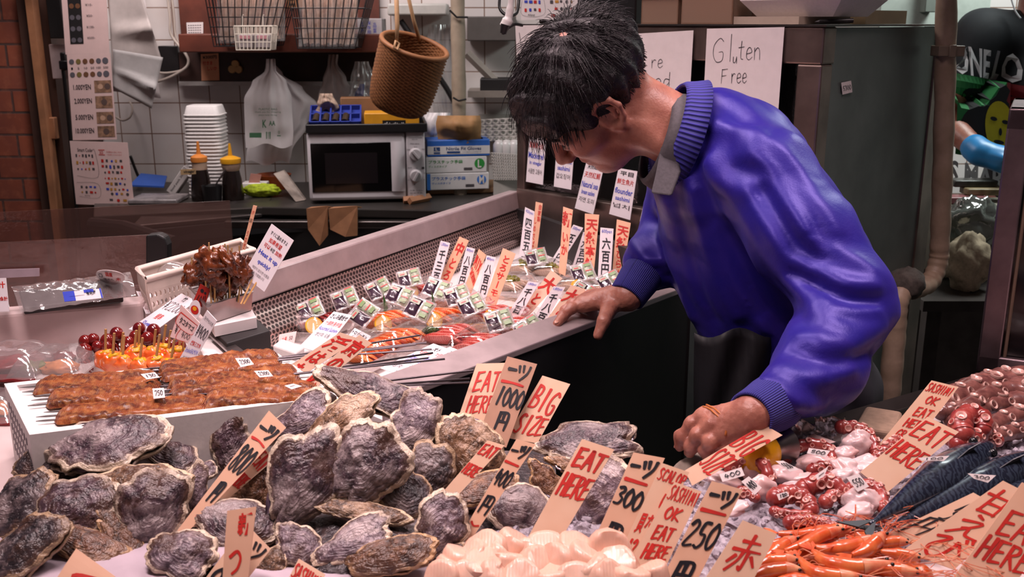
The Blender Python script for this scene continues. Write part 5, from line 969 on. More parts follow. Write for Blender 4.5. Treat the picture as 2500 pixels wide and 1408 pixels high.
# ---- big orange signs planted by the eels
board('name_strip', 'left of the two large orange strips lying beside the eels', 'sign', [(830, 811), (876, 826), (722, 928), (688, 905)], PZ(705, 916, .95), NS, WOODP2, red=[('v', '活', .05, .03, .95, .36, .03), ('v', 'はも', .15, .38, .85, .98, .03)])
board('name_strip', 'right of the two large orange strips lying beside the eels', 'sign', [(877, 817), (907, 838), (772, 945), (730, 940)], PZ(750, 942, .965), NS, WOODP2, red=[('v', '京の味', .05, .03, .95, .98, .03)])
# ---- white bin, packs and screens behind
PINKW = M_('bin_white', 'd6c0be', .45, var=.03)
b0, b1 = PZ(-90, 772, .97), PZ(346, 736, .97); r1 = PZ(500, 812, .93)
bn_ = thing('foam_bin', 'large white bin wall behind the clear packs at far left', 'bin', V((b0.x + b1.x) / 2, b0.y, TZ))
m = MB(); B = lambda p, z: V(p.x, p.y, z); k = V(.02, .06, 0)
m.hexa([B(b0, TZ), B(b1, TZ), B(b1, TZ) + V(0, .03, 0), B(b0, TZ) + V(0, .03, 0)], [B(b0, .97), B(b1, .97), B(b1, .97) + V(0, .05, 0), B(b0, .97) + V(0, .05, 0)]); m.hexa([B(b1, TZ), B(r1, TZ), B(r1, TZ) + V(.02, .02, 0), B(b1, TZ) + V(.02, .03, 0)], [B(b1, .97), B(r1, .93), B(r1, .93) + V(.03, .02, 0), B(b1, .97) + V(.03, .05, 0)]); m.build('wall', PINKW, bn_, smooth=0, bevel=.008, seg=3)
PLC = clear_mat('pack_clear', gloss=.14, rough=.1, haze=.18, hazecol='efe0e0'); NORI = M_('nori_black', '1f1a1d', .35, var=.3, scale=60, bump=.4)
t = thing('seaweed_pack', 'clear pack of black seaweed with blue label lying along the white bin', 'pack', PZ(170, 740, .98))
q4 = [PZ(45, 706, 1.005), PZ(298, 678, 1.005), PZ(300, 722, .985), PZ(58, 752, .985)]
m = MB(); m.prism(q4, (0, 0, -.012)); m.build('seaweed', NORI, t, smooth=0, bevel=.002)
m = MB(); Q = Quad(PZ(28, 704, 1.008), PZ(318, 668, 1.008), PZ(332, 726, .986), PZ(50, 768, .98)); m.grid(lambda a, b: Q.at(a, b, .004 + .006 * math.sin(math.pi * b) + .003 * noise.noise(V(a * 16, b * 7, 2))), 40, 14); m.build('clear_wrap', PLC, t, smooth=180)
board('pack_label', 'x', 'label', [(153, 713), (246, 704), (252, 727), (158, 737)], PZ(200, 720, 1.012), V(-.1, -.55, .8), LAM, thick=.0005, blue=[('r', 0, 0, .3, 1), ('r', .55, 0, .8, .3), ('r', .96, 0, 1, 1)], black=[('f', '有明海', .6, .1, .85, .6, .02), ('l', [(.15, .55), (.55, .5)], .0012)])
ol = bpy.data.objects['pack_label']; 
for kx in ('label', 'category'): del ol[kx]
ol.parent = t; ol.location = ol.location - t.location; OFF['pack_label'] = OFF['pack_label']
t = thing('oval_notice', 'white oval notice with red and black writing curling above the seaweed', 'notice', PZ(268, 690, 1.01))
Q = Quad(PZ(230, 655, 1.04), PZ(300, 664, 1.04), PZ(310, 698, 1.0), PZ(240, 690, 1.0)); Q.fn = lambda p, a, b: p + V(0, 0, .012 * (a - .4) ** 2)
m = MB(); m.add([Q.at(.5, .5)] + [Q.at(.5 + .5 * math.cos(x), .5 + .5 * math.sin(x)) for x in [2 * math.pi * i / 28 for i in range(28)]], [(0, 1 + i, 1 + (i + 1) % 28) for i in range(28)]); m.build('paper', PAPER, t, smooth=180, solid=.001)
l = MB(); lettering(l, Q, [('f', '国産', .36, .12, .6, .42, .02), ('f', '木', .68, .5, .86, .72, .02)], .0012); l.build('red_lettering', INK_R, t, smooth=0)
l = MB(); lettering(l, Q, [('f', 'Ω', .1, .3, .24, .55), ('f', '焼のり', .24, .55, .6, .72)], .0012); l.build('black_lettering', INK_K, t, smooth=0)
GLS = clear_mat('acrylic_screen', 'f0e2df', gloss=.05, rough=.04, haze=.10, hazecol='c99f96')  # warm haze colour brightens the panes in place of light on the brick behind
t = thing('acrylic_screen', 'tall clear acrylic screen with black rounded end post behind the seaweed', 'screen', PY(200, 770, 2.0))
m = MB(); m.prism([PY(-60, 595, 1.98), PY(372, 573, 2.0), V(PY(372, 573, 2.0).x, 2.0, TZ), V(PY(-60, 595, 1.98).x, 1.98, TZ)], (0, .006, 0)); m.build('pane', GLS, t, smooth=0)
pr = [(355, 575), (385, 572), (402, 580), (409, 598), (409, 672), (355, 690)]
m = MB(); m.prism([PY(u, v, 1.99) for u, v in pr], (0, .03, 0)); m.prism([PY(355, 680, 1.99), PY(409, 668, 1.99), V(PY(409, 670, 1.99).x, 1.99, TZ), V(PY(355, 670, 1.99).x, 1.99, TZ)], (0, .03, 0)); m.build('end_post', BLACK, t, smooth=0, bevel=.004)
m = MB(); m.prism([PY(-60, 660, 1.972), PY(95, 655, 1.974), PY(95, 674, 1.974), PY(-60, 682, 1.972)], (0, .003, 0)); m.build('label_strip', M_('strip_lilac', 'b9a9b4', .5), t, smooth=0)
t = thing('acrylic_screen', 'taller clear acrylic panel farther back in front of brick wall', 'screen', PY(100, 700, 2.5))
m = MB(); m.prism([PY(-60, 521, 2.5), PY(560, 490, 2.9), V(PY(560, 490, 2.9).x, 2.9, 0), V(PY(-60, 521, 2.5).x, 2.5, 0)], (0, .006, 0)); m.build('pane', GLS, t, smooth=0)
board('edge_sign', 'white sign with red characters cut off at far left edge', 'sign', [(-40, 680), (14, 678), (22, 760), (-34, 762)], PZ(0, 760, .98), V(0, -.9, .4), LAM, red=[('f', '計', .55, .1, .95, .3, .02), ('f', 'ご会計', .5, .55, 1., .68, .02)])
ss = MB(); bag_sheet(ss, [(742, -30, 22), (770, -30, 34), (800, -30, 36)], PZ(0, 790, .93).y - .02, .004, 3, 12, 10, thick=.01); tag(ss.build('clear_bag', PLBAG, smooth=180), 'small clear plastic bag below the cut off sign at left edge', 'bag')
FOOD_G = M_('food_green', '6b7a3a', .5, var=.3, scale=90); FOOD_O = M_('food_orange', 'd98a4a', .4, var=.2, scale=60); FOOD_R = M_('food_red', '8f2026', .3, var=.25, scale=60)
def clear_pack(label, u, v, z, w, d, h, foods, seed):
    c = PZ(u, v, z); t = thing('clear_pack', label, 'pack', c); m = MB(); m.box(c.x - w / 2, c.x + w / 2, c.y - d / 2, c.y + d / 2, z, z + .006); m.build('tray', foods[0], t, bevel=.002)
    for i, (mt, du, dv, r) in enumerate(foods[1:]):
        m = MB(); m.ell(c + V(du, dv, .012), (r, r * .7, .011), nu=18, nv=12, fn=lambda q: 1 + .4 * noise.noise(q * 3 + V(seed, i, 0))); m.build('filling', mt, t, smooth=180)
    m = MB(); m.grid(lambda a, b: c + V((a - .5) * w * 1.04, (b - .5) * d * 1.04, .006 + h * ((1 - (2 * a - 1) ** 4) * (1 - (2 * b - 1) ** 4)) ** .6 + .0012 * math.sin(a * 20)), 16, 12); m.build('clear_lid', PLC, t, smooth=180); return t
clear_pack('clear pack of orange and green food left of the octopus skewers', 138, 905, TZ + .04, .11, .10, .034, [WHITE, (FOOD_G, -.025, -.02, .022), (FOOD_O, .015, -.018, .03), (FOOD_R, .0, .03, .02)], 1)
clear_pack('clear pack of red food in the far left corner', 32, 905, TZ + .04, .12, .11, .04, [FOOD_R, (FOOD_R, 0, 0, .05), (FOOD_R, .02, .03, .02)], 2)
clear_pack('clear pack of orange roe at left edge beside the foam box', -15, 1010, TZ, .10, .10, .03, [FOOD_R, (FOOD_O, .01, -.01, .035)], 3)
m = MB(); c = PZ(32, 905, TZ); m.box(c.x - .12, c.x + .19, c.y - .07, c.y + .09, TZ, TZ + .039); tag(m.build('foam_slab', PINKW, bevel=.004), 'low pinkish slab under the clear packs at left', 'slab')
# ---- white basket with sauce pack
t = thing('plastic_basket', 'white perforated plastic basket behind the liver skewers', 'basket', PZ(470, 700, .93))
a0, a1, a2, a3 = PZ(356, 682, 1.02), PZ(620, 610, 1.02), PZ(588, 587, 1.02), PZ(336, 657, 1.02); dn = lambda p, f=.9: V(p.x * f + (1 - f) * (a0.x + a2.x) / 2, p.y * f + (1 - f) * (a0.y + a2.y) / 2, .93)
m = MB()
for p, q_, n_ in ((a0, a1, 26), (a3, a0, 7), (a1, a2, 7), (a2, a3, 26)): holed_panel(m, dn(p), dn(q_), q_ - V(0, 0, .022), p - V(0, 0, .022), n_, 4, .003, .34); m.add([p - V(0, 0, .022), q_ - V(0, 0, .022), q_, p], [(0, 1, 2, 3)])
m.add([dn(a0), dn(a1), dn(a2), dn(a3)], [(0, 1, 2, 3)]); m.build('basket', M_('basket_cream', 'd3c2b8', .45), t, smooth=0, solid=.004)
m = MB(); m.tube([a0, a1, a2, a3], .006, 8, closed=True); m.build('rim', M_('basket_cream', 'd3c2b8', .45), t, smooth=60)
m = MB(); c = dn(a0).lerp(dn(a2), .5); m.box(c.x - .11, c.x + .03, c.y - .11, c.y + .05, TZ, .928); tag(m.build('support_box', PINKW, bevel=.003), 'pinkish box under the white plastic basket', 'box')
c = PZ(405, 662, 1.0); t = thing('relish_pack', 'clear oval pack of green relish in the white basket', 'pack', c)
m = MB(); m.ell(c - V(0, 0, .0), (.045, .03, .02), nu=24, nv=12); m.build('clear_shell', PLC, t, smooth=180); m = MB(); m.ell(c + V(.0, -.006, -.008), (.032, .018, .009), nu=20, nv=12, fn=lambda q: 1 + .4 * noise.noise(q * 4)); m.build('relish', FOOD_G, t, smooth=180)
m = MB(); m.box(c.x - .04, c.x + .06, c.y - .02, c.y + .03, .935, .98); tag(m.build('basket_liner', WHITE, bevel=.003), 'white carton inside the plastic basket under the relish', 'carton')
# ---- black box, papers, steel tray, liver skewers
p_ = [PZ(553, 838, .955), PZ(660, 806, .955), PZ(622, 772, .955), PZ(515, 800, .955)]
m = MB(); m.prism([V(p.x, p.y, TZ) for p in p_], (0, 0, .955 - TZ)); tag(m.build('black_box', BLKMAT, smooth=0, bevel=.002), 'black box under the steel tray of liver skewers', 'box')
pc = PZ(575, 812, .956); m = MB(); m.prism([PZ(525, 822, .956), PZ(628, 800, .956), PZ(610, 768, .956), PZ(505, 790, .956)], (0, 0, .018)); tag(m.build('paper_stack', PAPER, smooth=0), 'stack of white wrapping paper between black box and steel tray', 'paper')
tz = .976; P4 = [PZ(512, 790, tz), PZ(613, 756, tz), PZ(575, 718, tz), PZ(474, 748, tz)]
t = thing('steel_tray', 'stainless tray lined with foam holding the liver skewers', 'tray', P4[0].lerp(P4[2], .5)); cen = P4[0].lerp(P4[2], .5); m = MB(); hgt = .032; out = [cen + (p - cen) * 1.08 + V(0, 0, hgt) for p in P4]
m.add(P4 + out, [(0, 1, 2, 3), (0, 4, 5, 1), (1, 5, 6, 2), (2, 6, 7, 3), (3, 7, 4, 0)]); m.build('tray', ALU, t, smooth=0, solid=.002)
m = MB(); m.tube(out, .003, 6, closed=True); m.build('rolled_rim', ALU, t); m = MB(); m.prism([cen + (p - cen) * .97 + V(0, 0, .002) for p in P4], (0, 0, .022)); m.build('foam_liner', FOAM, t, smooth=0)
STICK = M_('bamboo', 'b98c54', .55, var=.15, scale=40); LIVER = M_('liver_brown', '2c110b', .25, var=.3, scale=60, alt='7d3f20', coat=.2, bump=.5, bdist=.004)
lv = [(468, 628, 470, 700, 672), (496, 600, 505, 730, 650), (510, 592, 516, 745, 640), (505, 640, 498, 722, 680), (523, 610, 525, 748, 668), (530, 622, 540, 735, 640), (541, 632, 545, 725, 655), (549, 595, 552, 730, 660), (556, 598, 562, 742, 640), (566, 605, 558, 738, 675), (573, 620, 575, 728, 645), (584, 600, 590, 722, 650), (590, 640, 582, 738, 668), (562, 640, 570, 735, 690), (535, 650, 530, 745, 695)]
for i, (ut, vt, ub, vb, vm) in enumerate(lv):
    base = PZ(ub, vb, tz + .022); yb = base.y; top_ = PY(ut, vt, yb + .012 * math.sin(i * 2.3)); t = thing('liver_skewer', '', 'skewer', base, 'eel liver skewers in the steel tray')
    t['label'] = 'bamboo skewer of glossy brown grilled eel liver standing in steel tray'
    m = MB(); m.tube([base, base.lerp(top_, .5), top_], [.0014, .0016, .0012], 6); m.build('stick', STICK, t, smooth=60)
    f = (vb - vm) / (vb - vt); c = base.lerp(top_, f); rnd = random.Random(i); m = MB(); sd = V(i * 2.7, i, 3)
    m.ell(c, (.014 + .005 * rnd.random(), .011, .017 + .006 * rnd.random()), M=Matrix.Rotation(rnd.uniform(-.6, .6), 4, 'Y') @ Matrix.Rotation(rnd.uniform(0, 3), 4, 'Z'), nu=26, nv=18, fn=lambda d: 1 + .6 * noise.noise(d * 1.9 + sd) + .3 * noise.noise(d * 5 + sd)); m.build('liver_piece', LIVER, t, smooth=180)
s1, q1 = board('heating_notice', 'white tilted laminated notice reading Heat it up quickly!', 'sign', [(663, 546), (717, 587), (645, 712), (592, 671)], PZ(618, 735, 1.0), V(-.1, -.95, .25), LAM, black=[('f', 'すぐに温めますよ', .14, .08, .88, .15, .01), ('f', '半您', .42, .315, .6, .385, .01)], red=[('f', '如果希望', .22, .19, .76, .275, .01), ('f', '可以', .14, .31, .4, .385, .01), ('f', '加熱', .64, .31, .92, .385, .01)], blue=[('f', 'Heat it up', .1, .45, .92, .55, .015), ('f', 'quickly!', .24, .6, .76, .69, .015)], grey=[('f', '배양이 없으면 상품을', .16, .74, .9, .79), ('f', '빨리 가열합니다', .2, .82, .78, .87)])
m = MB(); y_ = q1.at(.3, .98).y + .004
for du in (0, 7): m.tube([q1.at(.35 + du * .03, .9, -.004), PZ(588 + du, 742, 1.0)], .0016, 6)
m.build('stick', STICK, s1, smooth=60)
board('stick_label', 'thin wooden stick with red characters behind the liver skewers', 'stick', [(618, 501), (627, 503), (598, 610), (590, 608)], PY(594, 610, PZ(588, 735, .99).y + .02), V(-.1, -1, .1), WOODP, red=[('v', '汐', .1, .1, .9, .2), ('v', 'うなぎ', .1, .55, .9, .98)], black=[('v', '国', .1, .28, .9, .38)])
# ---- octopus and salmon skewers behind the foam box
m = MB(); pa = [PZ(175, 905, TZ + .03), PZ(470, 880, TZ + .03), PZ(450, 812, TZ + .03), PZ(165, 835, TZ + .03)]; m.prism([V(p.x, p.y, TZ) for p in pa], (0, 0, .05)); tag(m.build('foam_plate', FOAM, smooth=0, bevel=.004), 'white foam plate under the octopus and salmon skewers', 'plate')
OCTR = M_('octopus_glaze', '5a0f16', .18, var=.25, scale=30, alt='8a2218', coat=.5); SALR = M_('salmon_roll', 'd2561f', .25, var=.2, scale=50, alt='e08a52', coat=.4); LEMP = M_('lemon_peel', 'd9a414', .4, var=.12, scale=80); zsk = TZ + .05
oc = [(206, 858, 17), (208, 834, 14), (228, 829, 13), (285, 816, 15), (262, 832, 15), (261, 847, 12), (314, 836, 13), (340, 803, 14), (375, 808, 15), (361, 827, 15), (310, 852, 12), (407, 836, 11), (441, 845, 12), (420, 842, 11), (330, 822, 13), (238, 846, 12)]
for i, (u, v, r) in enumerate(oc):
    yy = 1.595 + (835 - v) * .0008; c = PY(u, v, yy); R_ = r / F * yy; t = thing('octopus_skewer', 'glazed dark red baby octopus with round head on a hidden skewer', 'skewer', V(c.x, c.y, zsk), 'glazed baby octopus skewers behind the foam box')
    m = MB(); m.ell(c, (R_ * 1.18, R_ * 1.18, R_ * 1.32), nu=20, nv=14); m.build('head', OCTR, t, smooth=180)
    m = MB(); m.tube([V(c.x, c.y, zsk), c], .0016, 6); m.build('stick', STICK, t, smooth=60)
    m = MB(); rnd = random.Random(i * 7)
    for k in range(7):
        a = k * .9 + rnd.random(); pts = [c + V(0, 0, -R_ * .8)]
        for j in range(1, 8): pts.append(c + V(math.cos(a + j * .25) * R_ * (.35 + .2 * j * math.exp(-j * .12)), math.sin(a + j * .25) * R_ * (.35 + .17 * j * math.exp(-j * .12)), -R_ * (.9 + .28 * j) + R_ * .5 * math.sin(j * 1.1 + k)))
        m.tube(pts, [R_ * .42 * (1 - j / 9) for j in range(8)], 7)
    m.build('tentacles', OCTR, t, smooth=180)
sk = [(258, 803, 257, 890, 855), (279, 813, 273, 895, 863), (301, 811, 293, 880, 858), (303, 819, 297, 895, 866), (333, 806, 324, 885, 850), (341, 794, 336, 880, 842), (348, 824, 338, 898, 872), (380, 804, 371, 885, 848), (390, 816, 376, 895, 868), (405, 793, 392, 878, 840), (417, 806, 406, 885, 853), (426, 828, 412, 898, 874), (445, 800, 430, 880, 845)]
for i, (ut, vt, ub, vb, vp) in enumerate(sk):
    b_ = PZ(ub, vb + 12, zsk); tp = PY(ut, vt, b_.y); t = thing('salmon_skewer', 'salmon roll topped with yellow lemon peel on a short bamboo stick', 'skewer', b_, 'smoked salmon lemon skewers behind the foam box')
    m = MB(); m.tube([b_, tp], .0021, 6); m.build('stick', STICK, t, smooth=60); f = (vb - vp) / (vb - vt); c = b_.lerp(tp, f); rnd = random.Random(i * 3 + 1); sd = V(i, 2 * i, 1)
    m = MB(); m.ell(c, (.011, .008, .006), M=Matrix.Rotation(rnd.uniform(-.4, .4), 4, 'Y'), nu=20, nv=12, fn=lambda d: 1 + .4 * noise.noise(d * 2.2 + sd)); m.build('lemon_peel', LEMP, t, smooth=180)
    m = MB(); hh = max(.012, (c.z - b_.z) * .55); m.ell(b_.lerp(c, .55) + V(0, 0, .001), (.0175, .013, hh * 1.1), nu=26, nv=18, fn=lambda d: (1 + .25 * noise.noise(d * 2 + sd) + .06 * math.sin(6 * math.atan2(d.y, d.x) + 4 * d.z))); m.build('salmon_roll', SALR, t, smooth=180)
SLV = V(-.2, -.95, .12)
s2, q2 = board('price_sign', 'white sign with hand drawn red frames, behind the ¥400 salmon sign', 'sign', [(443, 744), (489, 790), (461, 838), (415, 822)], PZ(440, 870, .935), SLV, PINKPAPER, red=[('l', [(.1, .18), (.95, .14)], .0022), ('l', [(.08, .2), (.05, .55), (.9, .62), (.95, .18)], .0014), ('l', [(.35, .62), (.3, .98), (.85, .98)], .0014)], black=[('f', 'タコタマゴ', .16, .26, .88, .48, .02), ('b', '¥', .1, .55, .26, .85, .0016), ('b', '400', .48, .64, .92, .88, .0014)])
m = MB(); m.tube([q2.at(.6, .9, -.003), PZ(446, 880, zsk)], .0016, 6); m.build('stick', STICK, s2)
s3, q3 = board('price_sign', 'white sign reading ¥400 for smoked salmon, right of red framed sign', 'sign', [(505, 757), (529, 783), (468, 892), (432, 886)], PZ(450, 889, .935), SLV, LAM, black=[('f', 'スモークサーモンレモン巻', .12, .07, .9, .15, .01), ('b', '¥400', .08, .24, .92, .46, .0017)], red=[('f', '燻製三文魚', .14, .54, .9, .63, .01)], blue=[('f', 'SmokedSALMON', .06, .68, .94, .77)], grey=[('f', '훈제연어', .15, .84, .75, .92)])
s4, q4_ = board('octopus_picture', 'red picture card of an octopus above the framed price sign', 'picture', [(489, 693), (513, 706), (497, 752), (470, 738)], PZ(478, 800, .96), SLV, M_('picture_red', 'a3241c', .5), black=[('d', .4, .25, .16), ('d', .72, .28, .1), ('l', [(.3, .5), (.2, .95)], .0015), ('l', [(.5, .5), (.5, .98)], .0015), ('l', [(.7, .45), (.8, .95)], .0015), ('l', [(.82, .4), (.98, .8)], .0015)])
m = MB(); m.tube([q4_.at(.4, .95, -.003), PZ(462, 850, zsk)], .0016, 6); m.build('stick', STICK, s4)
m = MB(); cq = Quad(PP(466, 728, q4_.at(.5, .5, .004), SLV), PP(493, 738, q4_.at(.5, .5, .004), SLV), PP(485, 783, q4_.at(.5, .5, .004), SLV), PP(459, 772, q4_.at(.5, .5, .004), SLV)); m.prism([cq.at(.5 + .5 * math.cos(a), .5 + .5 * math.sin(a)) for a in [2 * math.pi * i / 24 for i in range(24)]], -cq.n * .001); bd_ = m.build('round_badge', LAM, s4, smooth=0)
l = MB(); lettering(l, cq, [('d', .5, .52, .36)], .0006); l.build('red_disc', INK_R, bd_, smooth=0); l = MB(); lettering(l, cq, [('d', .5, .45, .18)], .0012); l.build('yellow_disc', YEL, bd_, smooth=0)
lying('price_card', 'white card reading ¥2200 lying between basket and skewers', [(443, 716), (480, 734), (368, 815), (314, 803)], .96, black=[('b', '¥2200', .05, .2, .95, .42, .0018), ('f', '竹', .4, .02, .6, .14)], red=[('f', '鰻串', .3, .52, .6, .66)], blue=[('f', 'Skewers', .15, .74, .8, .86)])
lying('price_card', 'white card with red lines propped against the white basket', [(332, 710), (412, 724), (426, 758), (356, 766)], .965, red=[('l', [(.08, .05), (.12, .95)], .0012), ('l', [(.14, .05), (.18, .95)], .0012), ('f', '新', .4, .25, .6, .5), ('f', 'うなぎ', .35, .6, .75, .8)], black=[('f', '焼鰻', .65, .15, .95, .4)])
for i, (px, lab) in enumerate((([(455, 815), (520, 835), (585, 888), (500, 893)], 'white foam slab lying beside the ¥400 sign'), ([(455, 880), (520, 868), (560, 893), (480, 905)], 'small white foam slab just behind the eel box'), ([(667, 865), (690, 848), (745, 868), (722, 884)], 'white foam corner piece behind the skewer tips'))):
    m = MB(); z_ = (.92, .90, .93)[i]; m.prism([PZ(u, v, z_) for u, v in px], (0, 0, .016)); tag(m.build('foam_slab', FOAM, smooth=0, bevel=.003), lab, 'slab')
m = MB(); m.prism([PZ(512, 822, .945), PZ(532, 815, .945), PZ(610, 872, .945), PZ(575, 880, .945)], (0, 0, .004)); tag(m.build('steel_bar', ALU, smooth=0), 'flat steel bar lying between foam slab and black box', 'bar')
# ================================================================ ice bed
def ice_mat():
    t = NT('crushed_ice'); co = t.coord(); n1 = t.noise(co, 55, 5, .65); vo = t.n('TexVoronoi', Scale=120.0); t.l(co, vo.inputs['Vector'])
    t.set(Base__Color=t.mix(n1, 'cdc3cb', 'a99fae'), Roughness=.18); t.b.inputs['IOR'].default_value = 1.31; t.b.inputs['Transmission Weight'].default_value = .25
    ad = t.n('Math', _operation='ADD'); t.l(n1, ad.inputs[0]); t.l(vo.outputs[0], ad.inputs[1]); t.bump(ad.outputs[0], .8, .006); return t.m
ICE = ice_mat()
def ice_bed(name, label, u0v0, seed, h, nx=70, ny=60):
    P = [PZ(u, v, TZ) for u, v in u0v0]; m = MB()
    def g(a, b):
        p = (P[0] * (1 - a) + P[1] * a) * (1 - b) + (P[3] * (1 - a) + P[2] * a) * b; e = min(1, 8 * min(a, 1 - a, b, 1 - b))
        q = V(p.x * 30, p.y * 30, seed); return p + V(0, 0, .0005 + e * (h * .5 + h * .8 * abs(noise.noise(q)) + .006 * noise.noise(q * 3) + .004 * noise.noise(q * 7)))
    m.grid(g, nx, ny); rnd = random.Random(seed)
    for k in range(260):
        c = g(rnd.uniform(.03, .97), rnd.uniform(.03, .97)); r = rnd.uniform(.003, .009); R = Matrix.Rotation(rnd.uniform(0, 6), 4, V(rnd.random(), rnd.random(), .3).normalized()); m.ell(c + V(0, 0, r * .3), (r, r * .8, r * .6), M=R, nu=6, nv=4, fn=lambda d: 1 + .3 * noise.noise(d * 4 + c * 90))
    o = m.build(name, ICE, smooth=25); return tag(o, label, 'ice', kind='stuff')
ice_bed('crushed_ice', 'bed of crushed ice under the scallops and between the price boards', [(1180, 1240), (1660, 1150), (1960, 1420), (1130, 1420)], 3, .022)
ice_bed('crushed_ice', 'bed of crushed ice under the octopus pieces and mackerel', [(1660, 1155), (2230, 1040), (2560, 1330), (1880, 1420)], 5, .020, 80, 60)
ice_bed('crushed_ice', 'bed of crushed ice under the large octopus at right edge', [(2230, 1045), (2620, 985), (2760, 1200), (2440, 1260)], 7, .022, 50, 50)
m = MB(); m.box(-.85, -.3, .80, 1.06, TZ, TZ + .02); m.box(-.36, -.02, .78, .98, TZ, TZ + .02); tag(m.build('foam_sheet', M_('sheet_lilac', 'b6a6b0', .5, var=.05), bevel=.006), 'pale foam sheet showing between the oysters at lower left', 'sheet')
# ================================================================ oysters
def oyster_mat(name, dark, mid, pale, edge):
    t = NT(name); uv = t.n('UVMap'); co = t.coord(); oi = t.n('ObjectInfo'); ad = t.n('VectorMath', _operation='ADD'); t.l(co, ad.inputs[0]); mu = t.n('VectorMath', _operation='SCALE'); mu.inputs[0].default_value = (9, 5, 7); t.l(oi.outputs['Random'], mu.inputs['Scale']); t.l(mu.outputs[0], ad.inputs[1]); c2 = ad.outputs[0]
    n1 = t.noise(c2, 19, 5, .62, .15); n2 = t.noise(c2, 90, 4, .65); sx = t.n('SeparateXYZ'); t.l(uv.outputs[0], sx.inputs[0])
    a1 = t.n('Math', _operation='MULTIPLY_ADD'); t.l(n1, a1.inputs[0]); a1.inputs[1].default_value = .20; t.l(sx.outputs[0], a1.inputs[2]); m9 = t.n('Math', _operation='MULTIPLY'); t.l(a1.outputs[0], m9.inputs[0]); m9.inputs[1].default_value = 58.0; si = t.n('Math', _operation='SINE'); t.l(m9.outputs[0], si.inputs[0])
    band = t.ramp(si.outputs[0], [(.0, 0.0), (.8, .28)]); col = t.ramp(n1, [(.30, dark), (.44, mid), (.52, dark), (.60, mid), (.70, pale)]); col = t.mix(band, col, mid); col = t.mix(t.ramp(n2, [(.56, 0.0), (.68, .8)]), col, pale); col = t.mix(t.ramp(n2, [(.28, .85), (.42, 0.0)]), col, dark); n3 = t.noise(c2, 16, 4, .65); col = t.mix(t.ramp(n3, [(.51, 0.0), (.62, .75)]), col, pale); col = t.mix(t.ramp(n3, [(.36, .75), (.46, 0.0)]), col, '4a3024')
    aa = t.n('Math', _operation='MULTIPLY_ADD'); t.l(n2, aa.inputs[0]); aa.inputs[1].default_value = .22; t.l(sx.outputs[0], aa.inputs[2]); col = t.mix(t.ramp(aa.outputs[0], [(.84, 0.0), (.97, .6)]), col, '5a4030'); ef = t.n('Math', _operation='MULTIPLY'); t.l(t.ramp(aa.outputs[0], [(.995, 0.0), (1.05, .95)]), ef.inputs[0]); t.l(t.ramp(n1, [(.40, .15), (.52, 1.0)]), ef.inputs[1]); col = t.mix(ef.outputs[0], col, edge)
    hh = t.n('Math', _operation='MULTIPLY_ADD'); t.l(band, hh.inputs[0]); hh.inputs[1].default_value = .4; t.l(n2, hh.inputs[2]); t.set(Base__Color=col, Roughness=.36); t.bump(hh.outputs[0], .9, .004); t.b.inputs['Specular IOR Level'].default_value = .6; return t.m
OM = [oyster_mat('oyster_purple', '251a21', '533f47', 'a0908f', 'd2bfa9'), oyster_mat('oyster_dark', '1d191d', '3f3539', '7d6d6c', 'a5896c'), oyster_mat('oyster_tan', '3a2a22', '8a684e', 'c2a48a', 'd6bb9b'), oyster_mat('oyster_pale', '4a3a42', '84727a', 'c4b2b0', 'd9c4ac'), oyster_mat('oyster_brown', '2c1c16', '6b4632', 'a07a5c', 'c09a72')]
NACRE = M_('oyster_nacre', '8d7684', .2, var=.3, scale=25, alt='4a3a4c', coat=.4)
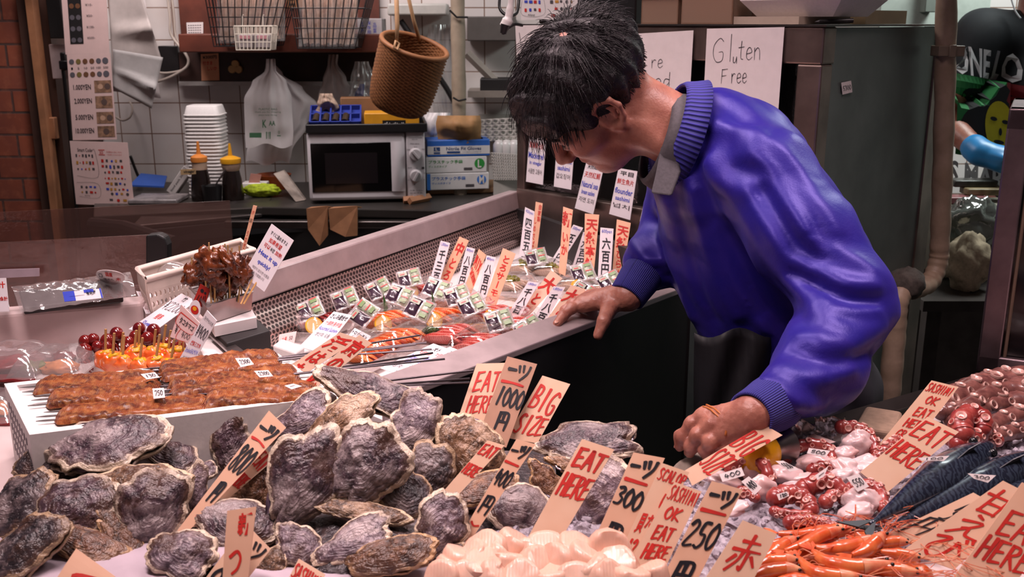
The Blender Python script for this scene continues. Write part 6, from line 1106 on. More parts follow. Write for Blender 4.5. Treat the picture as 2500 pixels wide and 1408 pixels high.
def oyster(label, u, v, Lp, Wp, ang, mat, z, seed, tilt=.5, roll=0.0, thick=.30, gap=.0, side=0.0):
    c = PZ(u, v, z); dist = (c - cam.location).length; L = Lp / F * dist; W = Wp / F * dist; a = math.radians(ang)
    tocam = (cam.location - c).normalized(); right = V(1, 0, 0); up = tocam.cross(right).normalized(); up = -up if up.z < 0 else up
    dirv = right * math.cos(a) + up * math.sin(a); n = (V(0, 0, 1) * (1 - tilt) + tocam * tilt + right * side).normalized(); M = frame_M(c, dirv, n); M = M @ Matrix.Rotation(roll, 4, 'X')
    t = bpy.data.objects.new('oyster', None); COL.objects.link(t); OFF[t.name] = V(0, 0, 0); tag(t, label, 'oyster', 'large oysters heaped on the counter'); s = V(seed * 7.31, seed * 3.17, seed)
    NT_, NR = 72, 20; H = thick * min(L, W)
    def outline(th):
        d = V(math.cos(th), math.sin(th), 0); k = 1 + .30 * noise.noise(d * 1.2 + s) + .13 * noise.noise(d * 2.8 + s) + .06 * noise.noise(d * 7 + s) + .035 * noise.noise(d * 17 + s)
        y = d.y * (.86 + .16 * d.x) * W / 2 * k; x = d.x * L / 2 * k; return x, y
    OL = [outline(2 * math.pi * i / NT_) for i in range(NT_)]
    def valve(sgn, hh, off, k0):
        vs = []; uvs = []
        for j in range(NR):
            r = (j / (NR - 1)) ** .8; r = max(r, .004)
            for i in range(NT_):
                th = 2 * math.pi * i / NT_; x, y = OL[i]; fr_ = 1 + (.04 * noise.noise(V(math.cos(th) * 3, math.sin(th) * 3, k0) + s)) * r; p = V(x * r * fr_, y * r * fr_, 0)
                q = V(p.x / L * 5, p.y / L * 5, k0) + s; e = max(0.0, 1 - r ** 2.3); zz = hh * e ** 1.0 * (1 + .34 * noise.noise(q * .8) + .15 * noise.noise(q * 2.2) + .28 * r * noise.noise(V(math.cos(th) * 1.6, math.sin(th) * 1.6, k0) + s))
                ph = r * 7.5 + .7 * noise.noise(q * .9); ter = (ph % 1.0); zz += hh * .15 * (ter - .5) * min(1, r * 2) + hh * .06 * noise.noise(q * 4) + hh * .03 * noise.noise(q * 13)
                zz += H * .30 * max(0, r - .6) / .4 * (noise.noise(V(math.cos(th) * 2.3, math.sin(th) * 2.3, k0 * 3) + s) + .8 * noise.noise(V(math.cos(th) * 6, math.sin(th) * 6, k0 * 2) + s)) * (1 if sgn > 0 else .8)
                vs.append(V(p.x, p.y, sgn * zz + off + .18 * H * noise.noise(V(p.x / L * 2, p.y / L * 2, 9) + s))); uvs.append((r, th))
        fs = [(j * NT_ + i, j * NT_ + (i + 1) % NT_, (j + 1) * NT_ + (i + 1) % NT_, (j + 1) * NT_ + i) for j in range(NR - 1) for i in range(NT_)]
        if sgn < 0: fs = [tuple(reversed(f)) for f in fs]
        return vs, fs, uvs
    for nm, sg, hh, off, k0 in (('upper_shell', 1, H * .60, .07 * H + gap * H, 1.0), ('lower_shell', -1, H * .8, -.05 * H, 5.0)):
        vs, fs, uvs = valve(sg, hh, off, k0); m = MB(); m.add(vs, fs); o = m.build(nm, mat, t, smooth=75, solid=.003); ul = o.data.uv_layers.new(name='UVMap')
        for li, lp in enumerate(o.data.loops): ul.data[li].uv = uvs[lp.vertex_index]
    m = MB(); m.ell(V(0, 0, gap * H * .3), (L * .40, W * .38, H * .18), nu=20, nv=10, fn=lambda d: 1 + .2 * noise.noise(d * 2 + s)); m.build('inner_flesh', NACRE, t, smooth=180)
    t.matrix_world = M; return t
P_, D_, T_, L_, B_ = OM
OY = [  # label, u, v, length, width, angle, material, height, tilt, side
 ('large dark oyster with pale frill topping the left heap', 252, 1092, 236, 160, 8, P_, .955, .35, 0), ('dark hollow looking oyster at the left end of the heap, against the foam box', 104, 1130, 112, 95, 20, D_, .93, .5, -.2), ('oyster with ragged white lip right of the topmost left oyster', 408, 1108, 130, 80, -28, P_, .93, .45, .2),
 ('flat tan oyster with wavy layers below the topmost left oyster', 330, 1180, 200, 90, 0, T_, .935, .6, 0), ('black brown oyster at the left edge, middle of the heap', 52, 1236, 170, 140, 35, D_, .91, .5, -.2), ('smooth bluish grey oyster in the middle of the left heap', 186, 1246, 190, 155, 15, P_, .915, .7, 0),
 ('gaping oyster with pale rims in front of the 800円 board tip', 378, 1246, 160, 145, 70, P_, .91, .6, .1), ('upright pale oyster edge between gaping oyster and 800円 board', 468, 1220, 150, 55, 80, L_, .905, .7, .3), ('dark reddish oyster in the lower left corner', 52, 1345, 175, 125, 30, D_, .905, .5, -.2),
 ('dark lower shell under the bluish grey oyster', 195, 1330, 200, 80, -20, B_, .895, .5, 0), ('pinkish white round oyster left of the upright bottom left board', 444, 1356, 145, 115, -8, L_, .90, .65, 0), ('brown thin oyster shell below the gaping oyster', 300, 1320, 190, 60, -48, B_, .89, .6, 0),
 ('dark purple oyster with white lip behind the upright bottom left board', 582, 1282, 180, 115, -12, P_, .90, .55, 0), ('upright grey purple oyster behind the 800円 board', 562, 1074, 120, 82, 78, P_, .935, .7, 0), ('small pale stone like oyster beside the 800円 board', 497, 1152, 52, 44, 0, L_, .915, .6, 0), ('brown oyster half hidden behind the EAT HERE strip of 800円', 622, 1190, 130, 110, 60, B_, .915, .6, 0),
 ('tall purple oyster in the middle heap, long axis upright', 736, 1174, 250, 150, 68, P_, .945, .75, 0), ('large round purple grey oyster at the centre of the middle heap', 890, 1143, 205, 185, 50, P_, .955, .75, 0), ('topmost oyster of the middle heap, behind the others beside skewer tips', 905, 955, 225, 100, -18, P_, .985, .5, 0), ('light grey oyster on the left shoulder of the middle heap', 732, 1028, 165, 95, 30, L_, .96, .6, 0),
 ('pink tan pointed oyster on top of the middle heap', 836, 1024, 160, 92, 32, T_, .972, .55, 0), ('folded greyish oyster right of the pointed pink oyster', 1008, 1042, 160, 118, 55, L_, .965, .6, 0), ('round oyster with tan rim below the 1000円 board', 1142, 1092, 165, 150, -60, T_, .94, .7, .1), ('navy black oyster between round tan and round purple oysters', 1048, 1156, 125, 115, 70, D_, .925, .6, 0),
 ('dark oyster with brown rim right of the round purple oyster', 985, 1202, 130, 120, -50, D_, .92, .65, .2), ('long brown tan oyster lying in front of the round purple oyster', 884, 1252, 185, 62, -10, T_, .915, .55, 0), ('pinkish white oyster at the bottom centre of the middle heap', 868, 1322, 180, 88, 25, L_, .91, .6, 0), ('small grey round oyster near the SASHIMI board', 728, 1336, 110, 90, -40, L_, .90, .65, 0),
 ('striped brown black oyster at the bottom of the middle heap', 960, 1358, 195, 92, 12, B_, .905, .55, 0), ('barnacled grey cone shaped oyster left of the 400円 board foot', 1075, 1288, 145, 122, 70, L_, .915, .65, .1), ('brown oyster behind the 400円 board', 1180, 1202, 190, 95, 8, B_, .905, .5, 0), ('dark purple oyster on ice right of the 400円 board', 1268, 1242, 150, 115, -20, P_, .895, .6, 0),
 ('small upright shell edge behind the middle EAT HERE board', 1330, 1172, 100, 62, -55, B_, .905, .6, 0), ('big oyster with white frill behind the middle EAT HERE board', 1438, 1082, 232, 118, 4, P_, .935, .45, 0), ('large grey oyster between the middle EAT HERE and 300円 boards', 1462, 1200, 165, 170, 60, L_, .905, .65, 0), ('brown oyster layered under the white frilled oyster', 1440, 1140, 190, 70, -8, B_, .915, .4, 0),
 ('small tan oyster under the SASHIMI board at bottom', 668, 1372, 70, 60, 30, T_, .89, .6, 0), ('small dark oyster right of the striped one at bottom', 1085, 1372, 130, 50, 28, D_, .888, .5, 0), ('thin dark oyster at the lower edge right of the round pinkish one', 820, 1392, 130, 60, 10, D_, .885, .5, 0), ('dark oyster under the tall purple oyster', 690, 1262, 120, 100, 30, D_, .905, .6, 0),
 ('dark oyster under the pointed pink oyster', 860, 1082, 170, 110, 10, D_, .93, .5, 0), ('dark oyster wedged under the topmost left oyster', 225, 1170, 170, 80, 0, D_, .92, .5, 0)]
for i, (lab, u, v, Lp, Wp, ang, mt, z, tilt, sd) in enumerate(OY): oyster(lab, u, v, Lp * 1.16, Wp * 1.18, ang, mt, z - .012, i + 1, tilt=tilt, side=sd, gap=.5 if 'gaping' in lab else .08, thick=.27)
# heaped base of older shells under the visible oysters
m = MB()
def heap_z(x, y):
    d = lambda cx, cy, rx, ry, h: (h - .02) * max(0, 1 - ((x - cx) / rx) ** 2 - ((y - cy) / ry) ** 2); return max(d(-.40, 1.03, .20, .16, .03), d(-.17, 1.10, .17, .21, .055), 0)
m.grid(lambda a, b: V(-.62 + .68 * a, .86 + .46 * b, TZ + .0004 + heap_z(-.62 + .68 * a, .86 + .46 * b) + (.008 * noise.noise(V(a * 22, b * 18, 1)) if heap_z(-.62 + .68 * a, .86 + .46 * b) > .004 else 0)), 60, 50); tag(m.build('shell_rubble', D_, smooth=60), 'dark mass of shells under the heaped oysters', 'shells', kind='stuff')
# ================================================================ price boards stuck in the ice
WB = M_('board_wood_a', 'ddb296', .55, var=.09, scale=9, alt='d2a283'); WB2 = M_('board_wood_b', 'e0bda2', .55, var=.07, scale=9, alt='d7ab8c'); WB3 = M_('board_kraft', 'b58a72', .65, var=.06, scale=30)
NB = V(-.08, -.86, .5).normalized()
def pboard(label, px, zb, mat=WB, n=NB, **kw):
    b = PZ((px[2][0] + px[3][0]) / 2, (px[2][1] + px[3][1]) / 2, zb); return board('price_board', label, 'board', px, b, n, mat, thick=.0016, bend=.004, **kw)
def fresh(n, w=.0042): return [('b', '一', .18, .06, .45, .2, w), ('b', 'ツ', .46, .05, .86, .22, w)]
pboard('long wooden board 一ツ800円 leaning over the left heap', [(657, 1000), (699, 1042), (452, 1305), (424, 1306)], .885, WB, black=[('b', '一', .12, .07, .48, .16, .0055), ('b', 'ツ', .45, .05, .9, .17, .0042), ('b', '800', .08, .26, .95, .48, .0034, .0), ('b', '円', .3, .56, .8, .72, .005)], red=[('l', [(.15, .21), (.5, .20), (.85, .21)], .0048), ('l', [(.55, .84), (.75, .83)], .004)], n=V(.25, -.8, .55).normalized())
pboard('wooden EAT HERE strip tucked behind the 800円 board', [(640, 1075), (669, 1121), (478, 1285), (440, 1290)], .884, WB2, red=[('b', 'EAT', .35, .02, 1.0, .2, .0035), ('b', 'HERE', .4, .3, .98, .46, .003)], n=V(.25, -.8, .55).normalized())
pboard('upright wooden board with red characters at bottom left', [(552, 1247), (623, 1237), (596, 1500), (538, 1500)], .87, WB, red=[('f', '新', .42, .04, .92, .26, .03), ('b', 'つ', .2, .37, .7, .62, .005), ('f', 'ぶ', .15, .72, .75, .92, .03)], n=V(0, -.9, .4).normalized())
pboard('wooden board with black strokes half hidden behind the upright bottom left board', [(600, 1278), (660, 1340), (560, 1470), (480, 1440)], .875, WB2, black=[('b', 'ツ', .5, .05, .95, .3, .0045), ('b', '0', .1, .62, .4, .86, .005)], red=[('l', [(.45, .42), (.72, .4)], .006)], n=V(.1, -.85, .5).normalized())
pboard('wooden board corner with a red stroke at the bottom edge', [(183, 1337), (278, 1405), (230, 1500), (120, 1440)], .87, WB, red=[('l', [(.75, .28), (.25, .5), (.6, .75)], .007)], n=V(.1, -.8, .6).normalized())
pboard('wooden board reading SASHIMI cut off at the bottom edge', [(728, 1363), (793, 1402), (760, 1480), (690, 1440)], .87, WB2, red=[('b', 'SASHIMI', .02, .12, .98, .55, .003)], n=V(.05, -.85, .5).normalized())
pboard('wooden EAT HERE board left of the 1000円 board', [(1163, 886), (1236, 884), (1190, 1040), (1112, 1040)], .915, WB2, red=[('b', 'EAT', .14, .13, .98, .46, .0052), ('b', 'HERE', .16, .52, .98, .8, .0042)])
pboard('kraft brown board 一ツ1000円 in the middle', [(1238, 868), (1311, 887), (1236, 1092), (1163, 1076)], .915, WB3, black=[('b', '一', .18, .09, .46, .17, .007), ('b', 'ツ', .45, .05, .9, .24, .005), ('b', '1000', .12, .34, 1.02, .56, .005), ('b', '円', .38, .62, .78, .82, .006)], red=[('l', [(.12, .285), (.5, .28), (.82, .29)], .006)])
pboard('wooden BIG SIZE board right of the 1000円 board', [(1324, 915), (1392, 936), (1312, 1082), (1236, 1068)], .915, WB2, red=[('b', 'BIG', .08, .12, .95, .5, .0055, .02), ('b', 'SIZE', .06, .6, .98, .9, .005)])
pboard('narrow wooden EAT HERE board left of the 400円 board', [(1191, 1073), (1233, 1086), (1083, 1246), (1060, 1225)], .905, WB2, red=[('b', 'EAT', .04, .05, .98, .22, .0034), ('b', 'HERE', .04, .36, .98, .52, .003)], n=V(.1, -.85, .5).normalized())
pboard('wooden board 一ツ400円 with red underline and foot mark', [(1262, 1070), (1309, 1083), (1143, 1328), (1122, 1312)], .885, WB, black=[('b', '一', .08, .08, .42, .14, .005), ('b', 'ツ', .42, .04, .92, .17, .004), ('b', '400', .05, .3, 1., .46, .0034), ('b', '円', .12, .56, .9, .73, .0045)], red=[('l', [(.1, .225), (.85, .235)], .005), ('l', [(.2, .83), (.5, .85), (.85, .83)], .004)], n=V(.1, -.85, .5).normalized())
pboard('large wooden EAT HERE board standing on ice in the centre', [(1421, 1070), (1500, 1096), (1356, 1338), (1284, 1320)], .878, WB2, red=[('b', 'EAT', .08, .07, .98, .26, .006), ('b', 'HERE', .08, .32, 1.0, .54, .0055)])
pboard('wooden board 一ツ300円 right of the central EAT HERE board', [(1547, 1103), (1624, 1117), (1500, 1380), (1440, 1340)], .878, WB, black=[('b', '一', .1, .1, .4, .15, .007), ('b', 'ツ', .42, .05, .92, .22, .006), ('b', '300', .04, .34, .96, .52, .0055), ('b', '円', .25, .68, .8, .86, .007)], red=[('l', [(.12, .265), (.82, .27)], .007)])
pboard('wooden board in red SCALOP behind the 300 yen board', [(1617, 1129), (1684, 1152), (1568, 1376), (1502, 1372)], .878, WB2, red=[('b', 'SCALOP', .05, .04, 1.02, .16, .0028), ('f', 'ほ', .55, .27, .9, .42, .03), ('f', 'た', .4, .5, .72, .64, .03), ('f', '貝', .12, .5, .38, .7, .03), ('b', '12', .1, .76, .5, .95, .004)])
pboard('wooden board in red SASHIMI OK EAT HERE beside the 250円 board', [(1647, 1175), (1714, 1199), (1622, 1390), (1532, 1380)], .878, WB2, red=[('b', 'SASHIMI', .02, .03, 1.04, .2, .0026), ('b', 'OK', .22, .27, .75, .42, .004), ('b', 'EAT', .2, .5, .8, .67, .004), ('b', 'HERE', .2, .72, .92, .9, .004)])
pboard('wooden board 一ツ250円 left of the single character board', [(1739, 1173), (1815, 1194), (1690, 1440), (1607, 1430)], .872, WB, black=[('b', '一', .14, .09, .44, .14, .007), ('b', 'ツ', .44, .05, .95, .22, .006), ('b', '250', .02, .36, 1., .62, .0055), ('b', '円', .2, .75, .8, .98, .007)], red=[('l', [(.12, .265), (.85, .27)], .007)])
pboard('wooden board with one big red character in front of the shrimp', [(1815, 1269), (1899, 1303), (1810, 1470), (1690, 1460)], .875, WB2, red=[('b', '赤', .12, .12, .92, .62, .006), ('l', [(.1, .8), (.6, .8)], .007)])
pboard('wooden BIG SIZE board lying across in front of the man\'s near hand', [(1866, 1033), (1912, 1060), (1690, 1185), (1672, 1148)], .895, WB2, red=[('b', 'EZIS', 0, 0, 0, 0, .001)] * 0 + [('b', 'BIG', .0, .12, 1.02, .46, .0042, .0), ('b', 'SIZE', .02, .5, 1.02, .84, .004)], n=V(-.05, -.8, .6).normalized())
pboard('pale board in red SASHIMI OK EAT HERE GRILL OF at right', [(2277, 927), (2343, 943), (2210, 1110), (2140, 1092)], .885, BOARDW if 0 else WB2, red=[('b', 'SASHIMI', .02, .03, .95, .15, .0026), ('b', 'OK', .3, .2, .75, .31, .0034), ('b', 'EAT', .25, .37, .85, .5, .0034), ('b', 'HERE', .22, .54, .98, .66, .0034), ('b', 'GRILL', .22, .7, 1.0, .82, .0028), ('b', 'OF', .22, .86, .6, .97, .0034)])
pboard('large pale EAT HERE board leaning on the mackerel', [(2268, 1015), (2345, 1052), (2165, 1203), (2100, 1152)], .89, WB2, red=[('b', 'EAT', .02, .05, 1.0, .32, .0052), ('b', 'HERE', .02, .4, 1.0, .66, .005)], n=V(.05, -.8, .6).normalized())
pboard('wooden board 130円 behind the three character shrimp board', [(2380, 1200), (2450, 1240), (2235, 1325), (2145, 1312)], .885, WB2, black=[('b', '1', .25, .02, .5, .32, .005), ('b', '30', .3, .22, .85, .5, .005), ('b', '円', .05, .5, .75, .85, .005)], red=[('d', .42, .0, .05)], n=V(.0, -.78, .62).normalized())
pboard('wooden board with three big red characters leaning over the shrimp', [(2453, 1171), (2520, 1205), (2330, 1390), (2203, 1344)], .885, WB2, red=[('b', '甘', .02, .08, .98, .38, .0062), ('b', 'え', .1, .4, .95, .68, .006), ('b', 'び', .1, .68, .95, .96, .0058)], n=V(.0, -.78, .62).normalized())
pboard('wooden EAT HERE board at the lower right corner', [(2500, 1175), (2610, 1225), (2450, 1470), (2320, 1420)], .88, WB, red=[('b', 'EAT', .12, .25, 1.05, .5, .006), ('b', 'HERE', .05, .52, 1.05, .74, .006)], n=V(.0, -.78, .62).normalized())
# ================================================================ scallops
SCAL = None
def scal_mat():
    t = NT('scallop_flesh'); co = t.coord(); n = t.noise(co, 40, 4); wv = t.n('TexWave', Scale=90.0, Distortion=2.0); t.l(co, wv.inputs['Vector'])
    t.set(Base__Color=t.mix(n, 'e0b9a5', 'd2a48e'), Roughness=.36, Coat__Weight=.2, Subsurface__Weight=.3, Subsurface__Radius=(.012, .006, .004)); t.b.inputs['Subsurface Scale'].default_value = .6; t.b.inputs['Coat Roughness'].default_value = .15; t.bump(wv.outputs[1], .15, .001); return t.m
SCAL = scal_mat()
SC_ = [(1190, 1352, 50), (1255, 1340, 46), (1330, 1345, 44), (1398, 1352, 44), (1486, 1345, 50), (1120, 1382, 44), (1175, 1392, 46), (1240, 1388, 48), (1310, 1385, 46), (1370, 1378, 46), (1428, 1376, 52), (1510, 1388, 46), (1085, 1410, 40), (1140, 1418, 44), (1205, 1420, 46), (1275, 1420, 46), (1345, 1418, 46), (1410, 1424, 48), (1475, 1420, 44), (1540, 1415, 44), (1160, 1364, 40), (1215, 1365, 40), (1290, 1360, 40), (1360, 1362, 40), (1450, 1400, 44), (1100, 1396, 40), (1600, 1402, 30)]
for i, (u, v, r) in enumerate(SC_):
    rnd = random.Random(i + 50); z = TZ + .045 - .0003 * max(0, v - 1345) * .2 + rnd.uniform(-.003, .004); c = PZ(u, v, z); R_ = 1.1 * r / F * (c - cam.location).length * .98; hh = R_ * rnd.uniform(.55, .8); sd = V(i * 3.3, i, 2); M = Matrix.Translation(c) @ Matrix.Rotation(rnd.uniform(-.5, .9), 4, 'X') @ Matrix.Rotation(rnd.uniform(-.8, .8), 4, 'Y')
    if i == 4: M = Matrix.Translation(c) @ Matrix.Rotation(1.2, 4, 'X')
    m = MB(); prof = [(.001, -hh), (R_ * .6, -hh), (R_ * .93, -hh * .93), (R_ * .99, -hh * .5), (R_, 0), (R_ * .98, hh * .6), (R_ * .92, hh * .95), (R_ * .7, hh), (.001, hh * 1.02)]
    m.lathe(prof, None, 24); m.v = [M @ (p * (1 + .10 * noise.noise(p.normalized() * 1.6 + sd) + .03 * noise.noise(p.normalized() * 5 + sd))) for p in m.v]
    o = m.build('scallop', SCAL, smooth=70); tag(o, 'plump peach coloured scallop in the pile at the bottom of the counter' if i != 4 else 'scallop standing on edge against the 300円 board', 'scallop', 'peach scallops piled on ice')
m = MB(); ps = [PZ(u, v, TZ) for u, v in ((1085, 1420), (1600, 1420), (1560, 1345), (1160, 1345))]
m.grid(lambda a, b: (ps[0] * (1 - a) + ps[1] * a) * (1 - b) + (ps[3] * (1 - a) + ps[2] * a) * b + V(0, 0, .010 * min(1, 6 * min(a, 1 - a, b, 1 - b)) + .006 * noise.noise(V(a * 9, b * 7, 3))), 26, 14); tag(m.build('scallop_bed', SCAL, smooth=180), 'mass of scallops under the visible ones', 'scallops', kind='stuff')
# ================================================================ octopus pieces
def oct_mat(name, c1, c2, sc=45):
    t = NT(name); co = t.coord(); n = t.noise(co, sc, 5, .6); t.set(Base__Color=t.mix(t.ramp(n, [(.35, 0.0), (.65, 1.0)]), c1, c2), Roughness=.28, Coat__Weight=.35); t.b.inputs['Coat Roughness'].default_value = .15; t.bump(n, .35, .002); t.set(Subsurface__Weight=.1, Subsurface__Radius=(.006, .002, .002)); return t.m
OCR = oct_mat('octopus_red', '7c1f22', 'a34a42'); OCW = M_('octopus_white', 'd8c2c3', .3, var=.06, scale=30, alt='cfa9a6', coat=.3, sss=.2); SUCK = M_('sucker_pale', 'd8aaa0', .35, var=.1, scale=120, alt='c58478'); OCB = oct_mat('octopus_raw', '5a3432', '82544c', 60); SUCKB = M_('sucker_brown', 'c9a79c', .3, var=.2, scale=90, alt='a87e74', coat=.3)
def suckers(mb, path, rads, out, up, n, rows=2, big=1.0):
    # cups along a path on the side 'out'
    K = len(path) - 1
    for i in range(n):
        f = (i + .5) / n * K; k = int(f); p = path[k].lerp(path[min(k + 1, K)], f - k); r = rads[k] + (rads[min(k + 1, K)] - rads[k]) * (f - k); d = (path[min(k + 1, K)] - path[max(k - 1, 0)] if 0 < k < K else path[min(k + 1, K)] - path[k]).normalized()
        o = out(p, f / K) if callable(out) else out; o = (o - d * o.dot(d)).normalized(); s = d.cross(o).normalized()
        for q in range(rows):
            a = (q - (rows - 1) / 2) * .9 + .12 * math.sin(i * 3); nrm = (o * math.cos(a) + s * math.sin(a)).normalized(); c = p + nrm * r * .93 + d * (r * .35 * (q % 2)); sr = r * .36 * big * (.72 + .45 * abs(math.sin(i * 2.7 + q))); M = frame_M(c, d, nrm)
            mb.lathe([(sr * .2, -sr * .1), (sr * .45, sr * .05), (sr * .7, sr * .35), (sr * .9, sr * .42), (sr * 1.0, sr * .25), (sr * .85, -sr * .3)], M, 12, caps=False)
            mb.lathe([(.0001, sr * .02), (sr * .5, sr * .06)], M, 8, caps=False)
def taper(n, r0, r1): return [r0 + (r1 - r0) * (i / (n - 1)) ** 1.2 for i in range(n)]
def octopus_piece(label, arcs, flesh, z):
    # arcs: list of (pixel path, radius px start, end, sucker count, outward pixel vector); flesh: list of (u, v, rx, ry)
    c0 = PZ(arcs[0][0][0][0], arcs[0][0][0][1], TZ + .02) if arcs else PZ(flesh[0][0], flesh[0][1], TZ + .02); t = thing('octopus_piece', label, 'octopus', c0, 'boiled octopus pieces on ice')
    for (pp_, r0, r1, ns, outv, zr) in arcs:
        pts = []
        for i, (u, v) in enumerate(pp_): pts.append(PZ(u, v, z + zr[min(i, len(zr) - 1)]))
        P3 = smooth_path(pts, 6); dd = (P3[0] - cam.location).length / F; rr = [x * dd for x in taper(len(P3), r0, r1)]
        m = MB(); m.tube(P3, [r * (1 + .10 * math.sin(i * 1.9)) for i, r in enumerate(rr)], 14); m.ell(P3[0], (rr[0],) * 3, nu=14, nv=8); m.ell(P3[-1], (rr[-1],) * 3, nu=14, nv=8); tn = m.build('tentacle', OCR, t, smooth=180)
        ov = (V(outv[0], 0, 0) + V(0, -.55, .83) * outv[1] + V(0, -.5, .2)).normalized(); m = MB(); suckers(m, P3, rr, ov, None, max(3, int(ns * .75)), 2, 1.25); m.build('suckers', SUCK, tn, smooth=60)
    for i, (u, v, rx, ry) in enumerate(flesh):
        c = PZ(u, v, z + .002); dd = (c - cam.location).length / F; m = MB(); sd = V(u * .1, v * .1, i); m.ell(c, (rx * dd, rx * dd * .7, ry * dd), M=Matrix.Rotation(.4 * math.sin(u), 4, 'Y'), nu=30, nv=20, fn=lambda d: 1 + .28 * noise.noise(d * 1.8 + sd) + .08 * noise.noise(d * 5 + sd)); m.build('white_flesh', OCW, t, smooth=180)
    return t
OZ = TZ + .030
octopus_piece('arched red octopus piece beside the 400 slips, behind the 250円 board', [([(1785, 1150), (1800, 1122), (1838, 1118), (1868, 1140), (1880, 1180)], 18, 14, 7, (.6, .6), (0, .015, .02, .015, 0))], [(1860, 1195, 32, 34), (1835, 1150, 22, 26)], OZ)
octopus_piece('ring shaped red octopus piece under the 500 slip', [([(1915, 1120), (1940, 1092), (1990, 1085), (2025, 1100), (2028, 1135)], 17, 13, 9, (.5, .8), (0, .012, .016, .01, 0))], [(1985, 1128, 40, 18)], OZ)
octopus_piece('large curled red octopus piece with white middle at the back', [([(2055, 1042), (2095, 1046), (2125, 1068), (2138, 1105)], 17, 13, 9, (.9, .3), (.02, .02, .012, 0))], [(2092, 1090, 36, 38), (2060, 1108, 30, 18)], OZ + .006)
octopus_piece('octopus piece with big round suckers left of the lower 550 slip', [([(1965, 1195), (2010, 1175), (2045, 1190), (2060, 1215)], 25, 18, 5, (-.2, .7), (.004, .012, .01, 0)), ([(2015, 1225), (2040, 1205), (2070, 1210)], 17, 9, 6, (0, .8), (0, .006, .004))], [], OZ)
octopus_piece('stubby dark red octopus piece in front, with a slip on its top', [([(1895, 1215), (1925, 1205), (1965, 1218), (1980, 1245)], 24, 19, 5, (-.2, -.2), (.008, .01, .006, 0)), ([(1890, 1248), (1930, 1255), (1975, 1255)], 13, 10, 8, (0, -.2), (0, 0, 0))], [(1935, 1190, 30, 12)], OZ)
octopus_piece('curled octopus piece with white flesh under the lower 550 slip', [([(2075, 1195), (2115, 1183), (2150, 1200), (2155, 1240)], 16, 13, 8, (.8, .5), (.004, .01, .008, 0))], [(2105, 1225, 44, 30), (2090, 1250, 40, 18)], OZ)
octopus_piece('small red octopus tip beside the 250円 board top', [([(1795, 1210), (1820, 1200), (1845, 1215)], 17, 12, 5, (0, .5), (0, .004, 0))], [(1790, 1240, 38, 14)], OZ)
octopus_piece('straight octopus arm with a row of suckers behind the shrimp', [([(1928, 1275), (1960, 1270), (2000, 1274), (2045, 1288)], 17, 11, 9, (0, .5), (0, .002, 0, 0))], [], OZ - .004)
octopus_piece('dark octopus arm showing behind the large EAT HERE board', [([(2140, 1120), (2165, 1095), (2190, 1075)], 16, 13, 7, (-.5, .4), (0, .01, .012))], [(2120, 1150, 34, 18)], OZ)
octopus_piece('white octopus flesh lump left of the 250円 board', [], [(1768, 1172, 42, 16), (1740, 1160, 26, 12)], OZ - .006)
octopus_piece('white octopus flesh strip under the 550 slip in the middle', [], [(1925, 1160, 42, 22), (1960, 1170, 34, 14)], OZ)
octopus_piece('red octopus stub between the ring piece and white flesh', [([(1985, 1148), (2015, 1140), (2040, 1150)], 17, 14, 5, (0, .7), (0, .004, 0))], [], OZ)
octopus_piece('pile of white octopus flesh behind the lower 550 slip', [], [(2075, 1145, 44, 22), (2110, 1135, 36, 20), (2060, 1160, 34, 16)], OZ)
octopus_piece('small red octopus piece with suckers left of the arched one', [([(1880, 1150), (1900, 1140), (1915, 1155)], 15, 11, 4, (.2, .6), (0, .004, 0))], [], OZ)
def oslip(label, px, s, z=OZ + .028): return slip(label, px, z, s, w=.0018, n=V(-.1, -.75, .65))
oslip('slip reading 500 on the ring shaped octopus piece', [(1975, 1093), (2027, 1100), (2015, 1116), (1970, 1106)], '500'); oslip('slip reading 550 on the white octopus flesh in the middle', [(1893, 1125), (1912, 1124), (1952, 1146), (1928, 1151)], '550'); oslip('slip reading 400 standing behind the arched octopus piece', [(1756, 1157), (1810, 1140), (1818, 1160), (1764, 1176)], '400'); oslip('slip reading 400 tilted on the arched octopus piece', [(1810, 1175), (1828, 1162), (1860, 1190), (1843, 1208)], '400')
oslip('tilted slip reading 550 on the curled octopus piece', [(2066, 1165), (2097, 1156), (2122, 1187), (2094, 1200)], '550'); oslip('small slip reading 120 on the stubby octopus piece', [(1896, 1206), (1922, 1199), (1927, 1210), (1902, 1221)], '120'); oslip('slip seen edge on between ring piece and big suckers', [(1990, 1160), (2022, 1138), (2012, 1162), (1996, 1172)], '-')
oslip('slip reading 500 on the nearest mackerel back', [(2240, 1117), (2318, 1112), (2304, 1125), (2250, 1124)], '100', OZ + .05); oslip('slip reading 300 on the second mackerel', [(2362, 1155), (2432, 1160), (2412, 1178), (2378, 1168)], '300', OZ + .045); oslip('slip half hidden on the left edge behind the scallop boards', [(1700, 1170), (1722, 1176), (1716, 1188), (1698, 1180)], '1', OZ)
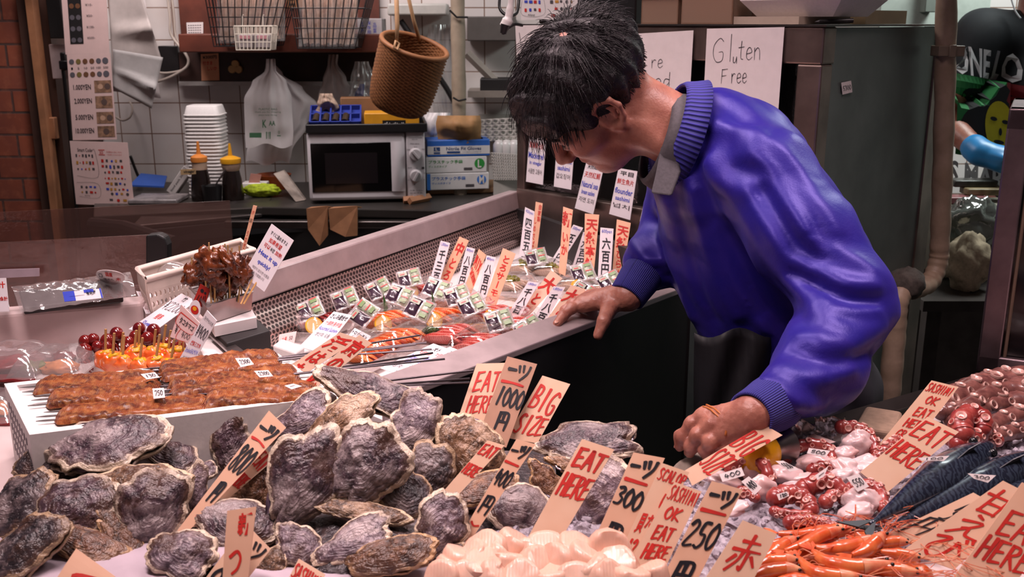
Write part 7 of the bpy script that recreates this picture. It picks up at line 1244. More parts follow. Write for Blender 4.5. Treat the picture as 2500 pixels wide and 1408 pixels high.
# ---- large octopus at right edge
t = thing('octopus', 'large brown raw octopus with big suckers heaped at right edge', 'octopus', PZ(2420, 1020, TZ + .02))
arms = [([(2290, 990), (2340, 965), (2400, 945), (2480, 935), (2560, 940)], 26, 30, 11, (0, .6)), ([(2330, 1030), (2390, 1000), (2450, 985), (2540, 985)], 24, 30, 8, (-.1, .6)), ([(2390, 1060), (2440, 1030), (2490, 1015), (2560, 1020)], 20, 28, 8, (-.1, .7)), ([(2300, 1005), (2350, 1000), (2400, 970), (2460, 955), (2540, 960)], 20, 26, 9, (0, .8)), ([(2400, 1075), (2450, 1060), (2500, 1050), (2570, 1055)], 16, 22, 10, (0, .7)), ([(2320, 960), (2380, 935), (2440, 920), (2540, 915)], 18, 24, 10, (0, .7))]
for i, (pp_, r0, r1, ns, ov) in enumerate(arms):
    P3 = smooth_path([PZ(u, v, TZ + .035 + .012 * (i in (0, 3)) + .016 * (i == 5)) for u, v in pp_], 6); dd = (P3[0] - cam.location).length / F; rr = [x * dd for x in taper(len(P3), r0, r1)]
    m = MB(); m.tube(P3, [r * (1 + .08 * math.sin(k * 2.3 + i)) for k, r in enumerate(rr)], 16); m.ell(P3[0], (rr[0],) * 3); a = m.build('arm', OCB, t, smooth=180); m = MB(); suckers(m, P3, rr, (V(ov[0], 0, 0) + V(0, -.6, .8)).normalized(), None, max(4, int(ns * .55)), 2, 1.3); m.build('suckers', SUCKB, a, smooth=60)
m = MB(); c = PZ(2520, 960, TZ + .03); m.ell(c, (.09, .07, .035), nu=30, nv=20, fn=lambda d: 1 + .15 * noise.noise(d * 3)); m.build('body', OCB, t, smooth=180)
octopus_piece('bright red curled octopus tip in front of the large brown octopus', [([(2350, 1060), (2345, 1030), (2370, 1010), (2398, 1022), (2400, 1048)], 26, 20, 5, (-.6, .3), (.01, .02, .024, .02, .01))], [], OZ + .02)
octopus_piece('red octopus arm lying between curled tip and mackerel', [([(2340, 1085), (2370, 1070), (2405, 1062), (2435, 1075)], 21, 15, 8, (0, .6), (.01, .014, .012, .006)), ([(2320, 1075), (2340, 1090), (2400, 1095)], 13, 11, 7, (0, .3), (.004, 0, 0))], [], OZ + .008)
oslip('tiny slip on the large brown octopus', [(2350, 985), (2362, 983), (2352, 1000), (2341, 1001)], '-', OZ + .04); oslip('tiny slip behind the SASHIMI OK board tip', [(2292, 993), (2303, 996), (2297, 1003), (2286, 1001)], '-', OZ + .03)
# ---- mackerel
def mack_mat():
    t = NT('mackerel_skin'); uv = t.n('UVMap'); sx = t.n('SeparateXYZ'); t.l(uv.outputs[0], sx.inputs[0]); co = t.coord(); n = t.noise(co, 60, 4); wv = t.n('TexWave', Scale=42.0, Distortion=9.0, Detail=2.0); wv.bands_direction = 'X'; wv.inputs['Detail Scale'].default_value = 2.0; t.l(co, wv.inputs['Vector'])
    back = t.mix(t.ramp(wv.outputs[1], [(.35, 0.0), (.6, 1.0)]), '1d2130', '323b4a'); a = t.n('Math', _operation='MULTIPLY_ADD'); t.l(n, a.inputs[0]); a.inputs[1].default_value = .12; t.l(sx.outputs[1], a.inputs[2]); col = t.mix(t.ramp(a.outputs[0], [(.28, 1.0), (.44, 0.0)]), back, 'b9a9b0'); col = t.mix(t.ramp(a.outputs[0], [(.3, .0), (.4, .45), (.5, 0.0)]), col, '57483c')
    t.set(Base__Color=col, Roughness=.22, Metallic=.25, Coat__Weight=.5); t.b.inputs['Coat Roughness'].default_value = .12; t.bump(n, .12, .001); return t.m
MACK = mack_mat()
def mackerel(label, A, B, wpx, z):
    a, b = PZ(A[0], A[1], z - .006), PZ(B[0], B[1], z); d = (b - a); L = d.length; d.normalize(); up = V(0, -.35, .94); s = d.cross(up).normalized(); up = s.cross(d); W = wpx / F * ((a + b) / 2 - cam.location).length; t = thing('mackerel', label, 'fish', (a + b) / 2, 'whole mackerel on ice')
    NS_, NK = 40, 26; vs = []; uvs = []
    for i in range(NS_):
        f = i / (NS_ - 1); w = W * (math.sin(math.pi * (f * .80 + .10) ** .85) ** .8 * (1 - .25 * (f > .85) * (f - .85) / .15) ); w = W * max(.10, (min(1, (f / .55)) ** .9) * (1 - max(0, (f - .62) / .38) ** 2.2 * .75)) 
        for k in range(NK): th = 2 * math.pi * k / NK; vs.append(a + d * (L * f) + s * (w * .48 * math.cos(th)) + up * (w * .36 * math.sin(th))); uvs.append((f, (math.sin(th) * .5 + .5) * .75 + .25 * (.5 - .5 * math.cos(th))))
    fs = [(i * NK + k, i * NK + (k + 1) % NK, (i + 1) * NK + (k + 1) % NK, (i + 1) * NK + k) for i in range(NS_ - 1) for k in range(NK)] + [tuple(range(NK - 1, -1, -1)), tuple((NS_ - 1) * NK + k for k in range(NK))]
    m = MB(); m.add(vs, fs); o = m.build('body', MACK, t, smooth=180); ul = o.data.uv_layers.new(name='UVMap')
    for li, lp in enumerate(o.data.loops): ul.data[li].uv = uvs[lp.vertex_index]
    FIN = M_('fin_dark', '22232c', .4); m = MB(); tl = a
    for sg in (1, -1): m.prism([tl + d * .012, tl - d * .035 + s * sg * .022, tl - d * .02 + s * sg * .004], up * .0015)
    m.build('tail_fin', FIN, t, smooth=0); p = a + d * L * .62 + up * W * .34; m = MB(); m.prism([p, p + d * .05, p + d * .05 + up * .012 + s * .004, p + d * .03 + up * .006], s * .0012); m.build('dorsal_fin', FIN, t, smooth=0)
    for sg in (1, -1):
        e = b - d * .03 + s * (W * .25 * sg) + up * W * .12; m = MB(); m.ell(e, (.006, .006, .006)); m.build('eye', M_('fish_eye', '1a1a1c', .1), t, smooth=180)
    return t
mackerel('nearest mackerel below the large EAT HERE board', (2125, 1278), (2420, 1085), 98, TZ + .055); mackerel('second mackerel, under the 300 slip', (2160, 1292), (2560, 1105), 88, TZ + .045); mackerel('third mackerel behind the three character shrimp board at right edge', (2330, 1270), (2640, 1170), 84, TZ + .035)
# ---- shrimp
SHR = M_('shrimp_shell', 'c4481c', .25, var=.2, scale=45, alt='dc7c46', coat=.45, sss=.15); SHRP = M_('shrimp_head', 'c8482a', .3, var=.2, scale=60, alt='e09a72', coat=.3); EYEB = M_('shrimp_eye', '0d0b0b', .1)
def shrimp(label, pts, r, z, seed):
    P3 = smooth_path([PZ(u, v, z) for u, v in pts], 8); N_ = len(P3); dd = (P3[0] - cam.location).length / F; R0_ = r * dd; t = thing('shrimp', label, 'shrimp', P3[N_ // 2], 'raw orange shrimp heaped on ice'); rnd = random.Random(seed)
    nb = int(N_ * .68); body = P3[:nb + 1]; rad = []
    for i in range(len(body)): f = i / (len(body) - 1); seg = (f * 6.5) % 1.0; rad.append(R0_ * (.32 + .68 * min(1, f * 1.7)) * (1 + .07 * (seg - .5)))
    m = MB(); m.tube(body, rad, 14, up=(0, 0, 1)); m.build('body', SHR, t, smooth=50); head = P3[nb:]; hr = [R0_ * (1.04 - .85 * (i / (len(head) - 1)) ** 1.4) for i in range(len(head))]
    m = MB(); m.tube(head, hr, 14, up=(0, 0, 1)); e = head[-1]; dh = (head[-1] - head[-3]).normalized(); m.tube([e - dh * .004, e + dh * R0_ * 1.5], [R0_ * .25, R0_ * .05], 6); hd = m.build('head', SHRP, t, smooth=60)
    sd = dh.cross(V(0, 0, 1)).normalized()
    for sg in (1, -1): m = MB(); m.ell(head[len(head) // 2 + 1] + sd * (R0_ * .55 * sg) + V(0, 0, R0_ * .35), (R0_ * .24,) * 3, nu=10, nv=8); m.build('eye', EYEB, hd, smooth=180)
    d0 = (P3[0] - P3[2]).normalized(); s0 = d0.cross(V(0, 0, 1)).normalized(); m = MB()
    for a in (-.5, -.18, .18, .5): q = P3[0]; dv = (d0 * math.cos(a) + s0 * math.sin(a)); sv = dv.cross(V(0, 0, 1)).normalized(); m.prism([q, q + dv * R0_ * 1.4 + sv * R0_ * .3, q + dv * R0_ * 2.2, q + dv * R0_ * 1.4 - sv * R0_ * .3], (0, 0, .0012))
    m.build('tail_fan', SHR, t, smooth=0); m = MB()
    for k in range(4): a = e; m.tube(smooth_path([a, a + dh * .02 + V(rnd.uniform(-.015, .015), rnd.uniform(-.01, .01), .008), a + dh * .045 + V(rnd.uniform(-.03, .03), rnd.uniform(-.025, .02), .012 * rnd.random()), a + dh * .07 + V(rnd.uniform(-.06, .05), rnd.uniform(-.05, .03), -.004)], 4), .0005, 4)
    m.build('antennae', SHRP, hd, smooth=60); m = MB()
    for k in range(7): q = body[int(len(body) * (.35 + .09 * k))]; m.tube([q - V(0, 0, R0_ * .6), q - V(0, 0, R0_ * 1.2) + sd * rnd.uniform(-1, 1) * R0_ * 1.6 + dh * R0_ * .4], [.0012, .0005], 5)
    m.build('legs', SHRP, t, smooth=60); return t
S_ = [([(1900, 1302), (1960, 1306), (2030, 1296), (2090, 1295)], 17, .034, 'shrimp at the back of the heap, in front of the octopus arm'), ([(1915, 1345), (1960, 1330), (2010, 1305), (2060, 1290)], 16, .040, 'shrimp crossing the back of the heap diagonally'), ([(1985, 1335), (2030, 1342), (2090, 1330), (2160, 1308)], 18, .040, 'shrimp lying behind the big curved one with its head right'), ([(1868, 1360), (1890, 1345), (1915, 1330), (1945, 1312)], 17, .036, 'shrimp beside the edge of the single character board, upper one'), ([(2080, 1355), (2110, 1345), (2135, 1325), (2160, 1300)], 17, .042, 'short shrimp pointing up to the 130円 board'),
  ([(1985, 1345), (2020, 1372), (2090, 1385), (2190, 1376)], 20, .044, 'big curved shrimp with dark eyes in the centre'), ([(1950, 1362), (1985, 1395), (2040, 1408), (2110, 1408)], 18, .040, 'curved shrimp below the big one'), ([(1835, 1390), (1870, 1372), (1910, 1368), (1950, 1366)], 17, .038, 'shrimp beside the edge of the single character board, lower one'), ([(1815, 1418), (1860, 1398), (1910, 1390), (1960, 1392)], 18, .036, 'shrimp at the bottom edge beside the single character board'), ([(2100, 1400), (2140, 1392), (2190, 1392), (2250, 1400)], 16, .040, 'shrimp at the bottom edge under the three character shrimp board'), ([(2150, 1345), (2180, 1350), (2215, 1355), (2250, 1362)], 13, .038, 'thin shrimp whose head touches the three character shrimp board'), ([(2120, 1330), (2150, 1325), (2190, 1320), (2220, 1325)], 12, .036, 'small shrimp under the foot of 130円 board'),
  ([(1880, 1425), (1930, 1415), (1990, 1425), (2050, 1430)], 18, .030, 'shrimp cut off by the bottom edge, left'), ([(2030, 1430), (2090, 1422), (2150, 1428), (2210, 1430)], 18, .030, 'shrimp cut off by the bottom edge, right'), ([(1870, 1330), (1920, 1320), (1960, 1318), (2000, 1322)], 14, .026, 'shrimp underneath at the back left of the heap'), ([(1900, 1362), (1960, 1352), (2020, 1356), (2070, 1366)], 16, .026, 'shrimp underneath in the middle of the heap')]
for i, (pts, r, z, lab) in enumerate(S_): shrimp(lab, pts, r, TZ + z, i)
m = MB(); ps = [PZ(u, v, TZ) for u, v in ((1820, 1425), (2300, 1425), (2200, 1320), (1880, 1300))]
m.grid(lambda a, b: (ps[0] * (1 - a) + ps[1] * a) * (1 - b) + (ps[3] * (1 - a) + ps[2] * a) * b + V(0, 0, .022 * min(1, 5 * min(a, 1 - a, b, 1 - b)) + .008 * noise.noise(V(a * 14, b * 10, 3))), 30, 18); tag(m.build('shrimp_bed', SHR, smooth=180), 'mass of shrimp under the visible ones', 'shrimps', kind='stuff')
# ---- odds and ends behind the octopus
t = thing('lemon_torch', 'yellow rounded bulb with flared steel end lying behind BIG SIZE board', 'tool', PZ(1865, 1115, TZ + .02)); c = PZ(1852, 1106, TZ + .048); dx = (PZ(1912, 1085, TZ + .045) - c).normalized(); Mq = frame_M(c, dx, V(0, 0, 1)) @ Matrix.Rotation(math.pi / 2, 4, 'Y')
m = MB(); m.lathe([(.001, -.034), (.016, -.031), (.027, -.018), (.029, 0), (.026, .014), (.017, .025), (.001, .026)], Mq, 20); m.build('yellow_bulb', M_('bulb_yellow', 'e0a010', .3), t, smooth=180); m = MB(); m.lathe([(.017, .024), (.0165, .03), (.020, .040), (.026, .050), (.0275, .053), (.024, .052), (.016, .038), (.001, .036)], Mq, 22, caps=False); m.build('steel_cup', ALU, t, smooth=50)
CLOTHG = M_('cloth_grey', '8c7c70', .8, var=.15, scale=50); m = MB(); ps = [PZ(u, v, TZ) for u, v in ((1640, 1150), (1700, 1185), (1830, 1130), (1760, 1095))]
m.grid(lambda a, b: (ps[0] * (1 - a) + ps[1] * a) * (1 - b) + (ps[3] * (1 - a) + ps[2] * a) * b + V(0, 0, .004 + .016 * min(1, 5 * min(a, 1 - a, b, 1 - b)) + .006 * noise.noise(V(a * 4, b * 4, 3))), 24, 18); tag(m.build('damp_cloth', CLOTHG, smooth=180), 'damp greyish cloth under the man\'s near hand', 'cloth')
m = MB(); ps = [PZ(u, v, TZ) for u, v in ((2080, 1085), (2180, 1100), (2200, 1045), (2110, 1030))]; m.hexa(ps, [p + V(0, 0, .028) for p in ps]); tag(m.build('beige_sponge', M_('sponge_beige', 'a98c76', .85, var=.12, scale=80), smooth=0, bevel=.006, seg=3), 'beige block lying behind the large curled octopus piece', 'block')
m = MB(); Q = Quad(PZ(1940, 1030, TZ + .08), PZ(2065, 1015, TZ + .06), PZ(2050, 1090, TZ + .02), PZ(1915, 1085, TZ + .02)); m.grid(lambda a, b: Q.at(a, b, .012 * noise.noise(V(a * 5, b * 5, 4)) + .006 * noise.noise(V(a * 14, b * 12, 4))), 26, 18); tag(m.build('plastic_wrap', clear_mat('wrap_grey', 'c0b8b4', gloss=.15, rough=.15, haze=.3, hazecol='8f8a86'), smooth=180), 'crumpled clear plastic wrap behind the ring shaped octopus', 'wrap')
lying('pink_paper', 'pinkish paper corner behind the ring shaped octopus piece', [(1985, 1058), (2040, 1078), (1975, 1100), (1935, 1090)], TZ + .04, PINKPAPER)
m = MB(); e0, e1 = PZ(1960, 1060, TZ + .0), PZ(2420, 925, TZ + .0); e0.z = e1.z = TZ; m.tube([e0 + V(0, -.02, .014), e1 + V(0, -.02, .014)], .014, 4); tag(m.build('edge_bar', STEEL_D, smooth=0), 'dark steel bar along the back edge of the octopus counter', 'bar')
# ================================================================ sculpting of soft bodies
import openvdb
def sdf_mesh(lo, hi, h, fn):
    lo = np.array(lo, float); hi = np.array(hi, float); n = np.ceil((hi - lo) / h).astype(int) + 1
    gx, gy, gz = (lo[i] + h * np.arange(n[i]) for i in range(3)); P = np.stack(np.meshgrid(gx, gy, gz, indexing='ij'), -1).reshape(-1, 3)
    d = np.concatenate([fn(P[i:i + 400000]) for i in range(0, len(P), 400000)]).reshape(n).astype(np.float32)
    g = openvdb.FloatGrid(background=1.0); g.copyFromArray(d); pts, quads = g.convertToQuads(0.0)
    return [Vector(p) for p in (pts * h + lo)], [tuple(int(i) for i in q[::-1]) for q in quads]
def A3(p): return np.array(p, float)
def rc(P, a, b, r0, r1):
    a, b = A3(a), A3(b); ba = b - a; t = np.clip((P - a) @ ba / max(1e-9, ba @ ba), 0, 1); return np.linalg.norm(P - a - t[:, None] * ba, axis=1) - (r0 + (r1 - r0) * t)
def chain(P, pts, rs, k=.01):
    d = None
    for i in range(len(pts) - 1):
        e = rc(P, pts[i], pts[i + 1], rs[i], rs[i + 1]); d = e if d is None else smin(d, e, k)
    return d
def el(P, c, r, R=None):
    q = P - A3(c)
    if R is not None: q = q @ np.array(R)
    r = A3(r); k0 = np.linalg.norm(q / r, axis=1); k1 = np.linalg.norm(q / r ** 2, axis=1); return k0 * (k0 - 1) / np.maximum(k1, 1e-6)
def smin(a, b, k): h = np.clip(.5 + .5 * (b - a) / k, 0, 1); return b + (a - b) * h - k * h * (1 - h)
def smax(a, b, k): return -smin(-a, -b, k)
def wob(P, s, f): return np.sin(P[:, 0] * f + s) * np.sin(P[:, 1] * f * 1.1 + s * 2) * np.sin(P[:, 2] * f * .9 + s * 3)
def dpoly(P, pts):
    d = None
    for a, b in zip(pts, pts[1:]): e = rc(P, a, b, 0, 0); d = e if d is None else np.minimum(d, e)
    return d
def skin_mat(name, c1, c2):
    t = NT(name); co = t.coord(); n = t.noise(co, 35, 4); n2 = t.noise(co, 260, 3); t.set(Base__Color=t.mix(t.ramp(n, [(.35, 0.0), (.7, 1.0)]), c1, c2), Roughness=.42, Subsurface__Weight=.18, Subsurface__Radius=(.012, .004, .002)); t.b.inputs['Subsurface Scale'].default_value = .5; ad = t.n('Math', _operation='ADD'); t.l(n, ad.inputs[0]); t.l(n2, ad.inputs[1]); t.bump(ad.outputs[0], .35, .0015); return t.m
SKIN = skin_mat('skin', 'a8705f', '8a5245')
# ---- head frame of the man
HC = PY(1440, 240, 1.70); hl = V(.2, -.93, -.3).normalized(); hf = V(-.62, .25, -.74); hf = (hf - hl * hf.dot(hl)).normalized(); hu = hf.cross(hl).normalized()
HM = Matrix((hf, hl, hu)).transposed(); HMn = np.array(HM)
def toh(P): return (P - A3(HC)) @ HMn
def hw(x, y, z): return HC + HM @ V(x, y, z)
NECK = PY(1690, 345, 1.70)
def head_sdf(P):
    q = toh(P); s = q.copy(); s[:, 1] = np.abs(s[:, 1])
    d = el(q, (-.022, 0, .035), (.108, .080, .090)); d = smin(d, el(q, (.026, 0, -.035), (.066, .058, .085)), .035); d = smin(d, rc(s, (.0, .046, -.066), (.055, .012, -.100), .026, .022), .03); d = smin(d, rc(s, (.074, 0, -.098), (.074, .004, -.098), .017, .017), .022)
    d = smin(d, rc(s, (.082, .008, .018), (.066, .048, .012), .013, .012), .02); d = smin(d, rc(s, (.066, .042, -.024), (.04, .056, -.02), .017, .016), .025)
    d = smax(d, -el(s, (.096, .031, -.006), (.018, .017, .011)), .012); d = smin(d, el(s, (.074, .031, -.007), (.015, .016, .010)), .004)
    d = smin(d, rc(q, (.088, 0, .006), (.112, 0, -.030), .008, .0115), .010); d = smin(d, el(s, (.100, .012, -.036), (.012, .008, .008)), .006)
    d = smin(d, el(q, (.086, 0, -.060), (.011, .022, .0065)), .008); d = smin(d, el(q, (.084, 0, -.072), (.011, .019, .007)), .008); d = smax(d, -el(q, (.098, 0, -.0655), (.010, .022, .0018)), .003)
    er = np.array(Matrix.Rotation(-.25, 3, 'Y')); ear = el(s, (-.010, .074, -.010), (.019, .0045, .030), er); ear = smin(ear, chain(s, [(.006, .075, .006), (.004, .080, .020), (-.012, .085, .027), (-.028, .088, .016), (-.031, .088, -.004), (-.022, .085, -.024), (-.006, .079, -.038)], [.0042, .0045, .0052, .0055, .0052, .0052, .0075], .004), .003); ear = smin(ear, chain(s, [(-.014, .080, .012), (-.020, .082, -.002), (-.014, .081, -.018)], [.0035, .0042, .0035], .003), .003); ear = smin(ear, rc(s, (.001, .077, -.03), (-.006, .079, -.036), .008, .007), .008); ear = smin(ear, rc(s, (.006, .074, -.006), (.006, .074, -.018), .006, .006), .005); d = smin(d, ear, .007)
    return d
def fullskin(P):
    d = head_sdf(P); n = chain(P, [hw(-.028, 0, -.045), NECK], [.056, .062], .03); d = smin(d, n, .03)
    d = smin(d, rc(P, hw(-.01, .048, -.05), PY(1650, 380, 1.64), .012, .014), .03); return d
hd_v, hd_f = sdf_mesh(np.array([min(HC.x, NECK.x) - .16, HC.y - .17, HC.z - .17]), np.array([NECK.x + .03, HC.y + .17, HC.z + .16]), .0032, fullskin)
# ---- hands
def hand_sdf(palm, fingers, thumb, wrist):
    def f(P):
        d = chain(P, wrist[0], wrist[1], .01)
        for a, b, r0, r1 in palm: d = smin(d, rc(P, a, b, r0, r1), .012)
        fd = None
        for pts, rs in fingers:
            e = chain(P, pts, rs, .004)
            for p, r in zip(pts[1:-1], rs[1:-1]): e = smin(e, np.linalg.norm(P - A3(p), axis=1) - r * 1.06, .004)
            fd = e if fd is None else smin(fd, e, .0015)
        d = smin(d, fd, .006); d = smin(d, chain(P, thumb[0], thumb[1], .004), .010); return d + .0005 * wob(P, 1., 420)
    return f
def zz(u, v, z): return PZ(u, v, z)
# near (left) hand resting on the cloth
LW = zz(1838, 1012, .955); CLZ = TZ + .024
kn = [zz(1722, 1018, .938), zz(1740, 1036, .936), zz(1768, 1056, .930), zz(1797, 1074, .920)]
fg = [[kn[0], zz(1690, 1034, .928), zz(1668, 1066, .908), zz(1660, 1088, .892)], [kn[1], zz(1704, 1062, .920), zz(1688, 1090, .900), zz(1684, 1103, .889)], [kn[2], zz(1734, 1078, .918), zz(1722, 1098, .902), zz(1726, 1112, .889)], [kn[3], zz(1768, 1092, .910), zz(1756, 1106, .899), zz(1760, 1116, .889)]]
frs = [[.0105, .0098, .0090, .0078], [.0108, .0100, .0092, .0080], [.0104, .0096, .0088, .0078], [.0094, .0086, .0078, .0068]]
palm = [(LW, kn[0], .022, .0125), (LW, kn[1], .022, .013), (LW, kn[2], .022, .0125), (LW, kn[3], .020, .0115), (kn[0], kn[3], .0115, .0105)]
thL = ([LW.lerp(kn[0], .35) + V(-.005, .015, -.012), kn[0] + V(-.002, .022, -.024), kn[0] + V(-.03, .018, -.034)], [.0125, .0105, .0085])
lh = hand_sdf(palm, list(zip(fg, frs)), thL, ([LW.lerp(PY(1890, 982, 1.25), .75), LW], [.023, .024]))
b = [p for q in fg for p in q] + [LW]; lo = [min(p[i] for p in b) - .04 for i in range(3)]; hi = [max(p[i] for p in b) + .05 for i in range(3)]
lh_v, lh_f = sdf_mesh(lo, hi, .0021, lh)
# far (right) hand gripping the rim
RW = PY(1532, 722, 1.735); rkn = [zz(1424, 742, .952), zz(1430, 732, .955), zz(1440, 724, .954), zz(1452, 720, .95)]
rf = [[rkn[0], zz(1396, 752, .947), zz(1374, 772, .936), zz(1360, 790, .928)], [rkn[1], zz(1398, 742, .945), zz(1380, 758, .934), zz(1372, 770, .927)], [rkn[2], zz(1412, 734, .944), zz(1400, 746, .934), zz(1394, 754, .927)], [rkn[3], zz(1428, 730, .942), zz(1418, 738, .934), zz(1414, 744, .928)]]
rpalm = [(RW, rkn[0], .023, .0135), (RW, rkn[1], .022, .013), (RW, rkn[2], .021, .0125), (RW, rkn[3], .019, .0115), (rkn[0], rkn[3], .012, .0105)]
thR = ([RW.lerp(rkn[0], .4) + V(0, -.012, -.010), PY(1474, 783, 1.665), PY(1460, 818, 1.655)], [.0165, .0115, .0085])
rh = hand_sdf(rpalm, list(zip(rf, frs)), thR, ([RW.lerp(PY(1566, 672, 1.765), .75), RW], [.023, .025]))
b = [p for q in rf for p in q] + [RW, thR[0][2]]; lo = [min(p[i] for p in b) - .04 for i in range(3)]; hi = [max(p[i] for p in b) + .045 for i in range(3)]
rh_v, rh_f = sdf_mesh(lo, hi, .0021, rh)
# ---- body under the clothes, jacket, trousers
SHN, SHF = PY(1860, 432, 1.60), PY(1680, 400, 1.86); ELN = PY(2072, 742, 1.43); FAN = PY(1992, 900, 1.335); CUN = PY(1890, 982, 1.25); ELF = PY(1640, 575, 1.86); CUF = PY(1566, 672, 1.765)
CH, MID, WST, HIP = PY(1775, 425, 1.72), PY(1850, 620, 1.73), PY(1915, 815, 1.735), PY(1935, 960, 1.735)
def torso(P, e=0.0):
    d = chain(P, [CH, MID, WST], [.128 + e, .142 + e, .150 + e], .05); d = smin(d, rc(P, SHF, SHN, .072 + e, .072 + e), .06); d = smin(d, rc(P, PY(1728, 350, 1.73), CH, .088 + e, .108 + e), .05); d = smin(d, rc(P, PY(1825, 420, 1.73), PY(1990, 640, 1.75), .090 + e, .10 + e), .06); return d
FOLDS = [([(1700, 300), (1800, 325), (1890, 430), (1960, 560)], .008, .016), ([(1730, 400), (1830, 540), (1900, 660), (1990, 740)], .010, .016), ([(1700, 400), (1745, 520), (1790, 640), (1860, 760)], -.010, .016), ([(1960, 640), (2060, 690), (2140, 700)], .009, .012), ([(1930, 690), (2040, 755), (2140, 760)], .010, .012), ([(1935, 665), (2050, 722), (2140, 735)], -.009, .010), ([(1990, 590), (2080, 630), (2130, 660)], .007, .012), ([(1960, 820), (2060, 840), (2150, 800)], .009, .013), ([(1940, 860), (2050, 885), (2140, 850)], -.008, .011), ([(1900, 900), (1990, 930), (2080, 900)], .008, .012), ([(1600, 500), (1640, 640), (1690, 770)], .009, .014), ([(1640, 480), (1680, 620), (1740, 780)], -.009, .014), ([(1690, 470), (1730, 620), (1800, 770)], .009, .014),
  ([(1790, 410), (1870, 420), (1950, 490), (2010, 590)], -.007, .012), ([(1760, 300), (1860, 330), (1950, 420), (2040, 560)], .006, .014), ([(1860, 470), (1920, 560), (1990, 640)], -.009, .012), ([(1820, 470), (1890, 590), (1960, 670)], .009, .013), ([(1870, 930), (1940, 985), (2010, 990)], .007, .010), ([(1860, 955), (1910, 1010), (1960, 1025)], -.006, .009), ([(1690, 250), (1720, 300), (1715, 370)], -.005, .010), ([(1540, 590), (1570, 630), (1600, 640)], .007, .010), ([(1545, 640), (1575, 665), (1600, 660)], -.006, .008), ([(1700, 230), (1760, 250), (1840, 300)], -.005, .012), ([(1990, 760), (2060, 800), (2130, 800)], .008, .012), ([(1750, 560), (1800, 690), (1870, 800)], .009, .013), ([(1775, 545), (1830, 680), (1890, 790)], -.008, .012)]
def arms(P, e=0.0):
    d = chain(P, [SHN, SHN.lerp(ELN, .5), ELN], [.078 + e, .077 + e, .066 + e], .03); d = smin(d, chain(P, [ELN, FAN, CUN], [.064 + e, .060 + e, .036 + e], .025), .03); d2 = chain(P, [SHF, ELF, ELF.lerp(CUF, .6), CUF], [.072 + e, .058 + e, .050 + e, .032 + e], .03); return d, d2
def base_jacket(P): a, a2 = arms(P); d = smin(torso(P), a, .028); return smin(d, a2, .03)
def march(u, v):
    d = ray(u, v).normalized(); p = Vector((0, 0, CAM_H)) + d * .9
    for _ in range(60):
        s = base_jacket(np.array([p]))[0]
        if s < .0008 or (p - cam.location).length > 2.6: break
        p = p + d * (s * .9)
    return p
FP3 = [([march(u, v) for u, v in pts], a, w) for pts, a, w in FOLDS]; FP3 = [(smooth_path(p, 3), a, w) for p, a, w in FP3 if all((x - p[0]).length < .5 for x in p)]
HEM_N = (WST - MID).normalized()
def jacket(P):
    d = base_jacket(P)
    near = np.abs(d) < .05; Q = P[near]
    if len(Q):
        k = np.zeros(len(Q))
        for pts, a, w in FP3: k += a * np.exp(-(dpoly(Q, pts) / w) ** 2)
        w1 = np.sin((Q[:, 0] * .6 + Q[:, 2] * 1.0 - Q[:, 1] * .4) * 75 + 2.2 * np.sin(Q[:, 0] * 31) + 1.7 * np.sin(Q[:, 2] * 27 + Q[:, 1] * 20)); k += .0022 * w1 * np.abs(w1) + .003 * wob(Q, 2., 24); d[near] = d[near] - k
    hem = (P - A3(WST)) @ A3(HEM_N) - .035; d = smax(d, hem, .02); d = smax(d, -((P - A3(NECK)) @ A3((CH - NECK).normalized()) + .062 + 99 * (np.linalg.norm(P - A3(NECK), axis=1) > .15)), .01); return d
allp = [SHN, SHF, ELN, FAN, CUN, ELF, CUF, CH, MID, WST]
jl = [min(p[i] for p in allp) - .19 for i in range(3)]; jh = [max(p[i] for p in allp) + .19 for i in range(3)]
jk_v, jk_f = sdf_mesh(jl, jh, .0062, jacket)
def under(P):
    a, a2 = arms(P, -.016); d = smin(torso(P, -.016), smin(a, a2, .03), .03); d = smin(d, chain(P, [WST, HIP], [.128, .130], .04), .05)
    for k in (0, 1): d = smin(d, chain(P, LEG[k], [.085, .06, .045], .03), .04)
    return d
LEG = [[HIP + V(-.06, -.02, -.03), V(HIP.x - .05, HIP.y - .06, .42), V(HIP.x - .04, HIP.y, .09)], [HIP + V(.06, .04, -.03), V(HIP.x + .07, HIP.y + .0, .42), V(HIP.x + .09, HIP.y + .02, .09)]]
ub_v, ub_f = sdf_mesh([jl[0], jl[1], .05], jh, .014, under)
def trousers(P):
    d = chain(P, [WST + V(.0, .0, -.0), HIP], [.146, .152], .04)
    for k in (0, 1): d = smin(d, chain(P, LEG[k], [.105, .082, .066], .04), .05)
    d = d - .004 * wob(P, 1., 38) - .003 * np.sin(P[:, 2] * 60 + 3 * np.sin(P[:, 0] * 22)); return smax(d, -(P[:, 2] - .05), .01)
tr_v, tr_f = sdf_mesh([HIP.x - .26, HIP.y - .26, .03], [HIP.x + .28, HIP.y + .24, WST.z + .12], .010, trousers)
pm = MB(); pm.add(ub_v, ub_f); pm.add(hd_v, hd_f); pm.add(lh_v, lh_f); pm.add(rh_v, rh_f)
man = pm.build('person', SKIN, smooth=180, origin=(HIP.x, HIP.y, .0)); tag(man, 'person in a shiny violet blue jacket bending over the sashimi case', 'person')
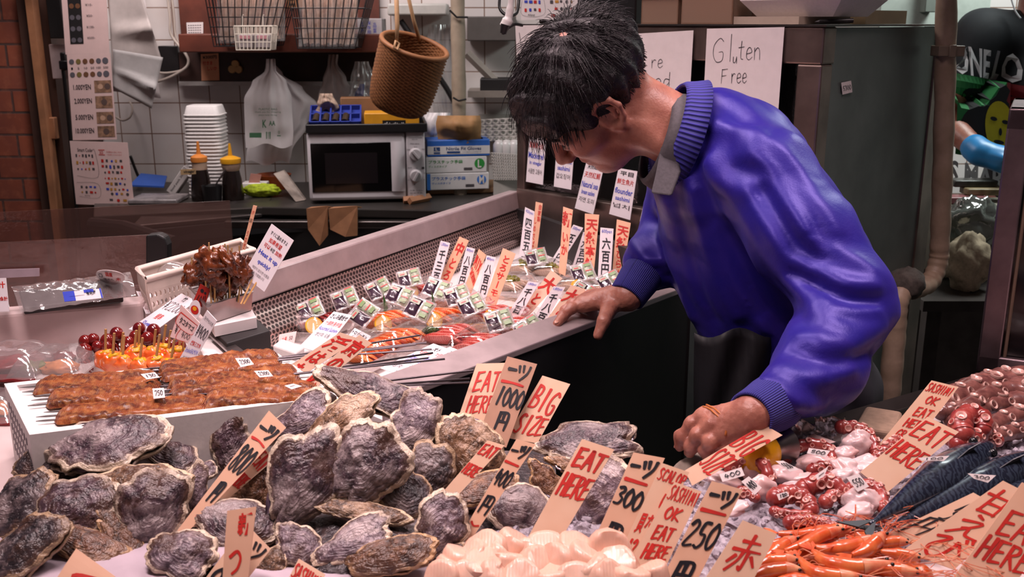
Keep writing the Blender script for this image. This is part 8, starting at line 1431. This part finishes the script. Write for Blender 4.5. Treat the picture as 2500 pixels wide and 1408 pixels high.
def jacket_mat(name='jacket_satin'):
    t = NT(name); co = t.coord(); n = t.noise(co, 14, 4, .55, .6); n2 = t.noise(co, 380, 2); t.set(Base__Color=t.mix(t.ramp(n, [(.3, 0.0), (.75, 1.0)]), '1c1672', '281b72'), Roughness=.42, Sheen__Weight=.15); t.b.inputs['Sheen Tint'].default_value = lin('8a80ff'); t.b.inputs['Specular IOR Level'].default_value = .5; t.b.inputs['Specular Tint'].default_value = lin('a89aff'); ad = t.n('Math', _operation='MULTIPLY_ADD'); t.l(n2, ad.inputs[0]); ad.inputs[1].default_value = .10; t.l(n, ad.inputs[2]); t.bump(ad.outputs[0], .2, .008); return t.m
JK = jacket_mat(); m = MB(); m.add(jk_v, jk_f); o = m.build('jacket', JK, man, smooth=180); sm = o.modifiers.new('s', 'SMOOTH'); sm.iterations = 2; sm.factor = .5
def knit_mat():
    t = NT('ribbed_knit'); uv = t.n('UVMap'); sx = t.n('SeparateXYZ'); t.l(uv.outputs[0], sx.inputs[0]); mm = t.n('Math', _operation='MULTIPLY'); t.l(sx.outputs[0], mm.inputs[0]); mm.inputs[1].default_value = 440.0; si = t.n('Math', _operation='SINE'); t.l(mm.outputs[0], si.inputs[0]); f = t.ramp(si.outputs[0], [(.2, 0.0), (.9, 1.0)]); t.set(Base__Color=t.mix(f, '1c1a66', '332c94'), Roughness=.8); t.bump(si.outputs[0], .5, .002); return t.m
KNIT = knit_mat()
def band(name, path, radii, mat, parent, nu=72, thick=.004, flat=1.0, ref=None):
    vs = []; uvs = []
    ax = (path[-1] - path[0]).normalized(); a = (ref - ax * ref.dot(ax)).normalized() if ref is not None else ax.orthogonal().normalized(); b = ax.cross(a)
    for j, (p, r) in enumerate(zip(path, radii)):
        for i in range(nu): th = 2 * math.pi * i / nu; vs.append(p + a * (r * math.cos(th)) + b * (r * flat * math.sin(th))); uvs.append((i / nu, j / (len(path) - 1)))
    m = MB(); m.add(vs, [(j * nu + i, j * nu + (i + 1) % nu, (j + 1) * nu + (i + 1) % nu, (j + 1) * nu + i) for j in range(len(path) - 1) for i in range(nu)]); o = m.build(name, mat, parent, smooth=180, solid=thick); ul = o.data.uv_layers.new(name='UVMap')
    for li, lp in enumerate(o.data.loops): ul.data[li].uv = uvs[lp.vertex_index]
    return o
cd = (LW - CUN).normalized(); band('cuff', [CUN - cd * .006, CUN + cd * .012, CUN + cd * .035, CUN + cd * .058, CUN + cd * .060], [.037, .036, .033, .0315, .029], KNIT, man)
cd = (RW - CUF).normalized(); band('cuff', [CUF - cd * .006, CUF + cd * .01, CUF + cd * .032, CUF + cd * .052, CUF + cd * .054], [.036, .036, .0335, .032, .029], KNIT, man)
nx = V(.93, .05, -.30).normalized(); c0 = PY(1646, 325, 1.70); band('knit_collar', [c0 - nx * .012, c0 - nx * .006, c0 + nx * .008, c0 + nx * .026], [.080, .085, .090, .098], KNIT, man, 96, .006, 1.0, V(0, 0, 1))
GREYK = M_('polo_grey', '4a454a', .8, var=.12, scale=200, bump=.3); c1 = PY(1616, 342, 1.70); band('polo_collar', [c1 - nx * .012, c1 - nx * .005, c1 + nx * .012, c1 + nx * .03], [.072, .078, .083, .084], GREYK, man, 64, .004, 1.0, V(0, 0, 1))
m = MB(); fl_ = [(1618, 330), (1652, 345), (1660, 420), (1638, 478), (1588, 472), (1600, 420)]
q = [PY(u, v, 1.585 + .0004 * (478 - v)) for u, v in fl_]; m.prism(q, (.004, .008, 0)); m.build('collar_flap', GREYK, man, smooth=0, bevel=.003)
m = MB(); m.add(tr_v, tr_f); m.build('trousers', M_('trousers_dark', '2a2730', .6, var=.1, scale=60), man, smooth=180)
m = MB(); a_ = WST + V(-.10, -.06, .01); pts = [[PY(1695 + 190 * a, 812 + 330 * b + 12 * math.sin(a * 8), 1.615 - .045 * math.sin(math.pi * min(1, a * .8 + .1)) + .01 * math.sin(a * 12 + b * 6)) for a in [i / 12 for i in range(13)]] for b in [j / 14 for j in range(15)]]
m.add([p for r in pts for p in r], [(j * 13 + i, j * 13 + i + 1, (j + 1) * 13 + i + 1, (j + 1) * 13 + i) for j in range(14) for i in range(12)]); m.build('apron', M_('apron_black', '16151a', .6, var=.1), man, smooth=180, solid=.003)
for k in (0, 1):
    f = LEG[k][2]; m = MB(); m.ell(V(f.x - .05, f.y - .02, .055), (.13, .055, .055), nu=20, nv=12); m.build('boot', BLACK, man, smooth=180)
RB = M_('rubber_band', 'b0642e', .5)
for k, (t0, dz) in enumerate(((.0, 0), (.28, .001))):
    P4_ = [kn[0].lerp(fg[0][1], .2 - t0 * .9) + V(0, .004, .0145), kn[0].lerp(kn[1], .5).lerp(LW, t0 * .35) + V(0, 0, .0155), kn[1].lerp(LW, t0 * .35) + V(0, -.002, .0165), kn[1].lerp(kn[2], .5).lerp(LW, t0 * .35) + V(0, -.004, .0155), kn[2].lerp(LW, t0 * .35) + V(0, -.006, .0145), kn[2].lerp(fg[2][1], .3) + V(.004, -.011, .003)]
    m = MB(); m.tube(smooth_path([p + V(0, -.002, .002) for p in P4_], 4), .0014, 6); m.build('rubber_band', RB, man, smooth=180)
NAIL = M_('nail', 'c08a78', .3, var=.03)
for pts, sg in ((rf[0], 1), (fg[0], 1), (fg[1], 1)):
    d = (pts[-1] - pts[-2]).normalized(); n = V(0, -.3, 1); n = (n - d * n.dot(d)).normalized(); m = MB(); m.ell(pts[-1] + n * .0062 + d * .002, (.0055, .0042, .0014), M=frame_M(V(0, 0, 0), d, n), nu=12, nv=8); m.build('fingernail', NAIL, man, smooth=180)
# eyes and eyebrow
for sg in (1, -1):
    m = MB(); c = hw(.0795, .031 * sg, -.0065); m.ell(c, (.0105,) * 3, nu=14, nv=10); e = m.build('eye', M_('eye_dark', '2a1d1a', .15), man, smooth=180)
    m = MB(); m.tube(smooth_path([hw(.094, .014 * sg, .020), hw(.090, .032 * sg, .026), hw(.076, .050 * sg, .020)]), [.002] * 6 + [.0035] * 7, 6); m.build('eyebrow', M_('brow_dark', '1d1513', .8), man, smooth=180)
# hair
def hairline(x, y, z): # >0 inside the hair
    ang = math.atan2(x + .012, abs(y)); t = (ang + math.pi / 2) / math.pi   # 0 back .. 1 front
    lim = -.085 + .07 * t if t < .40 else (-.05 + (t - .4) / .2 * .035 if t < .60 else (-.015 + (t - .6) / .4 * .085))
    if .48 < t < .62: lim -= .012
    return z - lim
def hair_cap(P):
    q = toh(P); th = .011 + .003 * np.sin(q[:, 0] * 70 + 3 * np.sin(q[:, 1] * 40)) * np.sin(q[:, 2] * 60 + 1) + .003 * np.sin(q[:, 0] * 160 + q[:, 1] * 130)
    w = np.array([-.062, .012, .113]); wd = np.linalg.norm(q - w, axis=1); th = th - .0080 * np.exp(-(wd / .026) ** 2); front = np.clip((q[:, 0] - .02) / .06, 0, 1) * np.clip((q[:, 2] - .02) / .06, 0, 1); th = th + .016 * front
    side = np.clip((.03 - q[:, 2]) / .06, 0, 1); th = th - .0085 * side
    d = el(q, (-.022, 0, .035), (.108, .080, .090)) - th; x, y, z = q[:, 0], np.abs(q[:, 1]), q[:, 2]; t = (np.arctan2(x + .012, y) + math.pi / 2) / math.pi
    lim = np.where(t < .40, -.085 + .08 * t, np.where(t < .60, -.050 + (t - .4) / .2 * .039, -.015 + (t - .6) / .4 * .085)); lim = lim - .014 * np.exp(-((t - .55) / .05) ** 2) + .002 * np.sin(t * 60)
    return smax(d, (lim - z) * .9, .004)
hv, hf_ = sdf_mesh([HC.x - .16, HC.y - .15, HC.z - .15], [HC.x + .16, HC.y + .15, HC.z + .16], .0032, hair_cap)
def hair_mat():
    t = NT('black_hair'); co = t.coord(); n = t.noise(co, 60, 5, .6, 1.5); t.set(Base__Color=t.mix(t.ramp(n, [(.4, 0.0), (.75, 1.0)]), '0f0c0f', '2a2228'), Roughness=.42); t.b.inputs['Specular IOR Level'].default_value = .35; t.bump(n, .8, .006); return t.m
HAIR = hair_mat(); m = MB(); m.add(hv, hf_); ho = m.build('hair', HAIR, man, smooth=180)
rnd = random.Random(5); m = MB(); nst = 0; W3 = V(-.062, .012, .113); grav = HM.transposed() @ V(0, 0, -1)
while nst < 2600:
    d = V(rnd.gauss(0, 1), rnd.gauss(0, 1), rnd.gauss(0, 1)).normalized(); p = V(-.022 + .108 * d.x, .080 * d.y, .035 + .090 * d.z)
    if hairline(p.x, p.y, p.z) < 0.004 or p.z < -.085: continue
    wd = (p - W3).length
    if wd < .012 and rnd.random() < .5: continue
    nst += 1; nrm = V(d.x / .108, d.y / .080, d.z / .090).normalized(); out = (p - W3); out = (out - nrm * out.dot(nrm)).normalized(); swirl = nrm.cross(out); low = max(0, min(1, (.085 - p.z - .03 * (p.x > .03)) / .06)); frontal = max(0, min(1, (p.x - .02) / .06)) * max(0, min(1, (p.z - .03) / .05))
    Ls = (.036 + .026 * rnd.random()) * (1 - .86 * low) + .02 * frontal * rnd.random(); dv = (out * .9 + swirl * .25 + nrm * (.35 + .35 * rnd.random()) + V(rnd.gauss(0, .25), rnd.gauss(0, .25), rnd.gauss(0, .25))).normalized(); q = p + nrm * (.004 if low > .5 else .007); pts = [q]
    for j in range(5):
        q = q + dv * (Ls / 5); e = math.sqrt(((q.x + .022) / .116) ** 2 + (q.y / .088) ** 2 + ((q.z - .035) / .098) ** 2); dv = (dv + grav * (.12 + .10 * frontal) + out * .12 + (nrm * .25 if e < 1.02 else nrm * -.12)).normalized(); pts.append(q)
    m.tube([HC + HM @ x for x in pts], [.0008, .0008, .0007, .0006, .0005, .0002], 3, caps=False)
m.build('hair_strands', HAIR, man, smooth=180)
# ================================================================ right hand passage
BE2 = M_('beige_tape', 'b89d89', .5, var=.12, scale=18, bump=.45, bdist=.006, alt='a08872'); SPL = FP(FW + .052, 0, 0)
pt = [PP(2312, -80, SPL, FD), PP(2306, 250, SPL, FD), PP(2296, 560, SPL, FD), PP(2290, 640, SPL, FD), PP(2268, 690, SPL, FD), PP(2226, 708, SPL, FD)]
t = thing('taped_pipe', 'thick pipe wrapped in beige tape running down the fridge side and bending left', 'pipe', PP(2180, 1000, SPL, FD)); sp_ = smooth_path(pt, 10)
top_ = V(pt[0].x, pt[0].y, 2.6); m = MB(); m.tube([top_] + sp_, [.024] + [.0235 + .0012 * math.sin(i * 1.7) for i in range(len(sp_))], 18); m.build('wrapped_run', BE2, t, smooth=180)
pt2 = smooth_path([PP(2205, 706, SPL, FD), PP(2190, 740, SPL, FD), PP(2184, 820, SPL, FD), PP(2172, 960, SPL, FD)], 8); lo_ = V(pt2[-1].x, pt2[-1].y, 0.0); m = MB(); m.tube(pt2 + [lo_], [.026 + .001 * math.sin(i * 2) for i in range(len(pt2))] + [.026], 16); m.build('lower_run', BE2, t, smooth=180)
m = MB(); m.ell(PP(2212, 692, SPL, FD), (.045, .04, .04), nu=24, nv=16, fn=lambda d: 1 + .15 * noise.noise(d * 4)); m.build('dark_joint', M_('lagging_grey', '5b524c', .9, var=.25, scale=60, bump=.6), t, smooth=180)
m = MB(); c = PP(2311, 124, SPL, FD); m.box(c.x - .03, c.x + .03, c.y - .03, c.y + .02, c.z - .012, c.z + .012); m.box(c.x - .008, c.x + .008, c.y - .036, c.y - .03, c.z - .014, c.z + .014); m.build('clip', M_('clip_beige', '8e7c6c', .5), t, bevel=.002)
# ---- steel framed cabinet at the right edge
x0 = PY(2381, 915, 1.66).x; CBZ = 1.312; CM = Matrix.Translation((x0, 1.66, 0)) @ Matrix.Rotation(math.radians(-27.5), 4, 'Z'); t = thing('glass_cabinet', 'steel framed dark glass cabinet standing on the counter at right edge', 'cabinet', CM @ V(.2, .1, TZ)); FR = M_('cabinet_frame', '7d6c70', .35, .85, var=.2, scale=14)
m = MB(); w = .036
for bx_ in ((0, w, 0, .04, TZ, CBZ), (0, .5, 0, .04, CBZ - w, CBZ), (0, .5, 0, .04, TZ, TZ + .03), (0, w, .22, .26, TZ, CBZ), (0, w, 0, .26, CBZ - w, CBZ), (0, w, 0, .26, TZ, TZ + .03)): m.box(*bx_, 0, CM)
m.build('frame', FR, t, bevel=.003); m = MB(); m.box(w, .5, .012, .018, TZ + .03, CBZ - w, 0, CM); m.build('glass', M_('cabinet_glass', '141214', .12, var=0), t); m = MB(); m.box(.004, .5, .04, .25, CBZ - .012, CBZ - .002, 0, CM); m.box(.004, .012, .04, .24, TZ + .03, CBZ - w, 0, CM); m.build('panel', M_('cabinet_panel', '2c2728', .5), t)
m = MB(); m.tube([CM @ V(w + .006, .008, TZ + .03), CM @ V(w + .006, .008, CBZ - w)], .003, 6); m.build('seal', M_('seal_tan', '6b5648', .5), t)
# ---- table with packs behind
t = thing('side_table', 'grey metal side table with packs and cloth behind the fridge', 'table', PY(2380, 900, 2.75)); ta = PY(2300, 735, 2.62); tzq = ta.z
m = MB(); m.box(ta.x - .05, 2.1, 2.62, 3.03, tzq - .03, tzq); m.build('top', STEEL_D, t); m = MB(); m.box(ta.x - .02, ta.x + .02, 2.66, 2.7, 0, tzq - .03); m.box(2.0, 2.04, 2.66, 2.7, 0, tzq - .03); m.box(ta.x - .02, 2.04, 2.98, 3.02, 0, tzq - .03); m.build('legs', STEEL_D, t)
m = MB(); c = PY(2365, 650, 2.75); m.ell(V(c.x, c.y, tzq + .075), (.06, .06, .085), nu=32, nv=22, fn=lambda d: 1 + .25 * noise.noise(d * 2.4) + .1 * noise.noise(d * 6)); tag(m.build('towel', M_('towel_cream', 'a9977f', .9, var=.12, scale=120, bump=.5), smooth=180), 'crumpled cream towel on the side table behind the taped pipe', 'towel')
for i, (u, v, r, lab) in enumerate(((2365, 550, .085, 'large crumpled clear plastic bag above the towel on the side table'), (2345, 590, .05, 'smaller crumpled clear plastic bag beside the taped pipe'))):
    c = PY(u, v, 2.86 + .06 * i); z0 = tzq; m = MB(); m.ell(V(c.x, c.y, c.z), (r, r * .7, r * 1.0), nu=40, nv=28, fn=lambda d: 1 + .3 * noise.noise(d * 2.2 + V(i, 3, 1)) + .15 * noise.noise(d * 6 + V(i, 0, 0))); tag(m.build('plastic_bag', clear_mat('bag_hazy', 'c9cfc8', gloss=.2, rough=.12, haze=.3, hazecol='a5aaa2'), smooth=180), lab, 'bag')
m = MB(); c = PY(2380, 660, 2.9); m.box(c.x - .12, c.x + .25, 2.87, 3.0, tzq, PY(2380, 500, 2.87).z); tag(m.build('stacked_cartons', M_('carton_drab', '8c8878', .6, var=.2, scale=8), bevel=.004), 'drab cartons stacked at the back of side table', 'cartons')
pz_ = PY(2380, 500, 2.87).z
for i, (u, v, mt, lab) in enumerate(((2350, 480, M_('pack_pink', 'a86a6e', .3, var=.3, scale=30), 'pink wrapped food pack under the worker\'s shirt'), (2400, 492, M_('pack_tan', '9c8a68', .4, var=.25, scale=30), 'tan food tray right of the pink wrapped pack'), (2370, 455, M_('pack_dark', '4a4a46', .3, var=.3, scale=30), 'dark wrapped tray behind the pink pack'))):
    c = PY(u, v, 2.9 + .03 * i); m = MB(); m.box(c.x - .06, c.x + .07, 2.875 + .03 * i, 2.935 + .03 * i, pz_ + .001 + .02 * i, pz_ + .021 + .02 * i); tag(m.build('food_pack', mt, bevel=.004), lab, 'pack')
# wall and cupboard behind
m = MB(); pbox(m, 2150, -60, 2420, 72, 3.6, .3); tag(m.build('white_cupboard', M_('cupboard_pale', 'b9c2ba', .4), bevel=.004), 'pale cupboard on the far wall behind the taped pipe', 'cupboard')
m = MB(); pbox(m, 2262, -60, 2290, 30, 3.55, .05); tag(m.build('cupboard_post', M_('post_grey', '7c837c', .4), bevel=.003), 'grey upright post in front of the pale cupboard', 'post')
# ---- worker in the black shirt
KY = 3.25; SK2 = SKIN
wn, ws, wc, ww = PY(2530, 20, KY), PY(2400, 90, KY - .02), PY(2540, 210, KY), PY(2540, 470, KY + .02); wsr = PY(2690, 90, KY); we, wh = PY(2300, 290, KY - .08), PY(2392, 372, KY - .24); hh2 = PY(2560, -120, KY - .02)
def wshirt(P):
    d = chain(P, [wc, ww], [.17, .165], .05); d = smin(d, rc(P, ws, wsr, .082, .082), .06); d = smin(d, rc(P, ws, ws.lerp(we, .55), .072, .066), .05); d = smax(d, -rc(P, wn + V(-.0, -.06, .02), wn + V(0, -.02, .2), .075, .09), .01); return d - .003 * wob(P, .5, 30)
def wskin(P):
    d = chain(P, [wc, ww], [.13, .13], .05); d = smin(d, rc(P, ws, wsr, .06, .06), .05); d = smin(d, chain(P, [ws, we, wh], [.055, .046, .030], .02), .03); d = smin(d, rc(P, wn + V(0, 0, -.05), hh2, .058, .055), .03); d = smin(d, el(P, hh2 + V(0, 0, .05), (.08, .1, .12)), .03); d = smin(d, rc(P, wsr, PY(2750, 330, KY), .055, .045), .03)
    for k in (-.09, .09): d = smin(d, chain(P, [ww + V(k, 0, -.05), V(ww.x + k, KY, .5), V(ww.x + k, KY, .06)], [.09, .07, .05], .03), .04)
    return d
v1, f1 = sdf_mesh([wc.x - .42, KY - .4, .03], [wc.x + .42, KY + .25, hh2.z + .2], .012, wskin); m = MB(); m.add(v1, f1); wk2 = m.build('person', SK2, smooth=180, origin=(ww.x, KY, 0)); tag(wk2, 'person in a black printed T-shirt and blue glove standing behind the fridge', 'person')
v2, f2 = sdf_mesh([wc.x - .42, KY - .4, ww.z - .15], [wc.x + .42, KY + .25, wsr.z + .2], .009, wshirt); m = MB(); m.add(v2, f2); shirt = m.build('shirt', M_('shirt_black', '14171d', .8, var=.12, scale=40), wk2, smooth=180)
m = MB(); m.add(v1, f1); 
def wtr(P):
    d = chain(P, [ww, ww + V(0, 0, -.12)], [.15, .15], .04)
    for k in (-.09, .09): d = smin(d, chain(P, [ww + V(k, 0, -.1), V(ww.x + k, KY, .5), V(ww.x + k, KY, .07)], [.11, .09, .07], .03), .04)
    return smax(d, P[:, 2] - ww.z, .01)
v3, f3 = sdf_mesh([ww.x - .3, KY - .3, 0], [ww.x + .3, KY + .3, ww.z + .05], .014, wtr); m = MB(); m.add(v3, f3); m.build('trousers', M_('trousers_dark', '2a2730', .6), wk2, smooth=180)
GLV = M_('glove_blue', '2f86c4', .4, var=.08, scale=40, bump=.2)
hv2 = wh; gd = V(.8, -.55, -.25).normalized()
def glove(P):
    d = chain(P, [we.lerp(wh, .86), wh, wh + gd * .06], [.040, .036, .040], .02)
    for k in range(4): b = wh + gd * .07 + V(0, .0, .025 - .018 * k); d = smin(d, chain(P, [b, b + gd * .035 + V(0, 0, -.006), b + gd * .055 + V(0, 0, -.022)], [.011, .010, .009], .004), .006)
    d = smin(d, chain(P, [wh + gd * .02 + V(0, -.03, 0), wh + gd * .06 + V(0, -.045, .005)], [.013, .010], .004), .008); return d
v4, f4 = sdf_mesh([wh.x - .12, wh.y - .16, wh.z - .12], [wh.x + .16, wh.y + .12, wh.z + .12], .004, glove); m = MB(); m.add(v4, f4); m.build('glove', GLV, wk2, smooth=180)
m = MB(); mc = hh2 + V(-.02, -.07, -.0); m.ell(mc, (.07, .05, .06), nu=22, nv=16); m.build('face_mask', M_('mask_white', 'c9c9cc', .6), wk2, smooth=180)
m = MB(); m.tube(smooth_path([PY(2467, -10, KY - .10), PY(2478, 25, KY - .11), PY(2492, 45, KY - .12)]), .0025, 6); m.build('mask_strap', M_('mask_white', 'c9c9cc', .6), wk2, smooth=180)
m = MB(); m.ell(hh2 + V(0, .02, .09), (.09, .105, .1), nu=20, nv=14); m.build('hair', HAIR, wk2, smooth=180)
# print on the shirt, laid over the cloth
from mathutils.bvhtree import BVHTree
bt = BVHTree.FromPolygons([tuple(p) for p in v2], f2)
def on_shirt(p, a, b):
    h = bt.ray_cast(p + V(0, -.3, 0), V(0, 1, 0), .8); return (h[0] + V(0, -.010, 0)) if h[0] is not None else p
def print_mesh(nm, mat, items, quad_px, lift=0.0, sub=True):
    Q = Quad(*[PY(u, v, KY - .16) for u, v in quad_px]); Q.fn = lambda p, a, b: on_shirt(p, a, b) + V(0, -lift, 0); l = MB(); lettering(l, Q, items, 0.0); l.build(nm, mat, shirt, smooth=0)
PW = M_('print_white', 'b9b6b8', .7); qp = [(2345, 95), (2620, 150), (2620, 470), (2330, 420)]
print_mesh('white_lettering', PW, [('f', 'ONE', .03, .03, .33, .25, .03), ('f', 'LO', .39, .02, .62, .24, .03)], qp)
print_mesh('white_lettering', PW, [('f', 'S MAR', -.04, .91, .42, 1.08, .03)], qp)
def gridrect(s0, t0, s1, t1, n=12): return [('r', s0 + (s1 - s0) * i / n, t0 + (t1 - t0) * j / n, s0 + (s1 - s0) * (i + 1) / n, t0 + (t1 - t0) * (j + 1) / n) for i in range(n) for j in range(n)]
print_mesh('green_panel', M_('print_dark_green', '1c6b35', .7), gridrect(.0, .25, .42, .86), qp); print_mesh('red_panel', M_('print_dark_red', '7d1f26', .7), gridrect(.42, .25, .8, .86), qp)
def fan(pts, n=5):
    cx = sum(p[0] for p in pts) / len(pts); cy = sum(p[1] for p in pts) / len(pts); return cx, cy
def blob_print(nm, mat, pts, lift):
    Q = Quad(*[PY(u, v, KY - .16) for u, v in qp]); cx, cy = fan(pts); l = MB(); K = len(pts); R_ = 6; vs = []; fs = []
    for r in range(R_ + 1):
        for x, y in pts: a, b = cx + (x - cx) * r / R_, cy + (y - cy) * r / R_; vs.append(on_shirt(Q.at(a, b), a, b) + V(0, -lift, 0))
    for r in range(R_):
        for k in range(K): fs.append((r * K + k, r * K + (k + 1) % K, (r + 1) * K + (k + 1) % K, (r + 1) * K + k))
    l.add(vs, fs); l.build(nm, mat, shirt, smooth=0)
PB = M_('print_black', '0f0e10', .8); PYL = M_('print_yellow', 'b9a512', .7)
blob_print('black_hair_shape', PB, [(.36 + .30 * math.cos(a) * (1 + .1 * math.sin(a * 7)), .55 + .27 * math.sin(a) * (1 + .1 * math.sin(a * 7))) for a in [2 * math.pi * i / 40 for i in range(40)]], .0012)
blob_print('yellow_face_shape', PYL, [(.36 + .12 * math.cos(a) * (1 - .1 * math.sin(a)), .60 + .20 * math.sin(a)) for a in [2 * math.pi * i / 30 for i in range(30)]], .0024)
for nm, (cx, cy, rx, ry) in (('black_eye_shape', (.31, .54, .03, .016)), ('black_eye_shape', (.41, .55, .03, .016)), ('black_mouth_shape', (.36, .71, .045, .016)), ('black_nose_shape', (.37, .63, .014, .03))): blob_print(nm, PB, [(cx + rx * math.cos(a), cy + ry * math.sin(a)) for a in [2 * math.pi * i / 16 for i in range(16)]], .0036)
